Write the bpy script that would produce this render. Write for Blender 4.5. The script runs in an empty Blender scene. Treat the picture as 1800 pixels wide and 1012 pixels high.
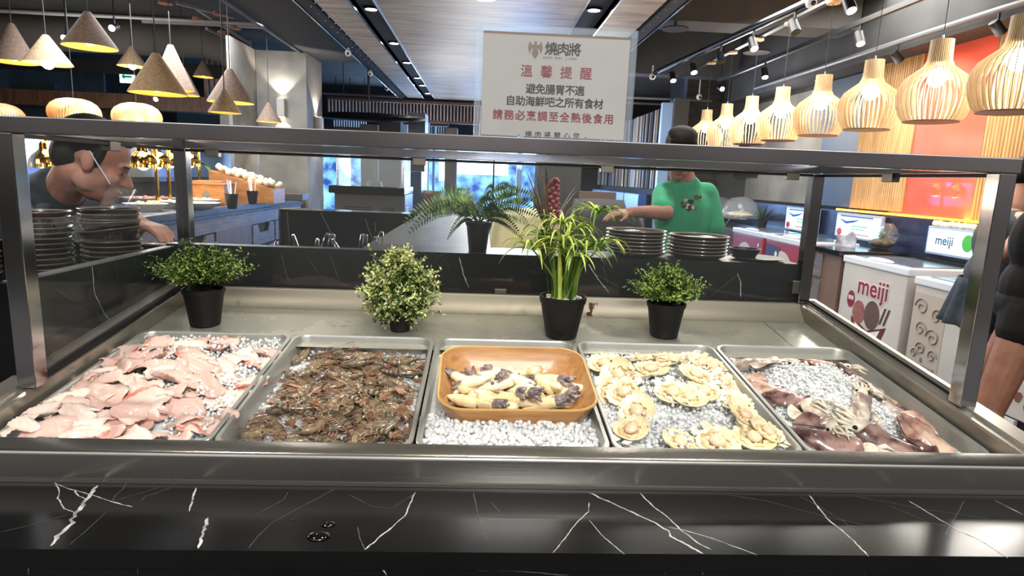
import bpy, math, random
from mathutils import Vector as V, Matrix, Euler, noise
sc = bpy.context.scene
COL = sc.collection
PI = math.pi
R = math.radians
random.seed(7)

# ---------------------------------------------------------------- camera
F = 1085.0; CX, CY = 900.0, 506.0; EYE = V((0, 0, 1.42))
def _n(a): return V(a).normalized()
YW = _n((850 - CX, 310 - CY, F))                 # room axes seen in camera space (x right, y down, z forward)
_x = V((23100 - CX, 1180 - CY, F)).normalized()
XW = (_x - YW * YW.dot(_x)).normalized()
ZW = -(YW.cross(XW))
cam_d = bpy.data.cameras.new('camera'); cam = bpy.data.objects.new('camera', cam_d); COL.objects.link(cam)
cam_d.sensor_fit = 'HORIZONTAL'; cam_d.sensor_width = 36.0; cam_d.lens = F / 1800 * 36.0; cam_d.clip_start = 0.02
rot = Matrix(((XW.x, -XW.y, -XW.z), (YW.x, -YW.y, -YW.z), (ZW.x, -ZW.y, -ZW.z)))
cam.matrix_world = Matrix.Translation(EYE) @ rot.to_4x4()
sc.camera = cam
def ray(px, py):
    c = V(((px - CX) / F, (py - CY) / F, 1.0)); return V((c.dot(XW), c.dot(YW), c.dot(ZW)))
def aY(px, py, y): r = ray(px, py); return EYE + r * (y / r.y)         # where a sight line meets y = const
def aZ(px, py, z): r = ray(px, py); return EYE + r * ((z - EYE.z) / r.z)
def aX(px, py, x): r = ray(px, py); return EYE + r * (x / r.x)

# ---------------------------------------------------------------- world, lights, exposure
w = bpy.data.worlds.new('world'); sc.world = w; w.use_nodes = True
# the unseen half of the restaurant behind the photographer: dim at eye level, bright with lamps overhead
_nt = w.node_tree; _tc = _nt.nodes.new('ShaderNodeTexCoord'); _sx = _nt.nodes.new('ShaderNodeSeparateXYZ'); _mr = _nt.nodes.new('ShaderNodeMapRange')
_mr.inputs['From Min'].default_value = -1.0; _cr = _nt.nodes.new('ShaderNodeValToRGB'); _el = _cr.color_ramp.elements
_el[0].position = 0.0; _el[0].color = (0.03, 0.028, 0.026, 1); _el[1].position = 1.0; _el[1].color = (1.25, 1.22, 1.15, 1)
for _p, _c in ((0.48, (0.05, 0.045, 0.042, 1)), (0.54, (0.12, 0.105, 0.10, 1)), (0.62, (0.42, 0.40, 0.38, 1)), (0.72, (0.95, 0.93, 0.90, 1))):
    _q = _el.new(_p); _q.color = _c
_nz = _nt.nodes.new('ShaderNodeTexNoise'); _nz.inputs['Scale'].default_value = 3.4; _nz.inputs['Detail'].default_value = 3.0
_m2 = _nt.nodes.new('ShaderNodeMapRange'); _m2.inputs['From Min'].default_value = 0.35; _m2.inputs['From Max'].default_value = 0.68; _m2.inputs['To Min'].default_value = 0.35; _m2.inputs['To Max'].default_value = 1.9
_mx = _nt.nodes.new('ShaderNodeVectorMath'); _mx.operation = 'SCALE'
_nt.links.new(_tc.outputs['Generated'], _sx.inputs[0]); _nt.links.new(_sx.outputs['Z'], _mr.inputs['Value']); _nt.links.new(_mr.outputs[0], _cr.inputs[0])
_nt.links.new(_tc.outputs['Generated'], _nz.inputs['Vector']); _nt.links.new(_nz.outputs['Fac'], _m2.inputs['Value'])
_nt.links.new(_cr.outputs[0], _mx.inputs[0]); _nt.links.new(_m2.outputs[0], _mx.inputs['Scale']); _nt.links.new(_mx.outputs[0], _nt.nodes['Background'].inputs[0])
_nt.nodes['Background'].inputs[1].default_value = 1.0
sc.view_settings.view_transform = 'Standard'; sc.view_settings.look = 'None'
sc.view_settings.gamma = 1.0; sc.view_settings.exposure = 0.75; sc.view_settings.use_curve_mapping = False
try:
    sc.cycles.max_bounces = 8; sc.cycles.transparent_max_bounces = 16; sc.cycles.caustics_reflective = False
    sc.cycles.caustics_refractive = False; sc.cycles.sample_clamp_indirect = 4.0; sc.cycles.use_denoising = True
except Exception: pass
def lamp(name, kind, loc, energy, color=(1, 1, 1), size=0.1, target=None, angle=90, blend=0.6, size_y=None, gloss=1.0):
    d = bpy.data.lights.new(name, kind); d.energy = energy; d.color = color; d.specular_factor = gloss
    if kind == 'AREA':
        d.size = size
        if size_y: d.shape = 'RECTANGLE'; d.size_y = size_y
    elif kind == 'SPOT': d.spot_size = R(angle); d.spot_blend = blend; d.shadow_soft_size = size
    else: d.shadow_soft_size = size
    o = bpy.data.objects.new(name, d); COL.objects.link(o); o.location = loc
    t = V(target) if target is not None else V(loc) + V((0, 0, -1))
    o.rotation_euler = (t - V(loc)).to_track_quat('-Z', 'Y').to_euler()
    return o
WARM = (1.0, 0.86, 0.62); COOL = (0.42, 0.64, 1.0); NEUT = (1.0, 0.95, 0.86)
# downlights in the two black channels of the timber ceiling (x = -1.05 and 0.91)
for (x, y, e) in ((-1.05, 1.3, 22), (0.91, 1.3, 36), (-1.05, 3.2, 50), (0.91, 3.2, 60), (-1.05, 5.9, 60), (0.91, 5.6, 60), (-1.05, 8.6, 60), (0.91, 8.6, 60)):
    lamp('downlight_glow', 'SPOT', (x, y, 2.83), e, NEUT, 0.06, None, 110, 0.7)
lamp('counter_spot_glow', 'SPOT', (0.05, 1.35, 2.84), 40, (1.0, 0.93, 0.76), 0.05, (0.0, 1.45, 1.0), 62, 0.8)
# daylight through the far glazed front, plus two blue lamps added inside the hall
lamp('daylight_fill', 'AREA', (-0.6, 17.6, 1.9), 170, (0.42, 0.64, 1.0), 5.0, (-0.6, 0, 1.4), size_y=2.6, gloss=0.3)
lamp('daylight_fill', 'AREA', (1.2, 14.5, 1.7), 130, (0.22, 0.45, 1.0), 1.6, (-2.6, 8.6, 1.1), size_y=1.6, gloss=0.3)
lamp('daylight_fill', 'SPOT', (0.6, 12.6, 1.7), 420, (0.18, 0.42, 1.0), 0.4, (-2.45, 9.3, 1.35), 34, 0.6, gloss=0.3)
# area lamps added as fill under the ceiling, without any panel fixture
lamp('aisle_fill', 'AREA', (0.3, -0.9, 2.8), 42, (1.0, 0.97, 0.92), 0.7, (0.2, 0.6, 0.6), size_y=0.7)
lamp('buffet_fill', 'AREA', (-3.0, 6.6, 2.9), 120, (0.85, 0.92, 1.0), 1.2, (-3.0, 6.8, 1.0), size_y=3.0)
lamp('freezer_fill', 'AREA', (2.6, 5.2, 3.0), 110, (1.0, 0.96, 0.9), 1.0, (3.0, 5.3, 0.8), size_y=3.0)

# point lamps added through the hall as soft ambient fill, no fixtures
for (x, y, z, e) in ((0.3, 5.0, 1.75, 26), (0.0, 8.6, 1.8, 34), (-0.6, 12.0, 1.6, 26), (-4.6, 7.4, 2.4, 55), (-6.0, 9.4, 2.0, 34), (-3.4, 3.0, 2.2, 75), (2.9, 3.3, 2.2, 40), (3.2, 7.8, 2.2, 45), (1.8, 10.5, 2.1, 40)):
    lamp('hall_fill', 'POINT', (x, y, z), e, (1.0, 0.95, 0.88), 0.35)

# ---------------------------------------------------------------- materials
def lin(c):
    if isinstance(c, str):
        c = c.lstrip('#'); c = tuple(int(c[i:i + 2], 16) / 255 for i in (0, 2, 4))
    return tuple((v / 12.92 if v <= 0.04045 else ((v + 0.055) / 1.055) ** 2.4) for v in c[:3]) + (1.0,)
MATS = {}
def mat(name, col, rough=0.5, metal=0.0, vary=0.0, col2=None, scale=20.0, bump=0.0, bscale=None, stretch=(1, 1, 1),
        emit=0.0, ecol=None, trans=0.0, ior=1.45, sss=0.0, sssr=(0.010, 0.006, 0.004), alpha=1.0, coat=0.0, spec=0.5, detail=4.0, rvary=0.0, thr=(0.35, 0.65)):
    if name in MATS: return MATS[name]
    m = bpy.data.materials.new(name); m.use_nodes = True; nt = m.node_tree; N = nt.nodes; L = nt.links
    b = N['Principled BSDF']
    b.inputs['Base Color'].default_value = lin(col); b.inputs['Roughness'].default_value = rough
    b.inputs['Metallic'].default_value = metal; b.inputs['IOR'].default_value = ior
    b.inputs['Specular IOR Level'].default_value = spec
    if trans: b.inputs['Transmission Weight'].default_value = trans
    if alpha < 1: b.inputs['Alpha'].default_value = alpha
    if coat: b.inputs['Coat Weight'].default_value = coat; b.inputs['Coat Roughness'].default_value = 0.08
    if sss:
        b.inputs['Subsurface Weight'].default_value = sss; b.inputs['Subsurface Radius'].default_value = sssr
        b.inputs['Subsurface Scale'].default_value = 1.0
    if emit:
        b.inputs['Emission Color'].default_value = lin(ecol or col); b.inputs['Emission Strength'].default_value = emit
    if col2 or bump or rvary:
        tc = N.new('ShaderNodeTexCoord'); mp = N.new('ShaderNodeMapping'); mp.inputs['Scale'].default_value = stretch
        L.new(tc.outputs['Object'], mp.inputs['Vector'])
        nz = N.new('ShaderNodeTexNoise'); nz.inputs['Scale'].default_value = scale; nz.inputs['Detail'].default_value = detail
        L.new(mp.outputs['Vector'], nz.inputs['Vector'])
        if col2:
            cr = N.new('ShaderNodeValToRGB'); cr.color_ramp.elements[0].position = thr[0]; cr.color_ramp.elements[1].position = thr[1]
            cr.color_ramp.elements[0].color = lin(col); cr.color_ramp.elements[1].color = lin(col2)
            L.new(nz.outputs['Fac'], cr.inputs['Fac']); L.new(cr.outputs['Color'], b.inputs['Base Color'])
        if rvary:
            mr = N.new('ShaderNodeMapRange'); mr.inputs['To Min'].default_value = max(0.02, rough - rvary); mr.inputs['To Max'].default_value = rough + rvary
            L.new(nz.outputs['Fac'], mr.inputs['Value']); L.new(mr.outputs['Result'], b.inputs['Roughness'])
        if bump:
            n2 = nz
            if bscale:
                n2 = N.new('ShaderNodeTexNoise'); n2.inputs['Scale'].default_value = bscale; n2.inputs['Detail'].default_value = detail
                L.new(mp.outputs['Vector'], n2.inputs['Vector'])
            bp = N.new('ShaderNodeBump'); bp.inputs['Strength'].default_value = bump; bp.inputs['Distance'].default_value = 0.01
            L.new(n2.outputs['Fac'], bp.inputs['Height']); L.new(bp.outputs['Normal'], b.inputs['Normal'])
    MATS[name] = m
    return m
def glass_mat(name, tint=(1, 1, 1), haze=0.04, rough=0.02, hazecol=(0.8, 0.85, 0.9), ior=1.5):
    if name in MATS: return MATS[name]
    m = bpy.data.materials.new(name); m.use_nodes = True; nt = m.node_tree; N = nt.nodes; L = nt.links
    N.remove(N['Principled BSDF']); out = N['Material Output']
    t = N.new('ShaderNodeBsdfTransparent'); t.inputs[0].default_value = (*tint, 1)
    g = N.new('ShaderNodeBsdfGlossy'); g.inputs['Roughness'].default_value = rough
    d = N.new('ShaderNodeBsdfDiffuse'); d.inputs[0].default_value = (*hazecol, 1)
    lw = N.new('ShaderNodeLayerWeight'); lw.inputs['Blend'].default_value = 0.5      # the same from both faces of a pane
    pw = N.new('ShaderNodeMath'); pw.operation = 'POWER'; pw.inputs[1].default_value = 5.0; L.new(lw.outputs['Facing'], pw.inputs[0])
    fr = N.new('ShaderNodeMapRange'); fr.inputs['To Min'].default_value = 0.025; fr.inputs['To Max'].default_value = 0.42; L.new(pw.outputs[0], fr.inputs['Value'])
    m1 = N.new('ShaderNodeMixShader'); m1.inputs[0].default_value = haze  # diffuse white mixed in as haze, for smudges and glare on the glass
    m2 = N.new('ShaderNodeMixShader')
    L.new(t.outputs[0], m1.inputs[1]); L.new(d.outputs[0], m1.inputs[2])
    L.new(fr.outputs[0], m2.inputs[0]); L.new(m1.outputs[0], m2.inputs[1]); L.new(g.outputs[0], m2.inputs[2])
    L.new(m2.outputs[0], out.inputs['Surface'])
    MATS[name] = m
    return m
def wood_mat(name, c1, c2, scale=14, stretch=(1, 12, 12), rough=0.5, bump=0.08, coat=0.0):
    return mat(name, c1, rough, col2=c2, scale=scale, stretch=stretch, bump=bump, coat=coat, detail=8.0)
def steel_mat(name, col=(0.68, 0.67, 0.65), rough=0.30, stretch=(1, 60, 60), metal=0.72):
    return mat(name, col, rough, metal, rvary=0.08, scale=6, stretch=stretch, bump=0.03, bscale=9)
STEEL = steel_mat('brushed_steel', (0.58, 0.57, 0.55), 0.24, (1, 60, 60), 0.93)
STEEL_D = steel_mat('steel_scuffed', (0.52, 0.50, 0.45), 0.46, (1, 3, 3), 0.6)
STEEL_P = mat('polished_steel', (0.66, 0.66, 0.67), 0.14, 1.0, rvary=0.06, scale=5, stretch=(2, 2, 2))
PANST = mat('pan_steel', (0.68, 0.68, 0.66), 0.32, 0.62, rvary=0.1, scale=18)
GLASS = glass_mat('clear_glass', (0.97, 0.985, 0.98), 0.012, 0.0)
BLACKM = mat('black_metal', (0.035, 0.035, 0.037), 0.45)
DARK = mat('dark_paint', (0.06, 0.06, 0.062), 0.7)
MARBLE = mat('black_marble', (0.022, 0.023, 0.025), 0.16, col2=(0.05, 0.05, 0.052), scale=5, detail=8, rvary=0.05)
VEIN = mat('white_vein', (0.80, 0.80, 0.78), 0.3, col2=(0.45, 0.45, 0.44), scale=60)
VEIN2 = mat('grey_vein', (0.30, 0.30, 0.30), 0.3)

# ---------------------------------------------------------------- mesh helpers
class MB:
    def __init__(s): s.v = []; s.f = []; s.m = []
    def add(s, vs, fs, mi=0, M=None):
        o = len(s.v)
        s.v.extend([tuple(M @ V(p)) for p in vs] if M is not None else [tuple(p) for p in vs])
        s.f.extend([tuple(i + o for i in f) for f in fs]); s.m.extend([mi] * len(fs)); return s
    def box(s, a, b, mi=0, M=None):
        x0, y0, z0 = a; x1, y1, z1 = b
        return s.add([(x0, y0, z0), (x1, y0, z0), (x1, y1, z0), (x0, y1, z0), (x0, y0, z1), (x1, y0, z1), (x1, y1, z1), (x0, y1, z1)],
                     [(0, 3, 2, 1), (4, 5, 6, 7), (0, 1, 5, 4), (1, 2, 6, 5), (2, 3, 7, 6), (3, 0, 4, 7)], mi, M)
    def cbox(s, c, d, mi=0, M=None):
        return s.box([c[i] - d[i] / 2 for i in range(3)], [c[i] + d[i] / 2 for i in range(3)], mi, M)
    def hexa(s, pts, mi=0):
        return s.add(pts, [(0, 3, 2, 1), (4, 5, 6, 7), (0, 1, 5, 4), (1, 2, 6, 5), (2, 3, 7, 6), (3, 0, 4, 7)], mi)
    def bar(s, p0, p1, w, h, mi=0, up=(0, 0, 1)):
        p0 = V(p0); p1 = V(p1); d = (p1 - p0).normalized(); u = V(up)
        if abs(d.dot(u)) > 0.99: u = V((0, 1, 0))
        a = d.cross(u).normalized() * w / 2; b = a.cross(d).normalized() * h / 2
        vs = [p0 - a - b, p0 + a - b, p0 + a + b, p0 - a + b, p1 - a - b, p1 + a - b, p1 + a + b, p1 - a + b]
        return s.add(vs, [(0, 3, 2, 1), (4, 5, 6, 7), (0, 1, 5, 4), (1, 2, 6, 5), (2, 3, 7, 6), (3, 0, 4, 7)], mi)
    def tube(s, pts, r, n=8, mi=0, cap=True, flat=1.0, up=None):
        pts = [V(p) for p in pts]; k = len(pts); rs = r if isinstance(r, (list, tuple)) else [r] * k
        vs = []; fs = []; prev = V(up) if up else None
        for i, p in enumerate(pts):
            d = (pts[min(i + 1, k - 1)] - pts[max(i - 1, 0)])
            d = d.normalized() if d.length > 1e-9 else V((0, 0, 1))
            if prev is None:
                prev = V((0, 0, 1)) if abs(d.z) < 0.9 else V((1, 0, 0))
            a = (prev - d * prev.dot(d))
            a = a.normalized() if a.length > 1e-6 else d.orthogonal().normalized()
            b = d.cross(a); prev = a
            for j in range(n):
                t = 2 * PI * j / n; vs.append(p + (a * math.cos(t) * flat + b * math.sin(t)) * rs[i])
        for i in range(k - 1):
            for j in range(n):
                fs.append((i * n + j, i * n + (j + 1) % n, (i + 1) * n + (j + 1) % n, (i + 1) * n + j))
        if cap: fs.append(tuple(range(n - 1, -1, -1))); fs.append(tuple((k - 1) * n + j for j in range(n)))
        return s.add(vs, fs, mi)
    def lathe(s, prof, n=24, c=(0, 0, 0), mi=0, M=None, sx=1.0, sy=1.0):
        vs = []; fs = []; k = len(prof)
        for (r, z) in prof:
            for j in range(n):
                t = 2 * PI * j / n; vs.append((c[0] + r * math.cos(t) * sx, c[1] + r * math.sin(t) * sy, c[2] + z))
        for i in range(k - 1):
            for j in range(n): fs.append((i * n + j, i * n + (j + 1) % n, (i + 1) * n + (j + 1) % n, (i + 1) * n + j))
        if prof[0][0] > 1e-6: fs.append(tuple(range(n - 1, -1, -1)))
        if prof[-1][0] > 1e-6: fs.append(tuple((k - 1) * n + j for j in range(n)))
        return s.add(vs, fs, mi, M)
    def ell(s, c, r, n=12, m=8, mi=0, M=None):
        if not isinstance(r, (tuple, list)): r = (r, r, r)
        vs = [(0, 0, -1)]; fs = []
        for i in range(1, m):
            a = -PI / 2 + PI * i / m
            for j in range(n):
                t = 2 * PI * j / n; vs.append((math.cos(a) * math.cos(t), math.cos(a) * math.sin(t), math.sin(a)))
        vs.append((0, 0, 1)); top = len(vs) - 1
        for j in range(n): fs.append((0, 1 + (j + 1) % n, 1 + j)); fs.append((top, 1 + (m - 2) * n + j, 1 + (m - 2) * n + (j + 1) % n))
        for i in range(m - 2):
            for j in range(n): fs.append((1 + i * n + j, 1 + i * n + (j + 1) % n, 1 + (i + 1) * n + (j + 1) % n, 1 + (i + 1) * n + j))
        Q = Matrix.Translation(V(c)) @ (M.to_4x4() if M is not None else Matrix.Identity(4)) @ Matrix.Diagonal((*r, 1))
        return s.add(vs, fs, mi, Q)
    def prism(s, poly, z0, z1, mi=0, M=None):
        n = len(poly); vs = [(x, y, z0) for x, y in poly] + [(x, y, z1) for x, y in poly]
        fs = [tuple(range(n - 1, -1, -1)), tuple(range(n, 2 * n))] + [(i, (i + 1) % n, n + (i + 1) % n, n + i) for i in range(n)]
        return s.add(vs, fs, mi, M)
    def grid(s, fn, nu, nv, mi=0, closeu=False):
        vs = [fn(i / (nu if closeu else nu - 1), j / (nv - 1)) for j in range(nv) for i in range(nu)]; fs = []
        for j in range(nv - 1):
            for i in range(nu if closeu else nu - 1):
                i2 = (i + 1) % nu; fs.append((j * nu + i, j * nu + i2, (j + 1) * nu + i2, (j + 1) * nu + i))
        return s.add(vs, fs, mi)
    def mesh(s, name, mats, smooth=30):
        me = bpy.data.meshes.new(name); me.from_pydata(s.v, [], s.f)
        for m in (mats if isinstance(mats, (list, tuple)) else [mats]): me.materials.append(m)
        me.polygons.foreach_set('material_index', s.m)
        if smooth:
            me.polygons.foreach_set('use_smooth', [True] * len(s.f))
            if smooth < 180: me.set_sharp_from_angle(angle=R(smooth))
        me.update(); return me
    def build(s, name, mats, parent=None, smooth=30, loc=None, rot=None, bevel=0.0):
        o = bpy.data.objects.new(name, s.mesh(name, mats, smooth)); COL.objects.link(o)
        if parent is not None: o.parent = parent
        if loc is not None: o.location = loc
        if rot is not None: o.rotation_euler = rot
        if bevel:
            b = o.modifiers.new('edge', 'BEVEL'); b.width = bevel; b.segments = 2; b.limit_method = 'ANGLE'; b.angle_limit = R(40)
        return o
def tag(o, label, cat, group=None, kind=None):
    o['label'] = label; o['category'] = cat
    if group: o['group'] = group
    if kind: o['kind'] = kind
    return o
def struct(o): o['kind'] = 'structure'; return o
def empty(name, label, cat, loc=(0, 0, 0), rot=(0, 0, 0), group=None):
    o = bpy.data.objects.new(name, None); COL.objects.link(o); o.empty_display_size = 0.05
    o.location = loc; o.rotation_euler = rot
    return tag(o, label, cat, group)
def kids(o): return [c for c in bpy.data.objects if c.parent == o]
def dup(src, label=None, loc=None, rot=None, scale=None, _ch=None):
    r = src.copy(); COL.objects.link(r)
    if label: r['label'] = label
    if loc is not None: r.location = loc
    if rot is not None: r.rotation_euler = rot
    if scale is not None: r.scale = (scale,) * 3 if not isinstance(scale, (tuple, list)) else scale
    for c in (_ch if _ch is not None else kids(src)):
        k = c.copy(); COL.objects.link(k); k.parent = r
        for g in kids(c): h = g.copy(); COL.objects.link(h); h.parent = k
    return r
def blob(name, prims, m, parent=None, voxel=0.008, smooth=6, loc=None, keep=False):
    """one continuous skin over limbs (tapered capsules) and masses (ellipsoids)"""
    b = MB()
    for p in prims:
        if p[0] == 'c':
            p0, p1 = V(p[1]), V(p[2]); r0, r1 = p[3], p[4]; d = (p1 - p0); k = 5
            pts = [p0 + d * i / k for i in range(k + 1)]; rs = [r0 + (r1 - r0) * i / k for i in range(k + 1)]
            b.tube(pts, rs, 14); b.ell(p0, r0, 14, 8); b.ell(p1, r1, 14, 8)
        else:
            b.ell(p[1], p[2], 18, 12, 0, p[3] if len(p) > 3 else None)
    o = b.build(name + '_tmp', m, None, 180)
    md = o.modifiers.new('r', 'REMESH'); md.mode = 'VOXEL'; md.voxel_size = voxel
    ms = o.modifiers.new('s', 'SMOOTH'); ms.iterations = smooth; ms.factor = 0.5
    dg = bpy.context.evaluated_depsgraph_get()
    me = bpy.data.meshes.new_from_object(o.evaluated_get(dg)); me.name = name
    bpy.data.objects.remove(o)
    me.polygons.foreach_set('use_smooth', [True] * len(me.polygons))
    if not me.materials: me.materials.append(m)
    q = bpy.data.objects.new(name, me); COL.objects.link(q)
    if parent is not None: q.parent = parent
    if loc is not None: q.location = loc
    return q
def text_mesh(body, size, align='CENTER', bold=0.0, shear=0.0, space=1.0, extrude=0.0):
    cu = bpy.data.curves.new('t', 'FONT'); cu.body = body; cu.size = size; cu.align_x = align; cu.align_y = 'CENTER'
    cu.shear = shear; cu.space_character = space; cu.extrude = extrude; cu.resolution_u = 3
    o = bpy.data.objects.new('t', cu); COL.objects.link(o)
    dg = bpy.context.evaluated_depsgraph_get(); me = bpy.data.meshes.new_from_object(o.evaluated_get(dg))
    bpy.data.objects.remove(o)
    vs = [tuple(v.co) for v in me.vertices]; fs = [tuple(p.vertices) for p in me.polygons]; bpy.data.meshes.remove(me)
    if bold:                                           # heavier strokes: the same glyph struck four times, slightly apart
        n = len(vs); v0 = vs; f0 = fs; vs = []; fs = []
        for k, (dx, dy) in enumerate(((-1, -1), (1, -1), (1, 1), (-1, 1))):
            vs += [(v[0] + dx * bold, v[1] + dy * bold, v[2] + 8e-5 * k) for v in v0]; fs += [tuple(i + k * n for i in f) for f in f0]
    return vs, fs
def lettering(name, rows, m, parent, M=None, eps=0.0):
    """rows: (text, x, z, size, bold, spacing[, material index]) laid on an x-z plate that faces -y"""
    b = MB()
    for row in rows:
        t, x, z, sz, bold, sp = row[:6]; mi = row[6] if len(row) > 6 else 0
        vs, fs = text_mesh(t, sz, 'CENTER', bold, 0, sp)
        b.add([(p[0] + x, eps - p[2], p[1] + z) for p in vs], fs, mi, M)
    return b.build(name, m, parent, 0)
# ================================================================ the room
CONC = mat('concrete', (0.50, 0.48, 0.45), 0.8, col2=(0.38, 0.37, 0.35), scale=2.2, bump=0.05, detail=8)
CONC_D = mat('dark_concrete', (0.24, 0.24, 0.24), 0.85, col2=(0.18, 0.18, 0.18), scale=1.6, detail=6)
CEILM = mat('ceiling_slab', (0.30, 0.295, 0.29), 0.9, col2=(0.22, 0.22, 0.22), scale=1.1, detail=5)
BLK = mat('matt_black', (0.045, 0.046, 0.05), 0.75)
FLOORM = mat('floor_tile', (0.17, 0.165, 0.16), 0.35, col2=(0.12, 0.118, 0.115), scale=2.0, detail=6)
PALEWOOD = wood_mat('pale_slat_timber', (0.70, 0.66, 0.61), (0.52, 0.49, 0.46), 1.6, (1.2, 9, 9), 0.48, 0.12)
TAN = wood_mat('tan_slat_timber', (0.72, 0.58, 0.40), (0.62, 0.48, 0.32), 3, (10, 10, 1), 0.5, 0.05)
BROWN = wood_mat('brown_timber', (0.36, 0.25, 0.19), (0.26, 0.18, 0.14), 4, (8, 8, 1), 0.5)
CHROME = mat('bright_trim', (0.75, 0.78, 0.84), 0.2, 1.0)
BULB = mat('lit_bulb', (1.0, 0.93, 0.80), 0.4, emit=22.0, ecol=(1.0, 0.90, 0.72))
SPOTLIT = mat('lit_spot_lens', (1, 1, 1), 0.4, emit=18.0, ecol=(1.0, 0.96, 0.86))

def bx(name, a, b, m, bevel=0.0):
    return struct(MB().box(a, b).build(name, m, None, 0, bevel=bevel))
bx('floor', (-9.5, -4.0, -0.1), (7.0, 18.5, 0.0), FLOORM)
bx('ceiling', (-9.5, -0.5, 3.7), (7.0, 18.5, 3.85), CEILM)
bx('wall_back', (-9.5, 18.2, 0.0), (7.0, 18.4, 3.7), CONC_D)
bx('wall_left', (-9.6, 0.5, 0.0), (-9.4, 18.4, 3.7), CONC_D)
# right-hand wall: concrete behind, then the painted and slatted bays fixed to it
bx('wall_right', (4.06, -0.5, 0.0), (4.26, 14.0, 3.7), CONC_D)
bx('trim_1', (4.0, 7.35, 1.24), (4.06, 9.4, 2.62), CONC)                      # concrete bay
DKBL = mat('slate_blue_paint', (0.17, 0.20, 0.25), 0.5)
CORAL = mat('coral_paint', (0.80, 0.33, 0.25), 0.22, col2=(0.76, 0.29, 0.22), scale=3)
bx('trim_2', (4.0, 6.6, 1.24), (4.06, 7.35, 2.66), DKBL)
bx('trim_3', (4.0, 4.8, 1.22), (4.06, 5.95, 2.68), CORAL)
NAVY = mat('navy_back_panel', (0.10, 0.14, 0.28), 0.25, col2=(0.07, 0.10, 0.22), scale=4)
bx('trim_4', (3.99, 3.0, 0.88), (4.05, 12.0, 1.20), NAVY)                    # splashback behind the freezers
def slat_wall(name, y0, y1, z0, z1, x, edge0=0.0, edge1=0.0, step=0.034):
    """half-round battens on a wall at x; edges of the bay may bow"""  # warm lamplight put into the lining colour
    b = MB(); n = int((y1 - y0) / step)
    b.box((x + 0.012, y0, z0), (x + 0.05, y1, z1), 1)
    for i in range(n):
        y = y0 + (i + 0.5) * step
        pts = [(x + 0.012, y - 0.012), (x, y - 0.008), (x - 0.006, y), (x, y + 0.008), (x + 0.012, y + 0.012)]
        vs = [(p[0], p[1], z0) for p in pts] + [(p[0], p[1], z1) for p in pts]
        b.add(vs, [(k, k + 5, k + 6, k + 1) for k in range(4)] + [(0, 1, 2, 3, 4), (9, 8, 7, 6, 5)], 0)
    return struct(b.build(name, [TAN, mat('batten_backing', (0.42, 0.32, 0.22), 0.7)], None, 0))
slat_wall('wall_slats_rear', 5.75, 6.62, 1.24, 2.68, 3.985)
slat_wall('wall_slats_front', 3.2, 4.92, 1.22, 2.66, 3.985)
STRIP = mat('warm_led_strip', (1.0, 0.62, 0.12), 0.4, emit=9.0, ecol=(1.0, 0.60, 0.10))
o = MB().box((3.93, 3.2, 1.205), (3.955, 6.75, 1.222)).build('led_strip', STRIP, None, 0)
tag(o, 'glowing amber light strip along the foot of the slatted wall', 'light strip')
lamp('led_strip_glow', 'AREA', (3.90, 4.95, 1.235), 16, (1.0, 0.60, 0.10), 0.06, (3.99, 4.95, 1.9), size_y=3.4)
bx('trim_5', (3.72, -0.5, 2.68), (4.06, 9.6, 3.7), CONC_D)                    # dark bulkhead over that wall
o = MB().tube([(3.66, 1.0, 2.74), (3.66, 8.6, 2.74)], 0.025, 10).build('conduit', mat('grey_conduit', (0.33, 0.33, 0.34), 0.4), None, 60)
tag(o, 'grey conduit pipe along the foot of the dark bulkhead', 'pipe')

# low partition with a long wall-hung mirror screen behind the hot buffet
bx('wall_partition', (-3.72, 4.2, 0.0), (-3.52, 9.6, 1.70), CONC_D)
SCREENB = mat('blue_reflection_tint', (0.30, 0.46, 0.72), 0.12, col2=(0.48, 0.52, 0.56), scale=0.55, detail=2, emit=0.0)  # blue reflection painted into the base colour
t = empty('wall_mirror', 'long dark-framed mirror tinted as if reflecting blue daylight behind the gold heat lamps', 'mirror', (-3.51, 6.9, 1.44))
MB().box((-0.005, -2.45, -0.16), (0.0, 2.42, 0.16)).build('mirror_glass', mat('mirror_blue_tint', (0.44, 0.60, 0.86), 0.14, 0.55, col2=(0.62, 0.66, 0.70), scale=0.5, detail=2), t, 0)  # reflected blue daylight put into the glass colour
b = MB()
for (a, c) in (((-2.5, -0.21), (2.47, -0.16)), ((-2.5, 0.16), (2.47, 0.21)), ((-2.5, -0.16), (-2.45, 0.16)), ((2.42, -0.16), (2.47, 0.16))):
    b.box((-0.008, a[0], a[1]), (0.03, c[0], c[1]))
b.build('mirror_frame', mat('dark_frame', (0.12, 0.12, 0.125), 0.4), t, 0)

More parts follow.
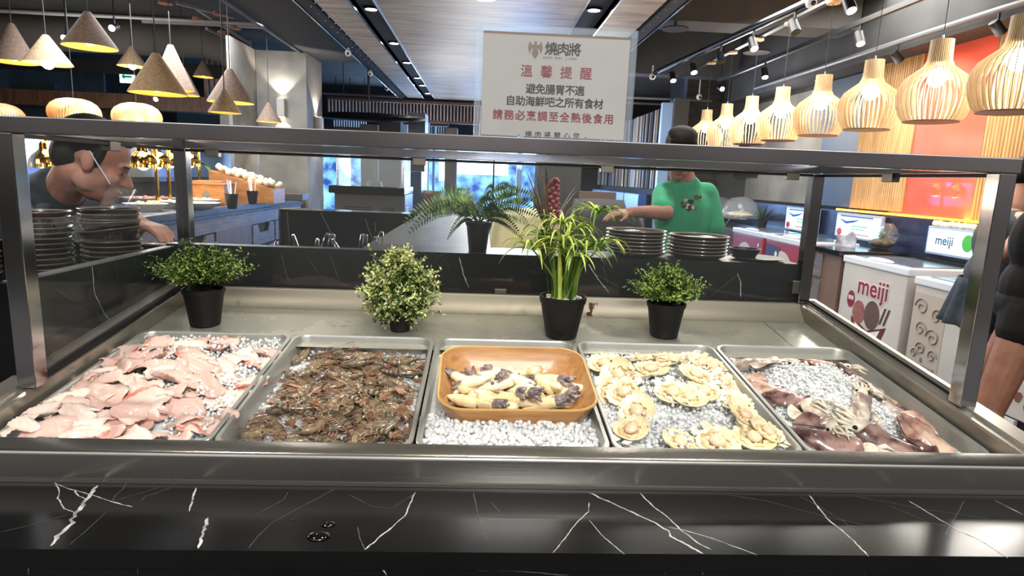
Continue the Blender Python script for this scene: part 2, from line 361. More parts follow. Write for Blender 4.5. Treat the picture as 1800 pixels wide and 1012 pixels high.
# concrete pillar with two up-and-down wall sconces
bx('pillar_concrete', (-3.12, 8.9, 0.0), (-2.45, 9.72, 2.98), CONC)
bx('trim_6', (-3.17, 8.05, 0.0), (-3.125, 8.9, 2.98), CONC)
def sconce(label, loc, rz):
    t = empty('wall_sconce', label, 'wall lamp', loc, (0, 0, rz), 'sconces on the concrete pillar')
    MB().box((-0.05, -0.10, -0.12), (0.05, 0.0, 0.12)).build('housing', mat('sconce_metal', (0.62, 0.58, 0.54), 0.4), t, 0, bevel=0.004)
    MB().box((-0.035, -0.085, 0.115), (0.035, -0.015, 0.122)).build('upper_lens', SPOTLIT, t, 0)
    MB().box((-0.035, -0.085, -0.122), (0.035, -0.015, -0.115)).build('lower_lens', SPOTLIT, t, 0)
    M = Matrix.Translation(loc) @ Matrix.Rotation(rz, 4, 'Z')
    for s in (1, -1):
        lamp('sconce_glow', 'SPOT', M @ V((0, -0.07, 0.13 * s)), 26, (1.0, 0.93, 0.82), 0.02, M @ V((0, 0.02, 1.0 * s)), 95, 0.35)
sconce('small square wall lamp lighting the front of the concrete pillar', tuple(aY(497, 190, 8.9)), 0)
sconce('small square wall lamp on the blue-lit side of the pillar', (-2.45, 9.35, 2.05), PI / 2)

# timber raft over the aisle, with two black downlight channels
bx('trim_7', (-1.55, 1.0, 2.9), (-1.22, 12.8, 2.96), PALEWOOD)
bx('trim_8', (-1.02, 1.0, 2.9), (0.84, 12.8, 2.96), PALEWOOD)
bx('trim_9', (1.08, 1.0, 2.9), (1.46, 12.8, 2.96), PALEWOOD)
def channel(n, x0, x1):
    b = MB().box((x0, 1.0, 2.96), (x1, 12.8, 3.02), 0)
    b.box((x0 - 0.012, 1.0, 2.885), (x0, 12.8, 2.96), 1); b.box((x1, 1.0, 2.885), (x1 + 0.012, 12.8, 2.96), 1)
    struct(b.build('trim_%d' % n, [BLK, CHROME], None, 0))
channel(10, -1.22, -1.02); channel(11, 0.84, 1.08)
for n, x in ((12, -1.66), (13, 1.56)):                                       # steel side rails with hanger brackets
    b = MB().box((x - 0.06, 1.0, 2.90), (x + 0.06, 12.8, 2.98), 0); s = 1 if x < 0 else -1
    b.box((x - 0.075 * s - 0.008, 1.0, 2.89), (x - 0.075 * s + 0.008, 12.8, 2.93), 1)
    y = 1.2
    while y < 12.7:
        b.bar((x + 0.02 * s, y, 2.90), (x + 0.11 * s, y, 2.985), 0.03, 0.012, 2); y += 0.26
    struct(b.build('trim_%d' % n, [BLK, CHROME, mat('bracket_grey', (0.30, 0.32, 0.35), 0.4, 0.6)], None, 0))
def downlight(x, y, where):
    t = empty('recessed_downlight', 'lit round downlight, %s' % where, 'downlight', (x, y, 2.958), group='downlights in the black channels')
    MB().lathe([(0.075, 0.0), (0.075, -0.012), (0.055, -0.014), (0.055, -0.004)], 20).build('ring', BLACKM, t, 40)
    MB().lathe([(0.0, -0.006), (0.054, -0.006)], 20).build('lens', SPOTLIT, t, 0)
ordn = ['nearest', 'second', 'third', 'fourth', 'fifth', 'sixth', 'seventh', 'eighth', 'ninth', 'tenth', 'eleventh', 'twelfth', 'thirteenth', 'fourteenth', 'fifteenth', 'sixteenth']
for i, (px, py) in enumerate(((652, 16), (692, 76), (714, 110), (733, 137), (742, 150), (751, 164))):
    p = aZ(px, py, 2.95); downlight(-1.12, p.y, ['first', 'second', 'third', 'fourth', 'fifth', 'sixth'][i] + ' along the channel that runs toward the slatted screen')
downlight(0.96, aZ(1047, 18, 2.95).y, 'in the channel that meets the top of the notice')
p = aZ(843, 0, 2.9)
t = empty('surface_downlight', 'white round lamp set in the middle of the pale timber ceiling', 'downlight', (-0.03, 5.5, 2.9))
MB().lathe([(0.10, 0.0), (0.10, -0.02), (0.07, -0.022)], 20).build('ring', mat('white_plastic', (0.85, 0.85, 0.84), 0.4), t, 40)
MB().lathe([(0.0, -0.023), (0.07, -0.023)], 20).build('lens', SPOTLIT, t, 0)

# dark boxed ceiling over the buffet and slabs/beams to both sides
bx('trim_14', (-2.5, 0.5, 2.985), (-1.78, 9.6, 3.6), BLK)
b = MB().box((-2.54, 0.5, 2.96), (-2.5, 9.2, 3.02)); struct(b.build('trim_15', mat('soffit_edge', (0.24, 0.24, 0.25), 0.5), None, 0))
bx('trim_16', (-9.4, 2.0, 3.25), (-2.54, 5.2, 3.7), CONC_D)
bx('trim_17', (-9.4, 11.3, 2.92), (-4.2, 11.5, 3.12), BLK)
bx('trim_18', (1.75, 1.0, 3.25), (3.7, 5.9, 3.6), CEILM)
bx('trim_19', (1.75, 6.35, 3.0), (3.7, 6.75, 3.7), mat('beam_grey', (0.30, 0.295, 0.29), 0.85))
bx('trim_20', (1.62, 9.4, 3.0), (4.0, 9.7, 3.7), CONC_D)
# big insulated air duct crossing behind the cone lamps
o = MB().tube([(-9.3, 10.6, 3.38), (-4.5, 10.6, 3.38), (-4.1, 10.6, 3.28), (-3.88, 10.6, 3.0), (-3.84, 10.6, 2.5)], [0.27, 0.27, 0.28, 0.27, 0.22], 24).build('air_duct', mat('duct_wrap', (0.34, 0.325, 0.31), 0.8, bump=0.3, scale=4), None, 60)
tag(o, 'fat grey wrapped air duct crossing behind the cone lamps', 'duct')
for i, (y, x0, x1, z, lab) in enumerate(((6.6, -6, -2.54, 3.1, 'thin pipe crossing under the dark ceiling before the cone lamps'), (8.0, -6.5, -2.54, 3.12, 'thin pipe crossing the dark ceiling in front of the duct'),
                                         (10.9, 1.7, 3.9, 2.85, 'slim pipe crossing behind the onion lamps'), (12.2, 1.7, 3.9, 2.92, 'farthest slim pipe crossing behind the onion lamps'), (13.6, -4.6, -1.75, 3.0, 'pale pipe crossing above the brown slatted screen'))):
    o = MB().tube([(x0, y, z), (x1, y, z)], 0.022, 8).build('ceiling_pipe', mat('pipe_grey', (0.42, 0.42, 0.43), 0.4), None, 60); tag(o, lab, 'pipe')

# the brown slatted screen across the hall and the two white ones beyond
def screen(label, x0, x1, y, z0, z1, step, m, grp):
    b = MB(); n = int((x1 - x0) / step)
    for i in range(n + 1): b.box((x0 + i * step - 0.012, y, z0), (x0 + i * step + 0.012, y + 0.05, z1))
    t = tag(b.build('slatted_screen', m, None, 0), label, 'screen', grp)
    MB().box((x0 - 0.03, y - 0.01, z1), (x1 + 0.03, y + 0.06, z1 + 0.05)).build('top_rail', BROWN, t, 0)
    MB().box((x0 - 0.03, y - 0.01, z0 - 0.05), (x1 + 0.03, y + 0.06, z0)).build('bottom_rail', BROWN, t, 0)
    for k in range(3):
        x = x0 + (x1 - x0) * (0.06 + 0.44 * k); MB().tube([(x, y + 0.025, z1 + 0.05), (x, y + 0.025, 3.69)], 0.008, 6).build('hanger_rod', BLACKM, t, 60)
    return t
PINKW = wood_mat('pinkish_slat', (0.62, 0.50, 0.46), (0.48, 0.38, 0.35), 4, (8, 8, 1))
screen('long brown slatted screen hanging under the far end of the timber ceiling', -3.15, 1.72, 13.0, 2.50, 2.82, 0.068, PINKW, None)
WSLAT = mat('white_slat', (0.78, 0.80, 0.84), 0.5)
screen('short pale slatted screen behind the concrete pillar', -3.75, -2.95, 16.0, 2.50, 2.66, 0.06, WSLAT, None)
screen('pale slatted screen between the two far posts', -2.0, -0.95, 16.0, 2.40, 2.62, 0.06, WSLAT, None)
b = MB()
for i in range(9): b.box((-5.15 + i * 0.1, 12.0, 2.35), (-5.09 + i * 0.1, 12.05, 3.69))
tag(b.build('slatted_screen', PINKW, None, 0), 'short pink-brown slatted panel behind the cone lamps', 'screen')

# glazed front far away: frames, posts and the lit street outside
WIN = bpy.data.materials.new('daylit_street'); WIN.use_nodes = True; nt = WIN.node_tree; N = nt.nodes; L = nt.links
bs = N['Principled BSDF']; bs.inputs['Base Color'].default_value = (0.02, 0.02, 0.02, 1); bs.inputs['Roughness'].default_value = 0.5
tc = N.new('ShaderNodeTexCoord'); nz = N.new('ShaderNodeTexNoise'); nz.inputs['Scale'].default_value = 3.2; nz.inputs['Detail'].default_value = 8
cr = N.new('ShaderNodeValToRGB'); e = cr.color_ramp.elements; e[0].position = 0.36; e[0].color = (0.01, 0.05, 0.28, 1); e[1].position = 0.66; e[1].color = (0.25, 0.62, 1.0, 1)
L.new(tc.outputs['Object'], nz.inputs['Vector']); L.new(nz.outputs['Fac'], cr.inputs['Fac']); L.new(cr.outputs['Color'], bs.inputs['Emission Color'])
bs.inputs['Emission Strength'].default_value = 1.3
bx('window_1', (-2.6, 17.9, 0.3), (1.7, 17.95, 2.35), WIN)
bx('window_2', (-8.5, 17.9, 0.3), (-3.4, 17.95, 2.0), WIN)
SKYW = mat('bright_sky_pane', (1, 1, 1), 0.5, emit=1.9, ecol=(0.86, 0.96, 1.0))
a = aY(788, 275, 17.6); c = aY(893, 309, 17.6)
bx('window_3', (a.x, 17.6, c.z), (c.x, 17.65, 2.0), SKYW)
a = aY(772, 275, 17.6); c = aY(783, 318, 17.6); bx('window_4', (a.x, 17.6, c.z), (c.x, 17.65, 2.1), SKYW)
PALEB = mat('pale_blue_post', (0.62, 0.76, 0.95), 0.4)
for i, (px, wd, y, m) in enumerate(((750, 0.10, 15.0, PALEB), (762, 0.06, 16.0, PALEB), (913, 0.12, 14.0, PALEB), (790, 0.05, 17.0, BLK), (868, 0.04, 17.0, BLK))):
    p = aY(px, 300, y); bx('trim_%d' % (30 + i), (p.x - wd / 2, y, 0), (p.x + wd / 2, y + 0.1, 2.6), m)
# dark columns that flank the view of the glazed front
DKCOL = mat('blue_dark_column', (0.16, 0.19, 0.26), 0.35, col2=(0.11, 0.13, 0.19), scale=3)
for i, (x0p, x1p, y) in enumerate(((717, 746, 11.0), (945, 1021, 9.5))):
    p = aY(x0p, 320, y); q = aY(x1p, 320, y); bx('pillar_%d' % (i + 1), (p.x, y, 0), (q.x, y + 0.6, 2.45), DKCOL if i == 0 else CONC_D)
for i, (x0p, x1p, y, m) in enumerate(((634, 664, 14.5, CONC), (666, 704, 12.2, CONC_D), (783, 804, 14.5, CONC))):
    p = aY(x0p, 220, y); q = aY(x1p, 220, y); bx('pillar_%d' % (i + 3), (p.x, y, 0), (q.x, y + 0.4, 2.48), m)
p = aY(705, 230, 14.4); bx('trim_36', (p.x, 14.4, 0), (p.x + 0.14, 14.5, 2.5), PALEB)

# slatted timber wall with a warm glow at its foot, and the blue banquette below it
b = MB(); rr = random.Random(3)
yy = 10.9
while yy < 16.8:
    wd = rr.uniform(0.03, 0.09); dz = rr.uniform(-0.004, 0.03)
    b.box((3.1 - dz, yy, 1.32), (3.16, yy + wd, 2.72), rr.choice((0, 0, 1, 2))); yy += wd + rr.uniform(0.006, 0.05)
b.box((3.16, 10.9, 1.2), (3.2, 16.8, 2.74), 3)
struct(b.build('wall_timber_lining', [wood_mat('lining_pale', (0.74, 0.64, 0.50), (0.60, 0.50, 0.38), 4, (6, 6, 1)), BROWN, CONC_D, BLK], None, 0))
bx('trim_37', (3.02, 10.8, 0), (3.2, 10.9, 2.78), PALEB)
bx('pillar_6', (3.2, 10.7, 0), (3.45, 11.0, 2.85), mat('grey_post', (0.34, 0.32, 0.31), 0.7))
lamp('timber_wall_glow', 'AREA', (3.02, 13.8, 1.33), 25, (1.0, 0.72, 0.42), 0.05, (3.12, 13.8, 2.2), size_y=5.6)
bx('wall_rear_right', (3.45, 10.9, 0.0), (4.06, 11.1, 3.7), mat('brick_brown_grey', (0.26, 0.235, 0.22), 0.8, col2=(0.18, 0.165, 0.155), scale=5, stretch=(1, 1, 5)))
bx('window_5', (3.995, 9.0, 1.55), (4.0, 9.9, 2.0), BLK)
t = empty('banquette', 'long blue padded banquette below the glowing timber wall', 'bench', (2.85, 13.4, 0))
BLUEV = mat('blue_vinyl', (0.20, 0.36, 0.66), 0.4, col2=(0.16, 0.30, 0.58), scale=6)
for i in range(4):
    MB().box((-0.08, -2.4 + i * 1.2, 0.45), (0.08, -1.22 + i * 1.2, 1.22)).build('back_cushion', BLUEV, t, 0, bevel=0.03)
MB().box((-0.6, -2.4, 0.0), (-0.05, 2.4, 0.45)).build('seat', BLUEV, t, 0, bevel=0.03)
t = MB().box((1.44, 9.3, 0), (2.00, 9.36, 1.26)).build('divider_panel', mat('divider_brown', (0.36, 0.29, 0.26), 0.6), None, 0, bevel=0.005)
tag(t, 'brown-grey seat divider panel behind the spiky potted plant', 'partition')
# ================================================================ marble counter and refrigerated display case
TH = R(7.5); CT, ST = math.cos(TH), math.sin(TH); Y0, Z0 = 0.967, 0.956
def T(x, s, o=0.0): return V((x, Y0 + s * CT - o * ST, Z0 + s * ST + o * CT))   # sloping well: s up the slope, o above the rim
TILT = (TH, 0, 0)
rnd = random.Random(11)
def under(root, o): o.parent = root; o.location = -V(root.location); return o

def vein_strip(b, pts, w, nrm, mi, jit=0.35):
    """a thin raised vein following a traced path on a slab"""
    pts = [V(p) for p in pts]; out = []
    for i in range(len(pts) - 1):
        a, c = pts[i], pts[i + 1]; n = max(2, int((c - a).length / 0.006))
        side = (c - a).cross(V(nrm)).normalized()
        for k in range(n): out.append(a.lerp(c, k / n) + side * rnd.uniform(-1, 1) * w * jit)
    out.append(pts[-1]); L = len(out); vs = []; fs = []
    for i, p in enumerate(out):
        d = (out[min(i + 1, L - 1)] - out[max(i - 1, 0)]).normalized(); side = d.cross(V(nrm)).normalized()
        ww = w * rnd.uniform(0.55, 1.15) * (0.25 if i in (0, L - 1) else 1)
        vs += [p - side * ww / 2, p + side * ww / 2]
    for i in range(L - 1): fs.append((2 * i, 2 * i + 1, 2 * i + 3, 2 * i + 2))
    b.add(vs, fs, mi)
def z7(l): return [(x / 3, 820 + y / 3) for x, y in l]
def z8(l): return [(940 + x * 0.4778, 820 + y * 0.4778) for x, y in l]
TOPV = [
    (z7([(515, 98), (450, 180), (405, 240), (380, 275), (390, 295), (340, 330), (300, 365), (268, 418)]), 5.5, 0),
    (z7([(250, 65), (330, 105), (395, 125), (490, 150), (590, 185), (700, 212)]), 1.6, 0), (z7([(395, 125), (415, 155), (450, 170)]), 2.2, 0),
    (z7([(290, 85), (315, 130), (305, 165), (335, 220), (390, 240)]), 1.8, 0), (z7([(0, 345), (150, 310), (370, 250)]), 1.0, 1),
    (z7([(360, 415), (440, 350), (560, 240)]), 1.1, 1), (z7([(590, 185), (610, 150), (650, 115), (665, 85)]), 1.5, 1),
    (z7([(600, 180), (740, 140), (900, 90)]), 0.9, 1), (z7([(740, 180), (770, 155), (890, 115), (940, 85)]), 1.2, 1),
    (z7([(1035, 110), (1020, 160), (998, 235)]), 2.6, 0), (z7([(1097, 268), (1075, 330), (1045, 430)]), 4.2, 0),
    (z7([(1310, 430), (1360, 365), (1440, 290), (1600, 205), (1770, 115)]), 1.1, 1), (z7([(1350, 250), (1430, 210), (1500, 170), (1520, 130)]), 1.0, 1),
    ([(730, 865), (712, 905), (690, 925), (660, 950), (641, 966)], 2.2, 0), ([(641, 966), (632, 945), (628, 925)], 1.6, 1),
    ([(612, 868), (655, 890), (690, 893), (730, 866)], 0.8, 1), ([(832, 865), (838, 895), (855, 948)], 1.3, 1), ([(860, 880), (880, 900)], 1.0, 1),
    (z8([(200, 95), (330, 155), (440, 205), (490, 235), (500, 255), (620, 320)]), 3.0, 0), (z8([(385, 95), (440, 150), (490, 185), (535, 230), (600, 280), (650, 305)]), 2.2, 0),
    (z8([(490, 222), (540, 230), (650, 262), (820, 325)]), 1.3, 0), (z8([(200, 130), (198, 165), (150, 210), (110, 265), (65, 318)]), 1.4, 0),
    (z8([(200, 195), (250, 255), (330, 322)]), 1.4, 0), (z8([(700, 102), (850, 125), (1000, 165), (1100, 190), (1310, 235)]), 0.9, 1),
    (z8([(1010, 105), (1040, 145), (1080, 195), (1150, 250), (1230, 330)]), 2.6, 0), (z8([(975, 108), (1070, 160), (1130, 195), (1185, 245)]), 1.1, 1),
    (z8([(1170, 108), (1300, 130), (1450, 160), (1670, 190)]), 1.0, 1), (z8([(1375, 125), (1450, 170), (1560, 235), (1640, 270), (1740, 335)]), 2.2, 0),
    (z8([(1300, 140), (1450, 205), (1530, 220)]), 1.0, 1), (z8([(1580, 125), (1550, 180), (1510, 250)]), 1.2, 1), (z8([(1690, 122), (1800, 178)]), 1.4, 0)]
FASV = [(z7([(115, 432), (125, 470), (145, 510), (150, 570)]), 2.6, 1), (z7([(730, 450), (725, 570)]), 1.2, 1), (z7([(1000, 450), (1100, 530)]), 1.2, 1),
        (z7([(1440, 460), (1450, 540)]), 1.2, 1), ([(657, 976), (668, 995), (680, 1011)], 3.2, 0), ([(832, 978), (835, 1002), (900, 1003), (1000, 1011)], 1.8, 1),
        (z8([(590, 345), (610, 370), (620, 398)]), 2.6, 1), (z8([(480, 345), (480, 398)]), 1.2, 1), (z8([(1225, 350), (1215, 398)]), 1.6, 1),
        (z8([(1430, 350), (1425, 395)]), 1.2, 1), (z8([(1645, 350), (1640, 398)]), 1.8, 1)]
ctr = empty('marble_counter', 'black marble serving counter with white veins running round the steel seafood well', 'counter', (0.08, 1.4, 0.0))
b = MB().box((-1.6, 0.789, 0.872), (1.9, 0.99, 0.9))
for pts, w_, mi in TOPV: vein_strip(b, [aZ(x, y, 0.9003) for x, y in pts], w_ * 0.00110, (0, 0, 1), 1 + mi)
under(ctr, b.build('front_ledge', [MARBLE, VEIN, VEIN2], None, 0))
b = MB().box((-1.6, 0.792, 0.80), (1.9, 0.82, 0.872)).box((-1.6, 0.86, 0.0), (1.9, 0.88, 0.80))
for pts, w_, mi in FASV: vein_strip(b, [aY(x, y, 0.7917) for x, y in pts], w_ * 0.0010, (0, -1, 0), 1 + mi)
under(ctr, b.build('front_fascia', [MARBLE, VEIN, VEIN2], None, 0))
# raised marble ledges on the side and behind the glass
b = MB().box((-1.46, 1.22, 0.0), (-0.94, 1.9, 1.10)).box((-0.94, 1.22, 0.0), (-0.915, 1.88, 1.18)).box((-1.46, 1.22, 1.10), (-0.94, 1.245, 1.18)).box((-1.46, 1.9, 0.0), (-0.94, 1.925, 1.18)).box((-0.941, 1.245, 1.178), (-0.914, 1.88, 1.1815), 3).box((-1.46, 1.899, 1.178), (-0.94, 1.926, 1.1815), 3)
for pts, w_, mi in (([(162, 467), (166, 515), (184, 552), (200, 569)], 1.8, 0), ([(144, 530), (172, 550), (180, 572)], 0.9, 1), ([(95, 505), (130, 530)], 0.8, 1), ([(204, 460), (208, 488)], 0.8, 1)):
    vein_strip(b, [aX(x, y, -0.9147) for x, y in pts], w_ * 0.0013, (1, 0, 0), 1 + mi)
under(ctr, b.build('side_ledge', [MARBLE, VEIN, VEIN2, mat('pale_edge', (0.46, 0.46, 0.45), 0.25)], None, 0))
b = MB().box((-0.94, 1.88, 0.0), (-0.37, 1.925, 1.187)).box((-0.37, 1.88, 0.0), (1.0, 2.06, 1.187))
for pts, w_, mi in (([(807, 452), (815, 484), (825, 507)], 1.8, 0), ([(1034, 464), (1051, 490), (1071, 514)], 1.8, 0), ([(1060, 468), (1068, 497)], 1.2, 1), ([(1044, 480), (1090, 505)], 0.9, 1),
                    ([(1296, 480), (1302, 495), (1302, 522)], 2.0, 0), ([(1250, 520), (1285, 492), (1296, 484)], 1.0, 1), ([(494, 444), (500, 470), (508, 494)], 1.4, 1), ([(580, 446), (588, 470), (596, 492)], 1.2, 1), ([(540, 450), (560, 480)], 0.9, 1)):
    vein_strip(b, [aY(x, y, 1.8797) for x, y in pts], w_ * 0.0016, (0, -1, 0), 1 + mi)
under(ctr, b.build('rear_ledge', [mat('honed_black_marble', (0.024, 0.025, 0.027), 0.38, col2=(0.05, 0.05, 0.052), scale=5, detail=8, spec=0.3), VEIN, VEIN2], None, 0))
b = MB().box((-0.37, 2.06, 0.0), (0.03, 3.88, 1.187))
for pts in ([(700, 432), (770, 428), (822, 430)], [(720, 414), (790, 408)], [(735, 398), (800, 394)]): vein_strip(b, [aZ(x, y, 1.1873) for x, y in pts], 0.004, (0, 0, 1), 1, 0.2)
under(ctr, b.build('island_ledge', [mat('grey_stone_top', (0.20, 0.205, 0.21), 0.40, col2=(0.27, 0.275, 0.28), scale=3, stretch=(6, 1, 1), spec=0.35), VEIN2], None, 0))
prof = [(-0.37, 3.70)] + [(-1.13 + 0.09 * math.cos(a), 3.79 + 0.09 * math.sin(a)) for a in [R(270 - i * 22.5) for i in range(9)]] + [(-0.37, 3.88)]
b = MB().prism(prof[::-1], 0.0, 1.185)
for pts in ([(505, 372), (507, 405), (510, 425)], [(564, 373), (578, 402), (590, 424)], [(642, 384), (650, 408), (655, 420)], [(659, 390), (660, 408)]): vein_strip(b, [aY(x, y, 3.6985) for x, y in pts], 0.006, (0, -1, 0), 1)
b.box((-0.9, 2.2, 0.82), (-0.37, 3.6, 0.86), 2)
under(ctr, b.build('far_panel', [MARBLE, VEIN2, STEEL_D], None, 0))
under(ctr, MB().box((-0.95, 0.995, 0.0), (1.055, 1.875, 0.845)).build('cabinet_body', MARBLE, None, 0))

# water spots on the front ledge
WATER = mat('water', (0.9, 0.93, 0.95), 0.02, trans=1.0, ior=1.33)
for px, py, r, lab in ((560, 942, 0.0165, 'largest water drop on the black marble ledge'), (577, 921, 0.011, 'middle-sized water drop behind the largest one on the marble ledge'), (514, 913, 0.0045, 'tiny water drop apart from the two big ones on the marble ledge')):
    p = aZ(px, py, 0.9); b = MB().ell((0, 0, 0), (r, r * 0.85, r * 0.28), 20, 10); b.v = [(x, y, max(0, z)) for x, y, z in b.v]
    tag(b.build('water_drop', mat('dark_water', (0.03, 0.03, 0.032), 0.03, spec=0.8), None, 180, loc=p + V((0, 0, 0.0006))), lab, 'water drop', 'water drops on the marble ledge')

# ---------------- the steel display case
XL, XR = -0.858, 0.99                      # inner faces of the well
case = empty('display_case', 'stainless steel seafood display case with glass on three sides and a sloping well', 'display case', (0.08, 1.42, 0.9))
def ext(b, prof, x0, x1, mi=0):
    n = len(prof); vs = [(x0, p[1], p[2]) for p in prof] + [(x1, p[1], p[2]) for p in prof]
    b.add(vs, [(i, i + 1, n + i + 1, n + i) for i in range(n - 1)], mi); return b
W_ = lambda y, z: V((0, y, z))
front = [W_(0.985, 0.9005), W_(0.9705, 0.9005), W_(0.9705, 0.906), W_(0.973, 0.908), W_(0.967, 0.947), W_(0.9675, 0.952), W_(0.970, 0.9555)] + [T(0, 0.008, 0.001), T(0, 0.041, 0.0), T(0, 0.045, -0.003), T(0, 0.047, -0.06)]
under(case, ext(MB(), front, -0.95, 1.09).build('front_rim', STEEL, None, 35))
for x0, x1, sx in ((XL, -0.925, -1), (XR, 1.058, 1)):
    b = MB()
    pr = [(x0, -0.06), (x0, -0.004), (x0 + 0.004 * sx, 0.0), (x0 + 0.022 * sx, 0.0), (x0 + 0.024 * sx, 0.006), (x1 - 0.003 * sx, 0.006), (x1, 0.003), (x1, -0.12)]
    vs = [T(x, 0.03, o) for x, o in pr] + [T(x, 0.905, o) for x, o in pr]; n = len(pr)
    b.add(vs, [(i, i + 1, n + i + 1, n + i) for i in range(n - 1)])
    under(case, b.build('side_rim', steel_mat('steel_side', (0.62, 0.60, 0.56), 0.28, (3, 1, 3), 0.7), None, 35))
b = MB(); pr = [(0.88, 0.0), (0.876, -0.004), (0.832, -0.045)]
pr = [(0.905, 0.0), (0.872, 0.0), (0.866, -0.006), (0.862, -0.014), (0.826, -0.043), (0.818, -0.045)]
vs = [T(XL, s, o) for s, o in pr] + [T(XR, s, o) for s, o in pr]; n = len(pr)
b.add(vs, [(i, i + 1, n + i + 1, n + i) for i in range(n - 1)])
up = under(case, b.build('rear_upstand', STEEL_D, None, 35))
RUST = mat('rust', (0.30, 0.12, 0.04), 0.8, col2=(0.16, 0.07, 0.03), scale=90)
def upstand_pt(x, k): return T(x, 0.862 - 0.036 * k, -0.014 - 0.029 * k) + V((0, -0.0012, 0.0012))
b = MB()
for x0, k0, k1, w0 in ((0.337, 0.0, 0.45, 0.017), (0.334, 0.3, 1.0, 0.010), (0.327, 0.7, 1.0, 0.014), (0.346, 0.02, 0.25, 0.006), (0.356, 0.0, 0.15, 0.004)):
    pts = [upstand_pt(x0 + rnd.uniform(-0.002, 0.002), k0 + (k1 - k0) * i / 6) for i in range(7)]
    vs = []
    for i, p in enumerate(pts): ww = w0 * (0.4 + 0.6 * rnd.random()); vs += [p - V((ww / 2, 0, 0)), p + V((ww / 2, 0, 0))]
    b.add(vs, [(2 * i, 2 * i + 1, 2 * i + 3, 2 * i + 2) for i in range(6)])
b.build('rust_stain', RUST, up, 0)
b = MB(); b.add([T(XL, 0.55, -0.045), T(XR, 0.55, -0.045), T(XR, 0.818, -0.045), T(XL, 0.818, -0.045)], [(0, 1, 2, 3)])
b.add([T(0.86, 0.60, -0.0445), T(0.862, 0.60, -0.0445), T(0.862, 0.818, -0.0445), T(0.86, 0.818, -0.0445)], [(0, 1, 2, 3)], 1)
under(case, b.build('rear_shelf', [mat('wet_steel', (0.72, 0.71, 0.66), 0.26, 0.62, rvary=0.16, scale=7, bump=0.06, bscale=14), STEEL_P], None, 0))
YF, YB, ZT = 1.19, 1.845, 1.465
zf = lambda y: Z0 + (y - Y0) / CT * ST + 0.004
XPL, XPR = -0.8625, 1.018
for x, y, lab in ((XPL, YF, 'front'), (XPR, YF, 'front'), (XPL, YB, 'rear'), (XPR - 0.018, YB, 'rear')):
    MBq = MB().box((x - 0.0175, y - 0.0175, zf(y - 0.02)), (x + 0.0175, y + 0.0175, ZT))
    under(case, MBq.build('post', STEEL_P, None, 0, bevel=0.002))
under(case, MB().box((-0.93, YF - 0.02, ZT), (XPR + 0.022, YF + 0.022, ZT + 0.029)).build('top_front_rail', STEEL_P, None, 0, bevel=0.002))
under(case, MB().box((-0.93, YB - 0.015, ZT + 0.001), (XPR + 0.012, YB + 0.018, ZT + 0.027)).build('top_rear_rail', STEEL_P, None, 0, bevel=0.002))
for x in (XPL, XPR - 0.004):
    under(case, MB().box((x - 0.014, YF + 0.022, ZT + 0.001), (x + 0.014, YB - 0.015, ZT + 0.026)).build('top_side_rail', STEEL_P, None, 0, bevel=0.002))
GK = mat('black_gasket', (0.02, 0.02, 0.02), 0.6)
def pane(name, pts, th, mats, gasket):
    g = under(case, MB().hexa(pts).build('glass_pane', mats, None, 0)); return g
# rear, and the two sides
gx0, gx1 = XPL + 0.018, XPR - 0.036
zr = T(0, 0.872, 0.003).z
under(case, MB().box((gx0, 1.848, zr), (gx1, 1.854, ZT - 0.007)).build('rear_glass', GLASS, None, 0))
for x in (XPL, XPR + 0.004):
    y0, y1 = YF + 0.018, YB - 0.018; z0_, z1_ = zf(y0) + 0.006, zf(y1) + 0.006
    p = [(x - 0.003, y0, z0_), (x + 0.003, y0, z0_), (x + 0.003, y1, z1_), (x - 0.003, y1, z1_), (x - 0.003, y0, ZT - 0.007), (x + 0.003, y0, ZT - 0.007), (x + 0.003, y1, ZT - 0.007), (x - 0.003, y1, ZT - 0.007)]
    under(case, MB().hexa(p).build('side_glass', GLASS, None, 0))
b = MB().box((gx0, 1.842, ZT - 0.0075), (gx1, 1.858, ZT)).box((gx0, 1.842, zr - 0.004), (gx1, 1.858, zr + 0.003))
for x in (XPL, XPR + 0.004):
    b.box((x - 0.009, YF + 0.018, ZT - 0.0075), (x + 0.009, YB - 0.018, ZT))
    y0, y1 = YF + 0.018, YB - 0.018
    b.hexa([(x - 0.008, y0, zf(y0) + 0.002), (x + 0.008, y0, zf(y0) + 0.002), (x + 0.008, y1, zf(y1) + 0.002), (x - 0.008, y1, zf(y1) + 0.002), (x - 0.008, y0, zf(y0) + 0.009), (x + 0.008, y0, zf(y0) + 0.009), (x + 0.008, y1, zf(y1) + 0.009), (x - 0.008, y1, zf(y1) + 0.009)])
under(case, b.build('gasket', GK, None, 0))
def clip(c, d):
    under(case, MB().cbox(c, d).build('glass_clip', mat('clip_steel', (0.50, 0.48, 0.44), 0.35, 0.9), None, 0, bevel=0.0015))
for px, py in ((372, 262), (737, 275), (1068, 288), (1395, 302)):
    p = aY(px, py, 1.838); clip((p.x, 1.846, ZT - 0.008), (0.038, 0.022, 0.024))
clip((XPL, aX(195, 252, XPL).y, ZT - 0.008), (0.022, 0.04, 0.024)); clip((XPR, aX(1566, 310, XPR).y, ZT - 0.008), (0.022, 0.04, 0.024))
p = aY(880, 511, 1.84); clip((p.x, 1.848, zr + 0.006), (0.036, 0.02, 0.014))
clip((gx1 - 0.004, 1.846, 1.12), (0.03, 0.022, 0.04))

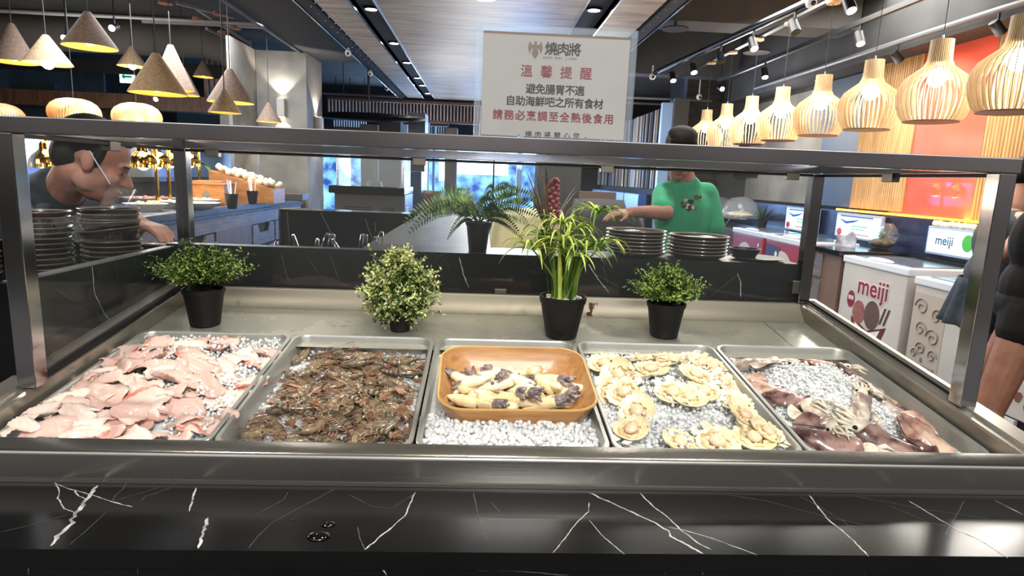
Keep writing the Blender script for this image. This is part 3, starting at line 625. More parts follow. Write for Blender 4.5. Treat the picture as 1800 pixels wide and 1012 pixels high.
# ---------------- five gastronorm pans hung in the well
PB = [-0.85, -0.471, -0.112, 0.252, 0.618, 0.985]; PS0, PS1, PO = 0.07, 0.596, -0.03
def rrect(w_, l_, r, n=6):
    pts = []
    for cx, cy, a0 in ((w_ / 2 - r, l_ / 2 - r, 0), (-w_ / 2 + r, l_ / 2 - r, 90), (-w_ / 2 + r, -l_ / 2 + r, 180), (w_ / 2 - r, -l_ / 2 + r, 270)):
        for i in range(n + 1): a = R(a0 + 90 * i / n); pts.append((cx + r * math.cos(a), cy + r * math.sin(a)))
    return pts
def loops(b, rings, mi=0, cap0=False, cap1=True):
    n = len(rings[0][0]); vs = []; fs = []
    for pts, z in rings: vs += [(x, y, z) for x, y in pts]
    for i in range(len(rings) - 1):
        for j in range(n): fs.append((i * n + j, i * n + (j + 1) % n, (i + 1) * n + (j + 1) % n, (i + 1) * n + j))
    if cap0: fs.append(tuple(range(n - 1, -1, -1)))
    if cap1: fs.append(tuple((len(rings) - 1) * n + j for j in range(n)))
    b.add(vs, fs, mi); return b
PL = PS1 - PS0; PANC = []
labels = ['steel pan of pink sliced fish fillet', 'steel pan heaped with raw shrimp', 'steel pan of crushed ice holding the wooden box', 'steel pan of scallops on ice', 'steel pan of purple-skinned squid under ice']
for i in range(5):
    wdt = PB[i + 1] - PB[i] - 0.004; cx = (PB[i] + PB[i + 1]) / 2
    rings = [(rrect(wdt, PL, 0.035), -0.006), (rrect(wdt, PL, 0.035), 0.0), (rrect(wdt - 0.003, PL - 0.003, 0.034), 0.0015), (rrect(wdt - 0.016, PL - 0.016, 0.032), 0.0015),
             (rrect(wdt - 0.022, PL - 0.022, 0.030), -0.004), (rrect(wdt - 0.034, PL - 0.034, 0.030), -0.052), (rrect(wdt - 0.044, PL - 0.044, 0.028), -0.060), (rrect(wdt - 0.06, PL - 0.06, 0.02), -0.062)]
    c = T(cx, (PS0 + PS1) / 2, PO); PANC.append(c)
    o = loops(MB(), rings).build('food_pan', PANST, None, 35, loc=c, rot=TILT)
    tag(o, labels[i], 'food pan', 'five steel pans in the seafood well')
def pan_pt(i, u, v, h=0.0):
    """u, v in 0..1 across and up the pan, h above its rim"""
    wdt = PB[i + 1] - PB[i]
    return T(PB[i] + u * wdt, PS0 + v * PL, PO + h)
# ---------------- acrylic notice on the top rail
sg = empty('notice_stand', 'clear acrylic stand holding a printed Chinese notice on the top rail', 'sign', (0.13, 1.196, ZT + 0.029))
ACR = glass_mat('acrylic_edge', (0.93, 0.97, 1.0), 0.10, 0.03, (0.85, 0.92, 1.0)); ACF = glass_mat('acrylic_face', (0.985, 0.99, 0.995), 0.01, 0.02)
q0 = aY(832, 240, 1.19); q1 = aY(1122, 58, 1.19); x0, x1, z1 = q0.x, q1.x, q1.z + 0.004; zb = ZT + 0.0295
under(sg, MB().box((x0, 1.19, zb), (x1, 1.193, z1), 1).box((x0, 1.199, zb), (x1, 1.202, z1), 1).box((x0, 1.19, zb), (x0 + 0.012, 1.202, z1)).box((x1 - 0.012, 1.19, zb), (x1, 1.202, z1)).box((x0, 1.19, z1 - 0.012), (x1, 1.202, z1)).build('acrylic_holder', [ACR, ACF], None, 0))
under(sg, MB().box((x0 + 0.01, 1.185, zb), (x1 - 0.01, 1.215, zb + 0.004)).build('foot', ACR, None, 0))
PAPER = mat('notice_paper', (0.66, 0.645, 0.63), 0.7, col2=(0.62, 0.605, 0.59), scale=5)
pp = under(sg, MB().box((x0 + 0.0135, 1.1945, zb + 0.003), (x1 - 0.0125, 1.1955, z1 - 0.0125)).box((x0 + 0.0135, 1.1943, z1 - 0.0165), (x1 - 0.0125, 1.1945, z1 - 0.0125), 1).build('paper_sheet', [PAPER, mat('paper_top_edge', (0.50, 0.40, 0.33), 0.7)], None, 0))
ROSE = mat('rose_ink', (0.47, 0.16, 0.20), 0.6); INK = mat('black_ink', (0.06, 0.055, 0.055), 0.6)
def sg_rows(rows):
    b = MB(); pxm = (aY(1100, 150, 1.194).x - aY(1000, 150, 1.194).x) / 100
    for t_, px, py, wpx, cpx, mi, bold in rows:
        n = len(t_); p = aY(px, py, 1.194)
        for k, ch in enumerate(t_):
            if ch == ' ': continue
            vs, fs = text_mesh(ch, cpx * pxm * 1.02, 'CENTER', bold)
            if not vs: continue
            x = p.x + (k - (n - 1) / 2) * wpx * pxm / n
            b.add([(v[0] + x, 1.1941 - v[2], v[1] + p.z) for v in vs], fs, mi)
    return b
b = sg_rows([('溫馨提醒', 978, 128.5, 138, 21, 0, 0.0003), ('避免腸胃不適', 976, 159, 103, 17.5, 1, 0.0003), ('自助海鮮吧之所有食材', 975, 181, 172, 17.5, 1, 0.0003),
             ('請務必烹調至全熟後食用', 973, 206.5, 216, 17.5, 0, 0.00035), ('-燒肉將關心您-', 971, 238.5, 136, 12, 1, 0.0001), ('燒肉將', 990, 88, 62, 22, 1, 0.0004), ('SHAO ROU JIANG', 984, 102.5, 60, 5, 1, 0.0)])
b.build('lettering', [ROSE, INK], pp, 0)
# winged crest beside the title
b = MB(); c = aY(941, 88, 1.194); k = 0.00105
body = [(0, 15), (3, 13), (2, 10), (5, 8), (4, 2), (6, -6), (3, -11), (0, -15), (-3, -11), (-6, -6), (-4, 2), (-5, 8), (-2, 10), (-3, 13)]
wing = [(4, 7), (7, 10), (10, 15), (12, 9), (13, 3), (11, -3), (8, -7), (9, -2), (7, 1), (5, 2)]
for poly in (body, wing, [(-x, y) for x, y in wing][::-1]):
    b.add([(c.x + x * k, 1.1941, c.z + y * k) for x, y in poly], [tuple(range(len(poly)))])
b.build('crest', mat('taupe_ink', (0.42, 0.36, 0.31), 0.6), pp, 0)
# ================================================================ crushed ice and seafood
rf = random.Random(21)
ICE = mat('crushed_ice', (0.90, 0.905, 0.90), 0.08, ior=1.31, col2=(0.82, 0.83, 0.83), scale=40, sss=0.6, sssr=(0.008, 0.008, 0.008))
ICEB = mat('packed_ice', (0.88, 0.89, 0.90), 0.25, col2=(0.76, 0.78, 0.79), scale=70)
CH = []
for k in range(8):                                   # eight irregular chips
    b = MB().ell((0, 0, 0), (1, rf.uniform(0.7, 1), rf.uniform(0.55, 0.9)), 7, 5)
    CH.append(([V(v) * rf.uniform(0.82, 1.15) for v in b.v], b.f))
def chip(b, p, r):
    vs, fs = rf.choice(CH); M = Matrix.Translation(p) @ Euler((rf.uniform(0, 6.28), rf.uniform(0, 6.28), rf.uniform(0, 6.28))).to_matrix().to_4x4() @ Matrix.Scale(r, 4)
    b.add(vs, fs, 0, M)
def ice_bed(i, hfun, n, rr, label, keep=lambda u, v: True):
    b = MB(); nu, nv = 26, 36
    b.grid(lambda a, c: pan_pt(i, 0.035 + a * 0.93, 0.03 + c * 0.95, hfun(a, c) - 0.004 + 0.003 * noise.noise(V((a * 22, c * 30, i)))), nu, nv, 1)
    k = 0
    while k < n:
        u, v = rf.random(), rf.random()
        if not keep(u, v): continue
        chip(b, pan_pt(i, 0.04 + u * 0.92, 0.035 + v * 0.94, hfun(u, v) + rf.uniform(-0.003, 0.004)), rf.uniform(*rr)); k += 1
    o = b.build('crushed_ice', [ICE, ICEB], None, 60); tag(o, label, 'ice', kind='stuff'); return o
def edge(u, v, w_=0.18): return min(1, u / w_, (1 - u) / w_, v / w_, (1 - v) / w_)
def smooth(x): x = max(0, min(1, x)); return x * x * (3 - 2 * x)
H = [lambda u, v: -0.016 + 0.034 * smooth(edge(u, v, 0.45)) * (0.6 + 0.4 * v),
     lambda u, v: -0.040 + 0.026 * smooth(edge(u, v, 0.4)) * (1 - 0.8 * smooth((v - 0.75) / 0.2)),
     lambda u, v: -0.012 + 0.010 * math.sin(u * PI) - 0.03 * smooth((v - 0.8) / 0.2) - 0.010 * (0.2 < v < 0.9) - 0.008 * (u > 0.9),
     lambda u, v: -0.024 + 0.034 * smooth(edge(u, v, 0.4)),
     lambda u, v: -0.036 + 0.080 * smooth(edge(u, v, 0.5)) * (1.0 - 0.30 * (1 - v))]
ice_bed(0, H[0], 1000, (0.003, 0.0055), 'crushed ice scattered over and under the pink fish slices', lambda u, v: u + v * 0.8 > 0.85 + rf.uniform(-0.2, 0.1))
ice_bed(1, H[1], 750, (0.004, 0.007), 'crushed ice showing between the raw shrimp')
ice_bed(2, H[2], 1300, (0.0045, 0.0075), 'clear crushed ice packed in front of the wooden box', lambda u, v: v < 0.3 or v > 0.85)
ice_bed(3, H[3], 2500, (0.0026, 0.0048), 'crushed ice around the half-shell scallops')
ice_bed(4, H[4], 3600, (0.0024, 0.0044), 'high mound of crushed ice over the squid')
def pnrm(i, u, v, hf, e=0.03):
    a = pan_pt(i, u + e, v, hf(u + e, v)) - pan_pt(i, u - e, v, hf(u - e, v)); c = pan_pt(i, u, v + e, hf(u, v + e)) - pan_pt(i, u, v - e, hf(u, v - e))
    return a.cross(c).normalized()
def lay(nrm, yaw, pitch=0.0, roll=0.0):
    q = V((0, 0, 1)).rotation_difference(nrm).to_matrix()
    return (q @ Euler((pitch, roll, yaw), 'XYZ').to_matrix()).to_euler()

# ---- sliced fish fillet
def fish_mat(name, a, b_, st):
    m = mat(name, a, 0.28, col2=b_, scale=22, detail=3, sss=0.12, coat=0.25, bump=0.2, bscale=60, thr=(0.30, 0.72)); return m
FISH = [fish_mat('fillet_pink', (0.89, 0.80, 0.75), (0.86, 0.71, 0.66), 0), fish_mat('fillet_pale', (0.93, 0.87, 0.82), (0.90, 0.78, 0.73), 0), fish_mat('fillet_rosy', (0.86, 0.74, 0.69), (0.82, 0.65, 0.61), 0)]
RED = mat('fillet_red_edge', (0.80, 0.42, 0.36), 0.3, col2=(0.88, 0.62, 0.56), scale=60, sss=0.2)
def fish_mesh(seed):
    r = random.Random(seed); L_, W2, th = r.uniform(0.058, 0.088), r.uniform(0.022, 0.034), r.uniform(0.004, 0.007)
    bend, twist, taper, ph = r.uniform(-0.30, 0.22), r.uniform(-0.5, 0.5), r.uniform(0.15, 0.6), r.uniform(0, 6)
    b = MB(); nu, nv = 17, 9
    def top(u, v, s):
        x = (u - 0.5) * L_; wv = W2 * (1 - taper * u ** 1.5) * (1 - 0.28 * (2 * u - 1) ** 10) * (1 + 0.09 * math.sin(u * 11 + ph) + 0.06 * math.sin(u * 23 + 2 * ph))
        y = (v - 0.5) * 2 * wv + 0.005 * math.sin(u * 5 + ph)
        x += 0.006 * math.sin(v * 7 + ph) * (u - 0.5) * 2; z = bend * (x * x) / L_ * 4 * 0.25 + 0.006 * math.sin(v * 6 + ph + u * 5) + 0.0012 * math.sin(u * 46 + v * 9)
        e = (1 - abs(2 * v - 1) ** 4) * (1 - abs(2 * u - 1) ** 6)
        z += s * th / 2 * (0.25 + 0.75 * e); a = twist * (u - 0.5)
        return (x, y * math.cos(a) - z * math.sin(a), y * math.sin(a) + z * math.cos(a) + 0.006)
    b.grid(lambda u, v: top(u, v, 1), nu, nv, 0); n0 = len(b.v); b.grid(lambda u, v: top(u, v, -1), nu, nv, 0)
    b.f[len(b.f) // 2:] = [f[::-1] for f in b.f[len(b.f) // 2:]]
    per = [i for i in range(nu)] + [j * nu + nu - 1 for j in range(1, nv)] + [(nv - 1) * nu + i for i in range(nu - 2, -1, -1)] + [j * nu for j in range(nv - 2, 0, -1)]
    for k in range(len(per)): a, c = per[k], per[(k + 1) % len(per)]; b.f.append((a, n0 + a, n0 + c, c)); b.m.append(0)
    if seed % 3 == 0:                                 # a red band along one side
        for q in range((nu - 1) * (nv - 1)):
            if q // (nu - 1) == nv - 2: b.m[q] = 1
    return b
FM = []
for s in range(9): FM.append(fish_mesh(s).mesh('fish_slice', [FISH[s % 3], RED], 60))
spots = []
for r_ in range(11):
    for c_ in range(7):
        u = 0.09 + c_ * 0.137 + rf.uniform(-0.05, 0.05); v = 0.085 + r_ * 0.083 + rf.uniform(-0.03, 0.03)
        if v > 0.92 or u < 0.06 or u > 0.95: continue
        if v > 0.45 and u > 0.40 and v < 0.86 and rf.random() < 0.45: continue
        spots.append((u, v))
where = lambda u, v: ('near corner' if v < 0.3 and u < 0.4 else 'front edge' if v < 0.3 else 'rear edge' if v > 0.75 else 'middle')
for k, (u, v) in enumerate(sorted(spots, key=lambda s: -s[1])):
    heap = 0.012 if (v < 0.55 and u < 0.75) else 0.0
    p = pan_pt(0, u, v, H[0](u, v) + 0.003 + heap * rf.random()); nr = pnrm(0, u, v, H[0])
    o = bpy.data.objects.new('fish_slice', FM[k % 9]); COL.objects.link(o); o.location = p
    o.rotation_euler = lay(nr, rf.uniform(-0.6, 0.9) + (PI if rf.random() < 0.5 else 0), rf.uniform(-0.28, 0.28), rf.uniform(-0.35, 0.2)); o.scale = (rf.uniform(0.9, 1.2),) * 3
    tag(o, 'pink raw fish slice in the heap of fillet at the %s of its pan' % where(u, v), 'fish slice', 'fish slices at the %s' % where(u, v))

b = MB()                                             # loose chips lying on the upper slices
for k in range(1500):
    u, v = rf.random(), rf.random()
    if u + v * 0.9 < 0.95 + rf.uniform(-0.15, 0.15): continue
    chip(b, pan_pt(0, 0.06 + u * 0.88, 0.06 + v * 0.88, H[0](u, v) + rf.uniform(0.006, 0.019)), rf.uniform(0.0025, 0.005))
o = b.build('crushed_ice', [ICE], None, 60); tag(o, 'loose ice chips sprinkled over the rear fish slices', 'ice', kind='stuff')

# ---- raw shrimp
SHR = [mat('shrimp_shell_a', (0.50, 0.45, 0.36), 0.14, col2=(0.31, 0.26, 0.20), scale=75, coat=0.6, sss=0.08, detail=3), mat('shrimp_shell_b', (0.57, 0.49, 0.39), 0.14, col2=(0.38, 0.31, 0.24), scale=75, coat=0.6, sss=0.08, detail=3),
       mat('shrimp_shell_c', (0.42, 0.37, 0.30), 0.14, col2=(0.26, 0.21, 0.16), scale=75, coat=0.6, sss=0.08, detail=3)]
BAND = mat('shrimp_band', (0.55, 0.49, 0.39), 0.2, coat=0.5)
TAILM = mat('shrimp_tail', (0.42, 0.27, 0.20), 0.25, col2=(0.58, 0.44, 0.32), scale=80, coat=0.4)
LEGM = mat('shrimp_legs', (0.70, 0.58, 0.46), 0.35, col2=(0.54, 0.42, 0.32), scale=80)
ANTM = mat('shrimp_feeler', (0.50, 0.33, 0.27), 0.4)
EYEM = mat('shrimp_eye', (0.02, 0.02, 0.02), 0.1)
def shrimp_proto(seed, curl):
    r = random.Random(seed); Ls = 0.098; n = 44
    pts = []; x = y = 0.0; a = 0.35
    for i in range(n + 1):                             # spine in the local x-y plane, lying on its side
        t = i / n; pts.append(V((x, y, 0))); a -= curl * (0.5 + 1.2 * t) / n; x += math.cos(a) * Ls / n; y += math.sin(a) * Ls / n
    c = sum(pts, V()) / len(pts); pts = [p - c for p in pts]
    rad = []
    for i in range(n + 1):
        t = i / n; base = 0.0050 + 0.0048 * smooth(t / 0.16) if t < 0.3 else 0.0098 - 0.0062 * ((t - 0.3) / 0.7) ** 1.2
        if t > 0.34: base *= 1 + 0.09 * ((t - 0.34) * 9.1 % 1.0) - 0.04
        rad.append(base * (0.35 if i == 0 else 1) * (0.5 if i == n else 1))
    b = MB().tube(pts, rad, 12, 0, True, 0.82)
    for q in range(n * 12):
        t = (q // 12) / n
        if t > 0.34 and ((t - 0.34) * 9.1 % 1.0) > 0.72: b.m[q] = 1
    d0 = (pts[0] - pts[2]).normalized(); b.tube([pts[0] + V((0, 0.003, 0)), pts[0] + d0 * 0.018 + V((0, 0.005, 0)), pts[0] + d0 * 0.026 + V((0, 0.008, 0))], [0.0028, 0.0014, 0.0003], 6, 0)
    body = b.build('shrimp', [SHR[seed % 3], BAND], None, 180)
    d = (pts[-1] - pts[-3]).normalized(); sd = V((-d.y, d.x, 0)); b = MB()
    for ang, ln in ((-0.7, 0.85), (-0.3, 1), (0.05, 0.8), (0.4, 1), (0.75, 0.85)):
        dd = (d * math.cos(ang) + sd * math.sin(ang)); s2 = V((-dd.y, dd.x, 0)); L2 = 0.021 * ln; zz = r.uniform(-0.002, 0.003)
        vs = [pts[-1] - s2 * 0.001, pts[-1] + s2 * 0.001, pts[-1] + dd * L2 * 0.55 + s2 * 0.0038 + V((0, 0, 0.001 + zz)), pts[-1] + dd * L2 + V((0, 0, zz)), pts[-1] + dd * L2 * 0.55 - s2 * 0.0038 + V((0, 0, -0.0005 + zz))]
        b.add(vs + [v + V((0, 0, 0.0008)) for v in vs], [(4, 3, 2, 1, 0), (5, 6, 7, 8, 9)] + [(i, (i + 1) % 5, 5 + (i + 1) % 5, 5 + i) for i in range(5)])
    b.build('tail_fan', TAILM, body, 0)
    b = MB()
    for i in range(9):                                 # walking legs then swimmerets, along the belly
        t = 0.14 + i * 0.07; j = int(t * n); d = (pts[j + 1] - pts[j - 1]).normalized(); bel = V((d.y, -d.x, 0)) * (1 if curl > 0 else -1)
        p = pts[j] + bel * rad[j] * 0.8; ln = 0.019 if i < 5 else 0.009
        for zz in (-0.003, 0.003):
            k1 = p + bel * ln * 0.5 - d * 0.003 * (1 if i < 5 else -1) + V((0, 0, zz)); b.tube([p + V((0, 0, zz * 0.5)), k1, k1 + bel * ln * 0.5 - d * r.uniform(0.002, 0.008) + V((0, 0, zz))], [0.0011, 0.0008, 0.0003] if i < 5 else [0.0016, 0.0013, 0.0005], 5)
    b.build('legs', LEGM, body, 60)
    b = MB(); d0 = (pts[0] - pts[3]).normalized(); s0 = V((-d0.y, d0.x, 0))
    for sgn in (1, -1):
        b.tube([pts[0] + d0 * 0.006, pts[0] + d0 * 0.02 + s0 * 0.012 * sgn, pts[0] + d0 * 0.02 + s0 * 0.035 * sgn + V((0, 0, 0.006)), pts[0] - d0 * 0.02 + s0 * 0.06 * sgn + V((0, 0, 0.002))], [0.0008, 0.0006, 0.0005, 0.0002], 5)
        b.tube([pts[0] + d0 * 0.006, pts[0] + d0 * 0.030 + s0 * 0.006 * sgn], [0.0009, 0.0003], 5)
    b.build('feelers', ANTM, body, 60)
    b = MB()
    for z in (-0.0045, 0.0045): b.ell(pts[2] + d0 * 0.002 + V((0, 0.0015, z)), 0.0019, 8, 6)
    b.build('eyes', EYEM, body, 60)
    return body
SP = [shrimp_proto(s, c) for s, c in ((0, 1.9), (1, 2.6), (2, 1.2), (3, 3.2), (4, 2.2), (5, 0.8))]
SK = [kids(s) for s in SP]
spots = []
for r_ in range(11):
    for c_ in range(6):
        u = 0.11 + c_ * 0.157 + rf.uniform(-0.06, 0.06); v = 0.10 + r_ * 0.076 + rf.uniform(-0.03, 0.03)
        if not (0.09 < u < 0.92): continue
        if u < 0.27 and 0.30 < v < 0.42: continue
        if u < 0.36 and 0.62 < v < 0.74: continue
        if v > 0.80 and u > 0.62: continue
        spots.append((u, v, 0))
for k in range(34): spots.append((rf.uniform(0.26, 0.84), rf.uniform(0.12, 0.74), 1))
used = set()
for k, (u, v, lay_) in enumerate(sorted(spots, key=lambda s: (s[2], -s[1]))):
    j = k % 6; h = H[1](u, v) + 0.008 + lay_ * 0.014 + rf.uniform(0, 0.004); p = pan_pt(1, u, v, h); nr = pnrm(1, u, v, H[1])
    ro = lay(nr, rf.uniform(-0.9, 0.9) + (PI if rf.random() < 0.5 else 0), rf.uniform(-0.3, 0.3) + (PI if rf.random() < 0.35 else 0), rf.uniform(-0.25, 0.25))
    if lay_ == 1: lab, gr = 'grey-brown raw shrimp lying on top of the shrimp heap', 'shrimp on top of the heap'
    elif v < 0.3: lab, gr = 'grey-brown raw shrimp at the front of the shrimp pan', 'shrimp at the front of the pan'
    elif v > 0.62: lab, gr = 'grey-brown raw shrimp at the back of the shrimp pan', 'shrimp at the back of the pan'
    else: lab, gr = 'grey-brown raw shrimp in the middle of the shrimp pan', 'shrimp in the middle of the pan'
    sc_ = rf.uniform(0.92, 1.22)
    if j not in used: used.add(j); o = SP[j]; o.location = p; o.rotation_euler = ro; o.scale = (sc_,) * 3
    else: o = dup(SP[j], None, p, ro, sc_, SK[j])
    tag(o, lab, 'shrimp', gr)

# ---- wooden box of baby squid
OAK = wood_mat('honey_veneer', (0.71, 0.53, 0.34), (0.61, 0.43, 0.25), 5, (2, 14, 14), 0.38, 0.05, 0.15)
OAKE = mat('veneer_edge', (0.80, 0.62, 0.36), 0.5)
bc = T(0.080, 0.300, -0.052); BW, BL, BH = 0.326, 0.268, 0.064
rings = [(rrect(BW * 0.80, BL * 0.80, 0.05), 0.0), (rrect(BW * 0.87, BL * 0.87, 0.052), 0.012), (rrect(BW, BL, 0.058), BH - 0.002), (rrect(BW - 0.002, BL - 0.002, 0.057), BH), (rrect(BW - 0.010, BL - 0.010, 0.054), BH), (rrect(BW - 0.012, BL - 0.012, 0.053), BH - 0.002),
         (rrect(BW * 0.82, BL * 0.82, 0.05), 0.012), (rrect(BW * 0.70, BL * 0.70, 0.045), 0.006)]
b = loops(MB(), rings, 0, True, True); n = len(rings[0][0])
for q in range(2 * n, 4 * n): b.m[q] = 1
o = b.build('wooden_box', [OAK, OAKE], None, 50, loc=bc, rot=(TH + R(4), 0, R(1.5)))
tag(o, 'rounded honey-coloured wooden box of baby squid set on ice', 'wooden box')
BM = Matrix.Translation(bc) @ Euler((TH + R(4), 0, R(1.5))).to_matrix().to_4x4()
BSQ = [mat('baby_squid_a', (0.94, 0.91, 0.80), 0.22, col2=(0.88, 0.82, 0.67), scale=40, sss=0.25, coat=0.4), mat('baby_squid_b', (0.92, 0.87, 0.73), 0.22, col2=(0.85, 0.74, 0.54), scale=40, sss=0.25, coat=0.4)]
TENT = mat('squid_tentacle_grey', (0.64, 0.58, 0.54), 0.3, col2=(0.40, 0.34, 0.36), scale=70, coat=0.4)
def babysquid(seed):
    r = random.Random(seed); L_ = 0.056; pts = []; rad = []
    for i in range(15):
        t = i / 14; pts.append(V((t * L_ - L_ / 2, 0.005 * math.sin(t * 2.4 + seed), 0.0))); rad.append(max(0.001, 0.0155 * math.sin(min(1, (t + 0.03) * 1.5) * PI / 2) * (1 - 0.30 * t)) * (0.9 + 0.1 * r.random()))
    bd = MB().tube(pts, rad, 14, 0, True, 0.8).build('baby_squid', BSQ[seed % 2], None, 180)
    b = MB()
    for i in range(8):
        a = i * PI / 4; q = pts[-1] + V((0, math.cos(a) * 0.006, math.sin(a) * 0.005)); ln = r.uniform(0.006, 0.014)
        b.tube([pts[-1] + V((-0.004, math.cos(a) * 0.003, math.sin(a) * 0.003)), q + V((0.006, 0, 0)), q + V((0.008 + ln, r.uniform(-0.008, 0.008), r.uniform(-0.006, 0.006)))], [0.0052, 0.0046, 0.0020], 6)
    if seed != 3: b.build('tentacles', TENT, bd, 180)
    return bd
SQ = [babysquid(s) for s in range(5)]; SQK = [kids(s) for s in SQ]; used = set(); cnt = 0
for layer, (n_, zz, sx, sy) in enumerate(((14, 0.020, 0.31, 0.22), (20, 0.033, 0.38, 0.29), (20, 0.045, 0.39, 0.29), (10, 0.057, 0.28, 0.17))):
    for k in range(n_):
        a = k * 2.399 + layer; rr_ = math.sqrt((k + 0.5) / n_); x = math.cos(a) * rr_ * sx * BW; y = math.sin(a) * rr_ * sy * BL
        j = cnt % 5; cnt += 1; p = BM @ V((x, y - 0.010, zz + rf.uniform(-0.003, 0.004) - 0.012 * rr_ * (layer == 2))); ro = (rf.uniform(-0.4, 0.4), rf.uniform(-0.4, 0.4), rf.uniform(0, 6.28))
        if j not in used: used.add(j); o = SQ[j]; o.location = p; o.rotation_euler = ro
        else: o = dup(SQ[j], None, p, ro, rf.uniform(1.1, 1.4), SQK[j])
        pl = ('on top of the heap', 'deep in the heap')[layer < 2]
        tag(o, 'cream baby squid with grey tentacles lying %s in the wooden box' % pl, 'baby squid', 'baby squid ' + pl)

# ---- half-shell scallops
SHELL = mat('scallop_shell', (0.93, 0.91, 0.82), 0.35, col2=(0.86, 0.79, 0.62), scale=30, coat=0.3, bump=0.2)
SMEAT = mat('scallop_meat', (0.92, 0.82, 0.70), 0.22, col2=(0.86, 0.71, 0.57), scale=35, sss=0.3, coat=0.5)
MANT = mat('scallop_mantle', (0.76, 0.62, 0.40), 0.3, col2=(0.91, 0.83, 0.66), scale=50, coat=0.5)
SPK = mat('scallop_speck', (0.05, 0.04, 0.035), 0.4)
def scallop(seed):
    r = random.Random(seed); b = MB(); n = 60; nr_ = 9; rings = []
    def pt(k, q, under_=0):
        a = 2 * PI * k / n; ribs = 1 + 0.035 * math.cos(a * 17) * (q ** 2); R0 = 0.040 * ribs * (1 + 0.10 * math.cos(a)) * (1.0 - 0.20 * max(0, math.cos(a - PI)) ** 3)
        z = 0.010 * q ** 2.2 + 0.0012 * math.cos(a * 17) * q ** 2 - under_ * (0.0018 + 0.003 * (1 - q))
        return (R0 * q * math.cos(a), R0 * 0.93 * q * math.sin(a), z)
    vs = [(0, 0, 0)]; fs = []
    for i in range(1, nr_ + 1): vs += [pt(k, i / nr_) for k in range(n)]
    for i in range(nr_, 0, -1): vs += [pt(k, i / nr_, 1) for k in range(n)]
    vs.append((0, 0, -0.004))
    for k in range(n): fs.append((0, 1 + k, 1 + (k + 1) % n))
    for i in range(2 * nr_ - 1):
        for k in range(n): fs.append((1 + i * n + k, 1 + (i + 1) * n + k, 1 + (i + 1) * n + (k + 1) % n, 1 + i * n + (k + 1) % n))
    for k in range(n): fs.append((1 + (2 * nr_ - 1) * n + k, len(vs) - 1, 1 + (2 * nr_ - 1) * n + (k + 1) % n))
    b.add(vs, fs)
    for s_ in (1, -1): b.add([(-0.030, 0.004 * s_, 0.006), (-0.044, 0.006 * s_, 0.011), (-0.042, 0.020 * s_, 0.011), (-0.028, 0.022 * s_, 0.008), (-0.030, 0.004 * s_, 0.004), (-0.044, 0.006 * s_, 0.009), (-0.042, 0.020 * s_, 0.009), (-0.028, 0.022 * s_, 0.006)],
                       [(0, 1, 2, 3), (7, 6, 5, 4), (0, 4, 5, 1), (1, 5, 6, 2), (2, 6, 7, 3), (3, 7, 4, 0)])
    o = b.build('scallop', SHELL, None, 50)
    MB().ell((0.004, 0.0, 0.009), (0.0145, 0.0135, 0.0085), 18, 10).build('meat', SMEAT, o, 180)
    b = MB(); m_ = 40
    def mant(u, v):
        a = u * 2 * PI; q = 2 * PI * v; rr_ = 0.022 + 0.0025 * math.sin(a * 7 + seed); w_ = 0.0058 * (0.7 + 0.3 * math.sin(a * 3 + seed))
        return ((rr_ + w_ * math.cos(q)) * math.cos(a) * 1.05 + 0.002, (rr_ + w_ * math.cos(q)) * math.sin(a) * 0.95, 0.0055 + 0.0035 * math.sin(q) + 0.001 * math.sin(a * 13))
    b.grid(mant, m_, 9, 0, True); b.build('mantle', MANT, o, 180)
    b = MB()
    for k in range(2): a = r.uniform(0, 6.28); b.ell((0.038 * math.cos(a), 0.035 * math.sin(a), 0.0105), (0.0017, 0.0014, 0.001), 6, 5)
    b.build('speck', SPK, o, 180); return o
SC_ = [scallop(s) for s in range(4)]; SCK = [kids(s) for s in SC_]; used = set()
spx = [(1065, 640, 'rear row, by the wooden box corner'), (1125, 634, 'rear row'), (1172, 637, 'rear row, half under the next shell'), (1216, 632, 'rear row, last before the squid pan'), (1232, 642, 'rear row overlapping the last shell'), (1257, 648, 'rear corner toward the squid pan'),
       (1090, 660, 'stacked upright behind the cupped shells'), (1140, 655, 'under loose ice near the back'), (1100, 695, 'cupped shell leaning by the wooden box'), (1125, 668, 'big fluted shell lying over the others'), (1180, 690, 'pale shell in the middle of the pan'), (1225, 665, 'half buried in ice behind the middle'),
       (1270, 672, 'along the far pan wall, second down'), (1290, 710, 'along the pan wall next to the squid'), (1305, 737, 'brown-rimmed shell by the squid pan'), (1120, 725, 'long shell tilted on its edge'), (1065, 690, 'upright against the pan wall'), (1108, 765, 'front corner by the clear ice'),
       (1258, 778, 'front edge, mostly under ice'), (1325, 772, 'front corner, lower of the two'), (1350, 768, 'front corner, outer shell of the two'), (1195, 782, 'front edge, only its rim showing'), (1210, 700, 'sunk in ice in the middle'), (1160, 640, 'rear row between two larger shells'), (1240, 690, 'pale shell beside the ice mound')]
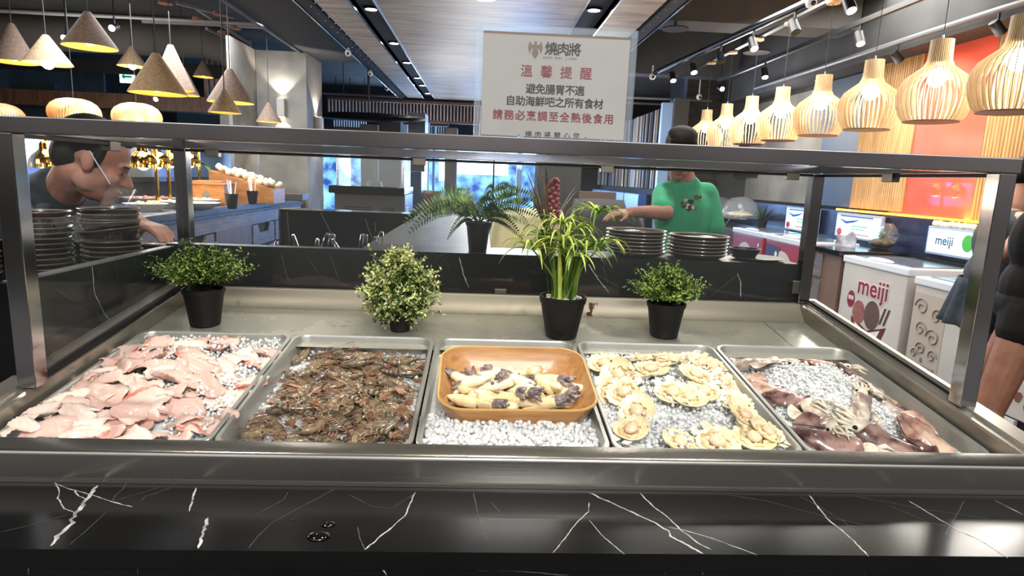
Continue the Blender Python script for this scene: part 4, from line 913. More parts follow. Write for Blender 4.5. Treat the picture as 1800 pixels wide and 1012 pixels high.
for k, (px, py, wh) in enumerate(spx):
    r0 = ray(px, py); best = None
    for it in range(60):                               # where the sight line meets the ice
        s = it / 59 * 0.56; q = T(0, 0.05 + s, PO); t_ = r0 * (q.y / r0.y) + EYE
        u = (t_.x - PB[3]) / (PB[4] - PB[3]); v = (0.05 + s - PS0) / PL; hz = pan_pt(3, u, v, H[3](max(0, min(1, u)), max(0, min(1, v)))).z
        if t_.z <= hz + 0.012: best = (u, v); break
    u, v = best if best else (0.5, 0.5); u = max(0.12, min(0.88, u)); v = max(0.07, min(0.93, v))
    steep = {6: 0.7, 8: 0.45, 9: -0.5, 15: 0.5, 16: 0.8}.get(k, rf.uniform(-0.1, 0.2))
    p = pan_pt(3, u, v, H[3](u, v) + 0.008 + 0.003 * (k % 3)); ro = lay(pnrm(3, u, v, H[3]), rf.uniform(0, 6.28)); ro = (Euler((steep, rf.uniform(-0.2, 0.2), 0)).to_matrix() @ ro.to_matrix()).to_euler()
    j = k % 4
    if j not in used: used.add(j); o = SC_[j]; o.location = p; o.rotation_euler = ro
    else: o = dup(SC_[j], None, p, ro, rf.uniform(0.92, 1.12), SCK[j])
    tag(o, 'half-shell scallop on ice, ' + wh, 'scallop', 'scallops on the ice')

b = MB()
for k in range(750):
    u, v = rf.uniform(0.2, 0.85), rf.uniform(0.05, 0.85); chip(b, pan_pt(3, u, v, H[3](u, v) + rf.uniform(0.006, 0.017)), rf.uniform(0.003, 0.0055))
o = b.build('crushed_ice', [ICE], None, 60); tag(o, 'loose ice chips scattered over the middle scallops', 'ice', kind='stuff')

# ---- whole squid laid round the ice mound
SKIN = [mat('squid_skin_purple', (0.27, 0.17, 0.18), 0.22, col2=(0.62, 0.50, 0.47), scale=38, coat=0.6, detail=5), mat('squid_skin_pale', (0.86, 0.82, 0.74), 0.22, col2=(0.50, 0.43, 0.41), scale=34, coat=0.6, detail=5), mat('squid_skin_pink', (0.56, 0.38, 0.35), 0.22, col2=(0.84, 0.73, 0.64), scale=36, coat=0.6, detail=5)]
CUT = mat('squid_flesh', (0.88, 0.86, 0.79), 0.25, col2=(0.78, 0.72, 0.64), scale=30, sss=0.2, coat=0.5)
def squid(seed, sk):
    r = random.Random(seed); L_ = 0.115; pts = []; rad = []
    for i in range(22):
        t = i / 21; pts.append(V((t * L_ - L_ / 2, 0.010 * math.sin(t * 3 + seed), 0.004 * math.sin(t * 6)))); rad.append(max(0.0015, 0.027 * math.sin(min(1, t * 1.35 + 0.02) * PI / 2) * (1 - 0.12 * t)))
    b = MB().tube(pts, rad, 20, 0, True, 0.55, up=(0, 0, 1)); b.v = [(x, y, z + 0.0025 * noise.noise(V((x * 60, y * 60, z * 60 + seed)))) for x, y, z in b.v]
    bd = b.build('squid', SKIN[sk], None, 180); b = MB()
    for s_ in (1, -1):                                # the two fins
        def fin(u, v, s_=s_):
            x = -L_ / 2 + 0.006 + u * 0.062; w_ = 0.030 * math.sin(u * PI) ** 0.7 * v
            return (x, s_ * (0.010 + 0.012 * u + w_) , 0.003 + 0.004 * math.sin(u * 7) * v)
        b.grid(fin, 12, 5, 0); n = 60; o0 = len(b.v) - n; b.add([(x, y, z - 0.003) for x, y, z in b.v[o0:]], [f[::-1] for f in [(j * 12 + i, j * 12 + i + 1, (j + 1) * 12 + i + 1, (j + 1) * 12 + i) for j in range(4) for i in range(11)]])
    b.build('fins', SKIN[sk], bd, 60); b = MB()
    b.ell(pts[-1] + V((0.010, 0, 0)), (0.017, 0.016, 0.012), 14, 10)
    for i in range(8):
        a = i * PI / 4; q = pts[-1] + V((0.020, math.cos(a) * 0.010, math.sin(a) * 0.006)); ln = r.uniform(0.022, 0.048)
        b.tube([q, q + V((ln * 0.4, math.cos(a) * 0.008, 0.003)), q + V((ln, r.uniform(-0.03, 0.03), -0.006))], [0.0045, 0.0034, 0.0009], 7)
    b.build('tentacles', CUT, bd, 180); b = MB()
    for s_ in (1, -1): b.ell(pts[-1] + V((0.012, 0.013 * s_, 0.003)), 0.0042, 10, 8)
    b.build('eyes', EYEM, bd, 180)
    return bd
SQP = [squid(s, s % 3) for s in range(6)]; SPK_ = [kids(s) for s in SQP]; used = set()
lst = [(0.20, 0.80, 1, 2.6, 0.95, 'pale, speckled, at the back by the scallop pan'), (0.52, 0.90, 1, 0.2, 0.75, 'pale, mostly buried at the back of the mound'), (0.68, 0.83, 2, -0.5, 0.75, 'pink, at the back corner of the mound'), (0.10, 0.60, 2, -1.2, 0.85, 'pale pink, lying above the dark one by the scallops'),
       (0.16, 0.47, 0, -1.0, 0.85, 'dark purple, pressed against the scallop side of the mound'), (0.24, 0.32, 1, -1.3, 0.75, 'grey-white, just in front of the dark purple one'), (0.21, 0.17, 0, -0.45, 1.0, 'purple-headed, pointing its pale tentacles along the front'), (0.62, 0.13, 0, 2.4, 1.05, 'fat purple, in the middle of the front edge'),
       (0.80, 0.20, 2, -0.9, 0.9, 'pink with a long white arm near the front'), (0.76, 0.68, 0, -0.75, 0.7, 'dark brown, high on the glass side of the mound'), (0.82, 0.55, 2, -0.8, 0.8, 'orange-pink, on the glass side of the mound'), (0.76, 0.44, 1, -0.8, 0.9, 'cream, cut open, beside the orange-pink one'), (0.52, 0.29, 1, 1.3, 0.7, 'cream, sticking up through the ice near the front'), (0.88, 0.36, 0, -0.9, 0.7, 'grey-purple, squeezed against the glass side wall')]
for k, (u, v, sk, yaw, s_, lab) in enumerate(lst):
    j = sk if sk + 3 in used or sk not in used else sk + 3
    p = pan_pt(4, u, v, H[4](u, v) + 0.006); ro = lay(pnrm(4, u, v, H[4]), yaw, rf.uniform(-0.15, 0.15), rf.uniform(-0.1, 0.1))
    if j not in used: used.add(j); o = SQP[j]; o.location = p; o.rotation_euler = ro; o.scale = (s_ * 1.2,) * 3
    else: o = dup(SQP[j], None, p, ro, s_ * 1.2, SPK_[j])
    tag(o, 'whole raw squid, ' + lab, 'squid', 'squid laid round the ice mound')
for j, s in enumerate(SQP):
    if j not in used:
        for c_ in kids(s): bpy.data.objects.remove(c_)
        bpy.data.objects.remove(s)
b = MB()
for k in range(170):
    u, v = rf.uniform(0.15, 0.85), rf.uniform(0.12, 0.9); chip(b, pan_pt(4, u, v, H[4](u, v) + rf.uniform(0.004, 0.012)), rf.uniform(0.003, 0.005))
o = b.build('crushed_ice', [ICE], None, 60); tag(o, 'loose ice chips scattered over the squid', 'ice', kind='stuff')
# ================================================================ potted plants, plates and tongs
rp = random.Random(5)
POT = mat('black_plastic_pot', (0.025, 0.025, 0.027), 0.5, bump=0.05, scale=80)
SOIL = mat('dark_soil', (0.06, 0.05, 0.04), 0.9, bump=0.5, scale=120)
STEM = mat('plant_stem', (0.20, 0.27, 0.10), 0.5)
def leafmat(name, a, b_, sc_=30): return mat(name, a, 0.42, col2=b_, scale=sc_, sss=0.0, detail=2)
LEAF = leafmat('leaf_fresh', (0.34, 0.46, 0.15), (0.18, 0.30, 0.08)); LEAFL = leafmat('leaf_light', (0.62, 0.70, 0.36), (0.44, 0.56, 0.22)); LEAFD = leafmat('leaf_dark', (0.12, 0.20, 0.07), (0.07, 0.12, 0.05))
TIP = leafmat('leaf_cream_tip', (0.86, 0.86, 0.64), (0.66, 0.72, 0.40))
def pot(parent, r0, r1, h, rim=0.006):
    MB().lathe([(0, 0), (r0, 0), (r1 - 0.002, h - rim * 2), (r1, h - rim * 2), (r1 + 0.002, h - rim), (r1 + 0.002, h), (r1 - 0.003, h), (r1 - 0.006, h - 0.012), (0, h - 0.012)], 28).build('pot', POT, parent, 40)
    return h
def leaf(b, p, d, up, L_, w_, mi, cup=0.15):
    d = V(d).normalized(); s = d.cross(V(up)); s = s.normalized() if s.length > 1e-4 else d.orthogonal().normalized(); n = s.cross(d)
    p = V(p); q = p + d * L_
    b.add([p, p + d * L_ * 0.45 + s * w_ / 2 + n * cup * w_, q - n * cup * w_ * 0.5, p + d * L_ * 0.45 - s * w_ / 2 + n * cup * w_, p + d * L_ * 0.5], [(0, 1, 4), (1, 2, 4), (2, 3, 4), (3, 0, 4)], mi)
def rdir(): 
    z = rp.uniform(-1, 1); a = rp.uniform(0, 6.28); r = math.sqrt(1 - z * z); return V((r * math.cos(a), r * math.sin(a), z))
def bushy(label, loc, pr, ph, rx, rz, cz, nst, leafl, mats, shape='dome', seed=1, light=0.5, strays=10):
    rp.seed(seed)
    t = empty('potted_plant', label, 'potted plant', loc); pot(t, pr * 0.72, pr, ph)
    bs = MB(); bl = MB(); base = V((0, 0, ph - 0.01))
    for i in range(nst):
        d = rdir(); d.z = abs(d.z) * 0.95 - 0.28 if shape == 'dome' else d.z
        e = V((d.x * rx, d.y * rx * 0.9, cz - ph + d.z * rz)); k = rp.uniform(0.62, 1.0)
        if shape == 'egg': e = V((d.x * rx * (1 - 0.45 * max(0, d.z)), d.y * rx * (1 - 0.45 * max(0, d.z)), cz - ph + d.z * rz))
        if i < strays: k = rp.uniform(1.05, 1.30)
        c = V((0, 0, cz - ph)); e = c * 0.0 + e * k + c * (1 - k) * 0.6
        p1 = V((e.x * 0.45, e.y * 0.45, max(0.006, e.z * 0.62))); pts = [base, base + p1, base + e]
        bs.tube(pts, [0.0011, 0.0009, 0.0005], 4, 0, False)
        m_ = 7 if shape == 'dome' else 9
        for j in range(m_):
            f = 0.45 + 0.58 * j / (m_ - 1) if shape == 'dome' else 0.25 + 0.78 * j / (m_ - 1)
            q = (base + p1).lerp(base + e, (f - 0.45) / 0.55) if f > 0.45 else base.lerp(base + p1, f / 0.45)
            for s_ in range(2 if shape == 'dome' else 3):
                dd = (e.normalized() * 0.45 + rdir() * 0.9).normalized()
                out = (q - base - c).length / max(rx, rz)
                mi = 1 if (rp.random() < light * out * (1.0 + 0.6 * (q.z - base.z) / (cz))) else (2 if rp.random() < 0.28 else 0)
                leaf(bl, q + dd * 0.001, dd, rdir(), leafl * rp.uniform(0.7, 1.2), leafl * rp.uniform(0.42, 0.6), mi)
    bs.build('stems', STEM, t, 60); bl.build('foliage', mats, t, 0)
    MB().ell((0, 0, ph - 0.014), (pr * 0.9, pr * 0.9, 0.01), 16, 6).build('soil', SOIL, t, 60)
    return t
FO = -0.0448
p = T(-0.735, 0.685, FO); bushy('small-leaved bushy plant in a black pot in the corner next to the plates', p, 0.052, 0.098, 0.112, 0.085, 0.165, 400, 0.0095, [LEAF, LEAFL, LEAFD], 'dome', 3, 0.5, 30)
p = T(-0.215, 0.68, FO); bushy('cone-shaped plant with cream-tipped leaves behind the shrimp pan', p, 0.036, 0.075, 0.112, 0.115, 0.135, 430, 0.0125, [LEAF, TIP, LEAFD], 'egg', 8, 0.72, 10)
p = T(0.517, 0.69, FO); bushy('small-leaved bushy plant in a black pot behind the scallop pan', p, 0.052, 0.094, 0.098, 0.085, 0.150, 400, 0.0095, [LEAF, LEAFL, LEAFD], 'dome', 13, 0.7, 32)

# umbrella-grass plant with strappy whorls, white pebbles
def ribbon(b, pts, w_, mi, up=V((0, 0, 1)), fold=0.25):
    n = len(pts); vs = []
    for i, p in enumerate(pts):
        d = (pts[min(i + 1, n - 1)] - pts[max(i - 1, 0)]).normalized(); s = d.cross(up); s = s.normalized() if s.length > 1e-4 else V((1, 0, 0)); nn = s.cross(d); t = i / (n - 1)
        ww = w_ * (math.sin(PI * min(1, 0.18 + t * 0.82)) ** 0.7 if t < 0.999 else 0.03)
        vs += [p - s * ww / 2 + nn * ww * fold, p, p + s * ww / 2 + nn * ww * fold]
    b.add(vs, [f for i in range(n - 1) for f in ((3 * i, 3 * i + 1, 3 * i + 4, 3 * i + 3), (3 * i + 1, 3 * i + 2, 3 * i + 5, 3 * i + 4))], mi)
GL = leafmat('umbrella_leaf', (0.80, 0.85, 0.42), (0.62, 0.72, 0.28), 25); GD = leafmat('umbrella_leaf_deep', (0.44, 0.56, 0.22), (0.30, 0.42, 0.14), 25)
t = empty('potted_plant', 'tall umbrella grass with yellow-green whorls in a black pot with white pebbles', 'potted plant', T(0.225, 0.668, FO)); ph = pot(t, 0.042, 0.062, 0.112, 0.009)
b = MB()
for k in range(46): a = rp.uniform(0, 6.28); r = 0.052 * math.sqrt(rp.random()); b.ell((r * math.cos(a), r * math.sin(a), ph - 0.008 + rp.uniform(0, 0.005)), (rp.uniform(0.004, 0.0075), rp.uniform(0.004, 0.006), 0.004), 8, 6, 0, Euler((0, 0, rp.uniform(0, 3))).to_matrix())
o = b.build('pebbles', mat('white_pebble', (0.82, 0.80, 0.76), 0.5), t, 60); o['kind'] = 'stuff'
bs = MB(); rp.seed(77)
heads = [(-0.088, -0.03, 0.235), (0.050, -0.04, 0.245), (-0.02, -0.05, 0.262), (0.020, 0.02, 0.285), (0.082, 0.0, 0.335), (-0.055, 0.03, 0.26), (0.015, -0.055, 0.225), (0.085, -0.03, 0.25), (-0.01, 0.05, 0.30)]
for hx, hy, hz in heads:
    a = rp.uniform(0, 6.28); b0 = V((0.028 * math.cos(a) + hx * 0.22, 0.028 * math.sin(a), ph - 0.01)); top = V((hx, hy, hz))
    pts = [b0.lerp(top, i / 6) + V((math.sin(i / 6 * PI) * hx * -0.16, 0, 0)) for i in range(7)]; bs.tube(pts, [0.0030 - 0.0002 * i for i in range(7)], 6, 1, False)
    bw = MB(); n = 18
    for k in range(n):
        an = 2 * PI * k / n + rp.uniform(-0.2, 0.2); L_ = rp.uniform(0.070, 0.115); el = rp.uniform(0.30, 0.85); d = V((math.cos(an), math.sin(an), 0)); pts = []
        for i in range(9):
            s = i / 8; pts.append(top + d * L_ * s * math.cos(el * 0.5) + V((0, 0, L_ * (el * s - (0.48 + 0.45 * el) * s * s * s))))
        ribbon(bw, pts, 0.0075, 0 if rp.random() < 0.72 else 1)
    bw.build('leaf_whorl', [GL, GD], t, 0)
for k in range(30):
    a = rp.uniform(0, 6.28); r = rp.uniform(0.01, 0.042); b0 = V((r * math.cos(a), r * math.sin(a), ph - 0.012)); hh = rp.uniform(0.10, 0.235); sp_ = rp.uniform(0.4, 1.5)
    pts = [b0 + V((b0.x * sp_ * s * s, b0.y * sp_ * s * s, hh * s)) for s in [i / 7 for i in range(8)]]; ribbon(bs, pts, rp.uniform(0.007, 0.012), rp.choice((0, 1, 1)), V((-math.sin(a), math.cos(a), 0)).cross(V((0, 0, 1))), 0.15)
bs.build('stalks', [GL, GD], t, 0)

# boston fern on the ledge
FG = leafmat('fern_green', (0.28, 0.40, 0.18), (0.16, 0.26, 0.10), 40); FY = leafmat('fern_light', (0.52, 0.62, 0.34), (0.34, 0.46, 0.20), 40)
ZL = 1.1872
fp = V((-0.012, 1.955, ZL))
t = empty('potted_fern', 'arching fern in a black pot on the grey stone ledge', 'fern', fp); pot(t, 0.028, 0.039, 0.092, 0.006)
rp.seed(31)
fr = [(-0.225, -0.03, 0.085, 0.20), (-0.19, 0.05, 0.105, 0.21), (-0.16, -0.06, 0.10, 0.20), (-0.13, 0.03, 0.13, 0.21), (-0.205, -0.08, 0.06, 0.19), (-0.10, 0.06, 0.17, 0.21), (-0.07, -0.05, 0.13, 0.18), (0.12, 0.03, 0.185, 0.22), (0.09, 0.08, 0.20, 0.23), (0.17, -0.02, 0.17, 0.21), (0.135, -0.06, 0.05, 0.15), (0.16, 0.05, 0.085, 0.17), (0.10, -0.07, 0.10, 0.16),
      (0.04, 0.06, 0.19, 0.21), (-0.02, -0.07, 0.12, 0.17), (0.05, -0.05, 0.15, 0.18), (-0.15, 0.07, 0.15, 0.21), (0.19, 0.04, 0.115, 0.19), (-0.09, -0.08, 0.045, 0.15)]
fr_roll = [1.0, 0.7, 1.2, 0.8, -0.9, 0.6, 1.1]
for k, (ex, ey, ez, mz) in enumerate(fr):
    b = MB(); p0 = V((0, 0, 0.085)); p1 = V((ex * 0.45, ey * 0.45, mz)); p2 = V((ex, ey, ez)); n = 26; pts = [p0 * (1 - s) ** 2 + p1 * 2 * s * (1 - s) + p2 * s * s for s in [i / n for i in range(n + 1)]]
    b.tube(pts, [0.0013 - 0.0008 * i / n for i in range(n + 1)], 4, 1, False)
    for i in range(4, n + 1):
        d = (pts[min(i + 1, n)] - pts[i - 1]).normalized(); s = d.cross(V((0, 0, 1))).normalized(); L_ = 0.037 * math.sin(PI * (0.12 + 0.86 * (i - 4) / (n - 4))) ** 0.7 + 0.004
        ro_ = fr_roll[k % len(fr_roll)]; s = (s * math.cos(ro_) + s.cross(d) * math.sin(ro_)).normalized(); nn = s.cross(d)
        for g in (1, -1): leaf(b, pts[i], s * g + d * 0.30, nn, L_, 0.0064, 0 if rp.random() < 0.6 else 2, 0.1)
    b.build('frond', [FG, STEM, FY], t, 0)
MB().ell((0, 0, 0.08), (0.034, 0.034, 0.006), 14, 6).build('soil', SOIL, t, 60)
# bronze grass with red berries behind the umbrella grass
bp_ = aZ(962, 446, ZL); t = empty('potted_plant', 'bronze spiky plant with a spike of red berries behind the umbrella grass', 'potted plant', (bp_.x + 0.005, 1.985, ZL))
MB().lathe([(0, 0), (0.026, 0), (0.036, 0.07), (0.033, 0.07), (0.031, 0.06), (0, 0.06)], 20).build('pot', mat('brown_pot', (0.20, 0.15, 0.11), 0.6), t, 40)
BRZ = mat('bronze_blade', (0.44, 0.33, 0.17), 0.35, col2=(0.28, 0.20, 0.12), scale=30); b = MB(); rp.seed(9)
for k in range(20):
    a = rp.uniform(2.1, 4.6) if k < 14 else rp.uniform(0, 6.28); L_ = rp.uniform(0.14, 0.27); lean = rp.uniform(0.2, 0.62)
    pts = [V((0.005 * math.cos(a) + math.cos(a) * L_ * lean * s ** 1.25, math.sin(a) * L_ * lean * 0.6 * s, 0.05 + L_ * s * (1 - 0.35 * lean * s))) for s in [i / 8 for i in range(9)]]
    ribbon(b, pts, rp.uniform(0.006, 0.010), 0, V((math.cos(a), math.sin(a), 0.2)), 0.2)
b.build('blades', BRZ, t, 0)
BER = mat('red_berry', (0.46, 0.13, 0.19), 0.3, col2=(0.58, 0.25, 0.28), scale=60); b = MB(); bs = MB()
bs.tube([(0.0, 0, 0.05), (0.012, 0, 0.14), (0.015, 0, 0.232)], [0.002, 0.0015, 0.001], 6)
for k in range(38):
    s = k / 37; a = k * 2.4; r = 0.019 * (1 - 0.45 * s); b.ell((0.012 + r * math.cos(a), r * math.sin(a), 0.115 + 0.118 * s + rp.uniform(-0.003, 0.003)), 0.0078, 10, 8)
    bs.tube([(0.013, 0, 0.105 + 0.118 * s), (0.012 + r * math.cos(a), r * math.sin(a), 0.115 + 0.118 * s)], 0.0006, 4)
b.build('berries', BER, t, 60); bs.build('berry_stem', mat('berry_stem', (0.35, 0.14, 0.14), 0.5), t, 60)

# ---------------- plates
PLT = mat('brown_glazed_plate', (0.20, 0.155, 0.135), 0.24, col2=(0.13, 0.10, 0.09), scale=9, coat=0.4)
PLR = mat('pale_plate_rim', (0.46, 0.40, 0.35), 0.3, coat=0.4)
def plate_mesh(r, h, n=56):
    prof = [(0, 0.003), (r * 0.62, 0.003), (r * 0.66, 0.0), (r * 0.70, 0.0), (r * 0.90, h * 0.45), (r - 0.002, h - 0.003), (r, h - 0.001), (r - 0.0008, h), (r - 0.003, h), (r - 0.006, h - 0.004), (r * 0.88, h * 0.55), (r * 0.68, 0.006), (0, 0.006)]
    b = MB().lathe(prof, n); 
    for q in range(5 * n, 9 * n): b.m[q] = 1
    return b.mesh('plate', [PLT, PLR], 50)
PM = plate_mesh(0.096, 0.019)
def stack(x, y, z, n, step, who, grp, mesh=PM, tilt=None, jit=0.0025):
    for k in range(n):
        o = bpy.data.objects.new('plate', mesh); COL.objects.link(o); o.location = (x + rp.uniform(-jit, jit), y + rp.uniform(-jit, jit), z + 0.0005 + k * step); o.rotation_euler = (0, 0, rp.uniform(0, 6))
        top = n - 1 - k; nm = 'topmost' if top == 0 else 'bottom' if k == 0 else (ordn[top] + ' from the top')
        tag(o, 'brown glazed plate, %s of the %s' % (nm, who), 'plate', grp)
PL_ = plate_mesh(0.077, 0.021); PL2 = plate_mesh(0.079, 0.032)
stack(-1.185, 1.715, 1.10, 13, 0.0136, 'tall stack beside the steel post', 'plates in the tall stack', PL_)
stack(-1.055, 1.808, 1.10, 7, 0.0136, 'stack under the deep plates', 'plates under the deep plates', PL_)
for k, (dz, tx, ty) in enumerate(((0.102, 0, 0.14), (0.126, 0.02, 0.03), (0.143, 0, 0), (0.157, 0, 0), (0.171, 0, 0))):
    o = bpy.data.objects.new('plate', PL2 if k < 2 else PL_); COL.objects.link(o); o.location = (-1.055 + (0.006 if k == 0 else 0), 1.808, 1.10 + dz); o.rotation_euler = (tx, -ty, 0)
    tag(o, 'brown plate, %s of five piled before the man' % ['lowest and tipped askew', 'deep, second lowest', 'middle one', 'second from the top', 'topmost'][k], 'plate', 'plates piled before the man')
stack(-1.345, 1.66, 1.10, 12, 0.0136, 'stack half hidden by the post', 'plates behind the post', PL_)
ZR = 1.1872
stack(0.495, 1.957, ZR, 7, 0.0110, 'stack beside the umbrella grass', 'plates in the middle stack')
stack(0.698, 1.962, ZR, 6, 0.0110, 'stack in front of the green shirt', 'plates in front of the green shirt')
BD = mat('black_dish', (0.03, 0.03, 0.032), 0.45)
def dishm(r, h): return MB().lathe([(0, 0.002), (r * 0.6, 0.0), (r * 0.7, 0.0), (r, h), (r - 0.003, h), (r * 0.68, 0.005), (0, 0.005)], 40).mesh('dish', [BD], 50)
o = bpy.data.objects.new('dish', dishm(0.085, 0.010)); COL.objects.link(o); o.location = (0.895, 1.955, ZR); tag(o, 'flat dark dish at the end of the marble ledge', 'dish')
o = bpy.data.objects.new('bowl', dishm(0.05, 0.028)); COL.objects.link(o); o.location = (0.868, 1.99, ZR + 0.0055); tag(o, 'small black bowl resting on the flat dark dish', 'bowl')
# ---------------- tongs standing in low holders behind the marble ledge
def tongs(label, a, c, wdt, seed, m=None):
    a = V(a); c = V(c); d = (c - a); t = empty('tongs', label, 'tongs', a, group='tongs behind the ledge'); sd = d.cross(V((0, 1, 0))).normalized()
    for s_ in (1, -1):
        b = MB(); pts = [V((0, 0, 0)) + sd * 0.012 * s_, d * 0.5 + sd * wdt * 0.5 * s_, d * 0.96 + sd * wdt * 0.3 * s_, d + sd * 0.002 * s_]
        vs = []; fs = []
        b.tube(pts, [0.005, 0.006, 0.006, 0.004], 8, 0, True, 0.4); b.build('arm', m or STEEL_P, t, 60)
    MB().tube([d * 0.97 - sd * 0.004, d * 0.97 + sd * 0.004], 0.005, 8).build('hinge', STEEL_P, t, 60)
yT = 2.06
lab = ['with a black grip, lying slantwise beyond the end of the ledge', 'long thin and leaning toward the plant corner', 'short and upright between two leaning ones', 'slim, leaning by the brass-tipped pair', 'tallest of the middle bunch', 'steel bar leaning toward the shrimp side', 'straight and pale, first of the far bunch', 'slim twin next to the straight pale one', 'curved, third in the far bunch', 'broad-bladed, last in the far bunch']
for k, (x0, y0, x1, y1) in enumerate(((480, 436, 486, 425), (530, 437, 515, 413), (557, 437, 558, 420), (562, 437, 577, 410), (573, 437, 586, 411), (610, 440, 584, 421), (631, 436, 637, 411), (637, 434, 644, 412), (652, 433, 660, 416), (663, 433, 671, 407))):
    b0 = aY(x0, y0 + 26, yT); tongs('steel serving tongs, ' + lab[k], b0, aY(x1, y1, yT), 0.012 if k not in (3, 4, 9) else 0.02, k)
hold = MB().box((-0.86, 2.0, 0.86), (-0.40, 2.14, 1.13)).build('tongs_holder', STEEL_D, None, 0, bevel=0.004); tag(hold, 'steel box holding the serving tongs behind the marble ledge', 'holder')
# ================================================================ buffet, freezers and the rest of the hall
rb = random.Random(17)
GREYW = wood_mat('grey_washed_wood', (0.46, 0.42, 0.42), (0.36, 0.33, 0.33), 3, (1, 2, 14), 0.5)
BLUESTONE = mat('blue_grey_stone', (0.24, 0.28, 0.36), 0.25, col2=(0.20, 0.23, 0.30), scale=3)
t = empty('buffet_counter', 'long hot-buffet counter with grey crate drawers running to the concrete pillar', 'counter', (-3.0, 6.7, 0))
MB().box((-0.5, -2.4, 0.97), (0.5, 2.15, 1.03)).box((0.44, -2.4, 0.94), (0.5, 2.15, 0.97)).build('worktop', BLUESTONE, t, 0, bevel=0.006)
MB().box((-0.5, -2.35, 0.0), (0.44, 2.1, 0.94)).build('body', mat('dark_cavity', (0.10, 0.085, 0.08), 0.8), t, 0)
MB().box((0.44, -2.35, 0.80), (0.47, 2.1, 0.94)).build('apron', GREYW, t, 0)
def crate(y0, y1, z0, z1):
    b = MB(); w_ = y1 - y0; m = (y0 + y1) / 2; c = w_ * 0.28
    poly = [(y0, z0), (y1, z0), (y1, z1), (m + c, z1), (m + c * 0.75, z1 - (z1 - z0) * 0.42), (m - c * 0.75, z1 - (z1 - z0) * 0.42), (m - c, z1), (y0, z1)]
    vs = [(0.45, y, z) for y, z in poly] + [(0.475, y, z) for y, z in poly]; n = 8
    b.add(vs, [tuple(range(n - 1, -1, -1)), tuple(range(n, 2 * n))] + [(i, (i + 1) % n, n + (i + 1) % n, n + i) for i in range(n)]); b.build('crate_drawer', GREYW, t, 0)
for y0, y1 in ((-2.3, -1.55), (-1.5, -0.75), (0.25, 0.95), (1.0, 1.6)):
    for z0, z1 in ((0.56, 0.79), (0.30, 0.53)): crate(y0, y1, z0, z1)
MB().box((0.44, -0.70, 0.1), (0.475, 0.20, 0.80)).build('cabinet_door', wood_mat('ash_brown', (0.38, 0.30, 0.27), (0.30, 0.24, 0.21), 3, (8, 8, 1)), t, 0)
BT = 1.03
# things on the buffet
MAPLE = wood_mat('maple_box_wood', (0.70, 0.46, 0.24), (0.58, 0.36, 0.17), 4, (2, 8, 8), 0.45)
def woodbox(label, loc, w_, d_, h_, rz):
    t = empty('wooden_crate', label, 'wooden crate', loc, (0, 0, rz)); b = MB()
    b.box((-w_ / 2, -d_ / 2, 0), (w_ / 2, d_ / 2, h_)); b.build('box_body', MAPLE, t, 0, bevel=0.004)
    MB().box((-w_ / 2 - 0.012, -d_ / 2 - 0.012, h_), (w_ / 2 + 0.012, d_ / 2 + 0.012, h_ + 0.022)).box((-w_ / 2 + 0.04, -d_ / 2 + 0.03, h_ + 0.022), (w_ / 2 - 0.04, d_ / 2 - 0.03, h_ + 0.04)).build('lid', MAPLE, t, 0, bevel=0.003)
    z0 = h_ * 0.5; b = MB(); b.add([(-0.05, -d_ / 2 - 0.003, z0), (0, -d_ / 2 - 0.003, z0 - 0.05), (0.05, -d_ / 2 - 0.003, z0), (0, -d_ / 2 - 0.003, z0 + 0.05)], [(0, 1, 2, 3)])
    b.build('diamond_cutout', mat('cutout_grey', (0.45, 0.40, 0.36), 0.6), t, 0)
p = aY(373, 356, 6.6); woodbox('maple crate with a diamond cut-out standing on the hot buffet', (p.x, 6.6, BT), 0.36, 0.3, 0.20, 0.05)
CUPM = mat('black_cup', (0.06, 0.058, 0.056), 0.5); WHT = mat('white_utensil', (0.86, 0.86, 0.86), 0.4)
def cup(label, px, py, y, n):
    p = aY(px, py, y); t = empty('utensil_cup', label, 'cup', (p.x, y, BT)); MB().lathe([(0, 0), (0.040, 0), (0.060, 0.14), (0.056, 0.14), (0.038, 0.01), (0, 0.01)], 20).build('cup_body', CUPM, t, 40)
    for k in range(n): a = k * 2.1; MB().bar((0.01 * math.cos(a), 0.01 * math.sin(a), 0.02), (0.045 * math.cos(a), 0.04 * math.sin(a), 0.25 + 0.01 * k), 0.014, 0.006).build('chopstick_bundle', WHT, t, 0)
cup('black cup of white utensils before the maple crate', 408, 358, 5.95, 3); cup('black cup of white utensils nearer the pillar', 444, 350, 6.9, 3)
# sloping wooden tray of white garlic bulbs
p = aY(436, 330, 7.3); t = empty('display_tray', 'tilted wooden tray heaped with pale mushrooms beside the maple crate', 'tray', (p.x, 7.3, BT + 0.0))
b = MB().hexa([(-0.35, -0.2, 0), (0.35, -0.2, 0), (0.35, 0.2, 0), (-0.35, 0.2, 0), (-0.35, -0.2, 0.34), (0.35, -0.2, 0.16), (0.35, 0.2, 0.16), (-0.35, 0.2, 0.34)]); b.build('tray_body', MAPLE, t, 0)
b = MB()
for k in range(70): u = rb.uniform(-0.33, 0.33); b.ell((u, rb.uniform(-0.18, 0.18), 0.265 - 0.257 * u + rb.uniform(0, 0.05)), rb.uniform(0.025, 0.04), 8, 6)
o = b.build('mushrooms', mat('pale_mushroom', (0.86, 0.80, 0.68), 0.6), t, 60); o['kind'] = 'stuff'
b = MB()
for k in range(5): b.tube([(-0.36, -0.02 * k, 0.30), (-0.42 - 0.01 * k, -0.05, 0.40), (-0.52 - 0.02 * k, -0.08, 0.46)], [0.006, 0.005, 0.001], 5)
b.build('leek_leaves', LEAF, t, 60)
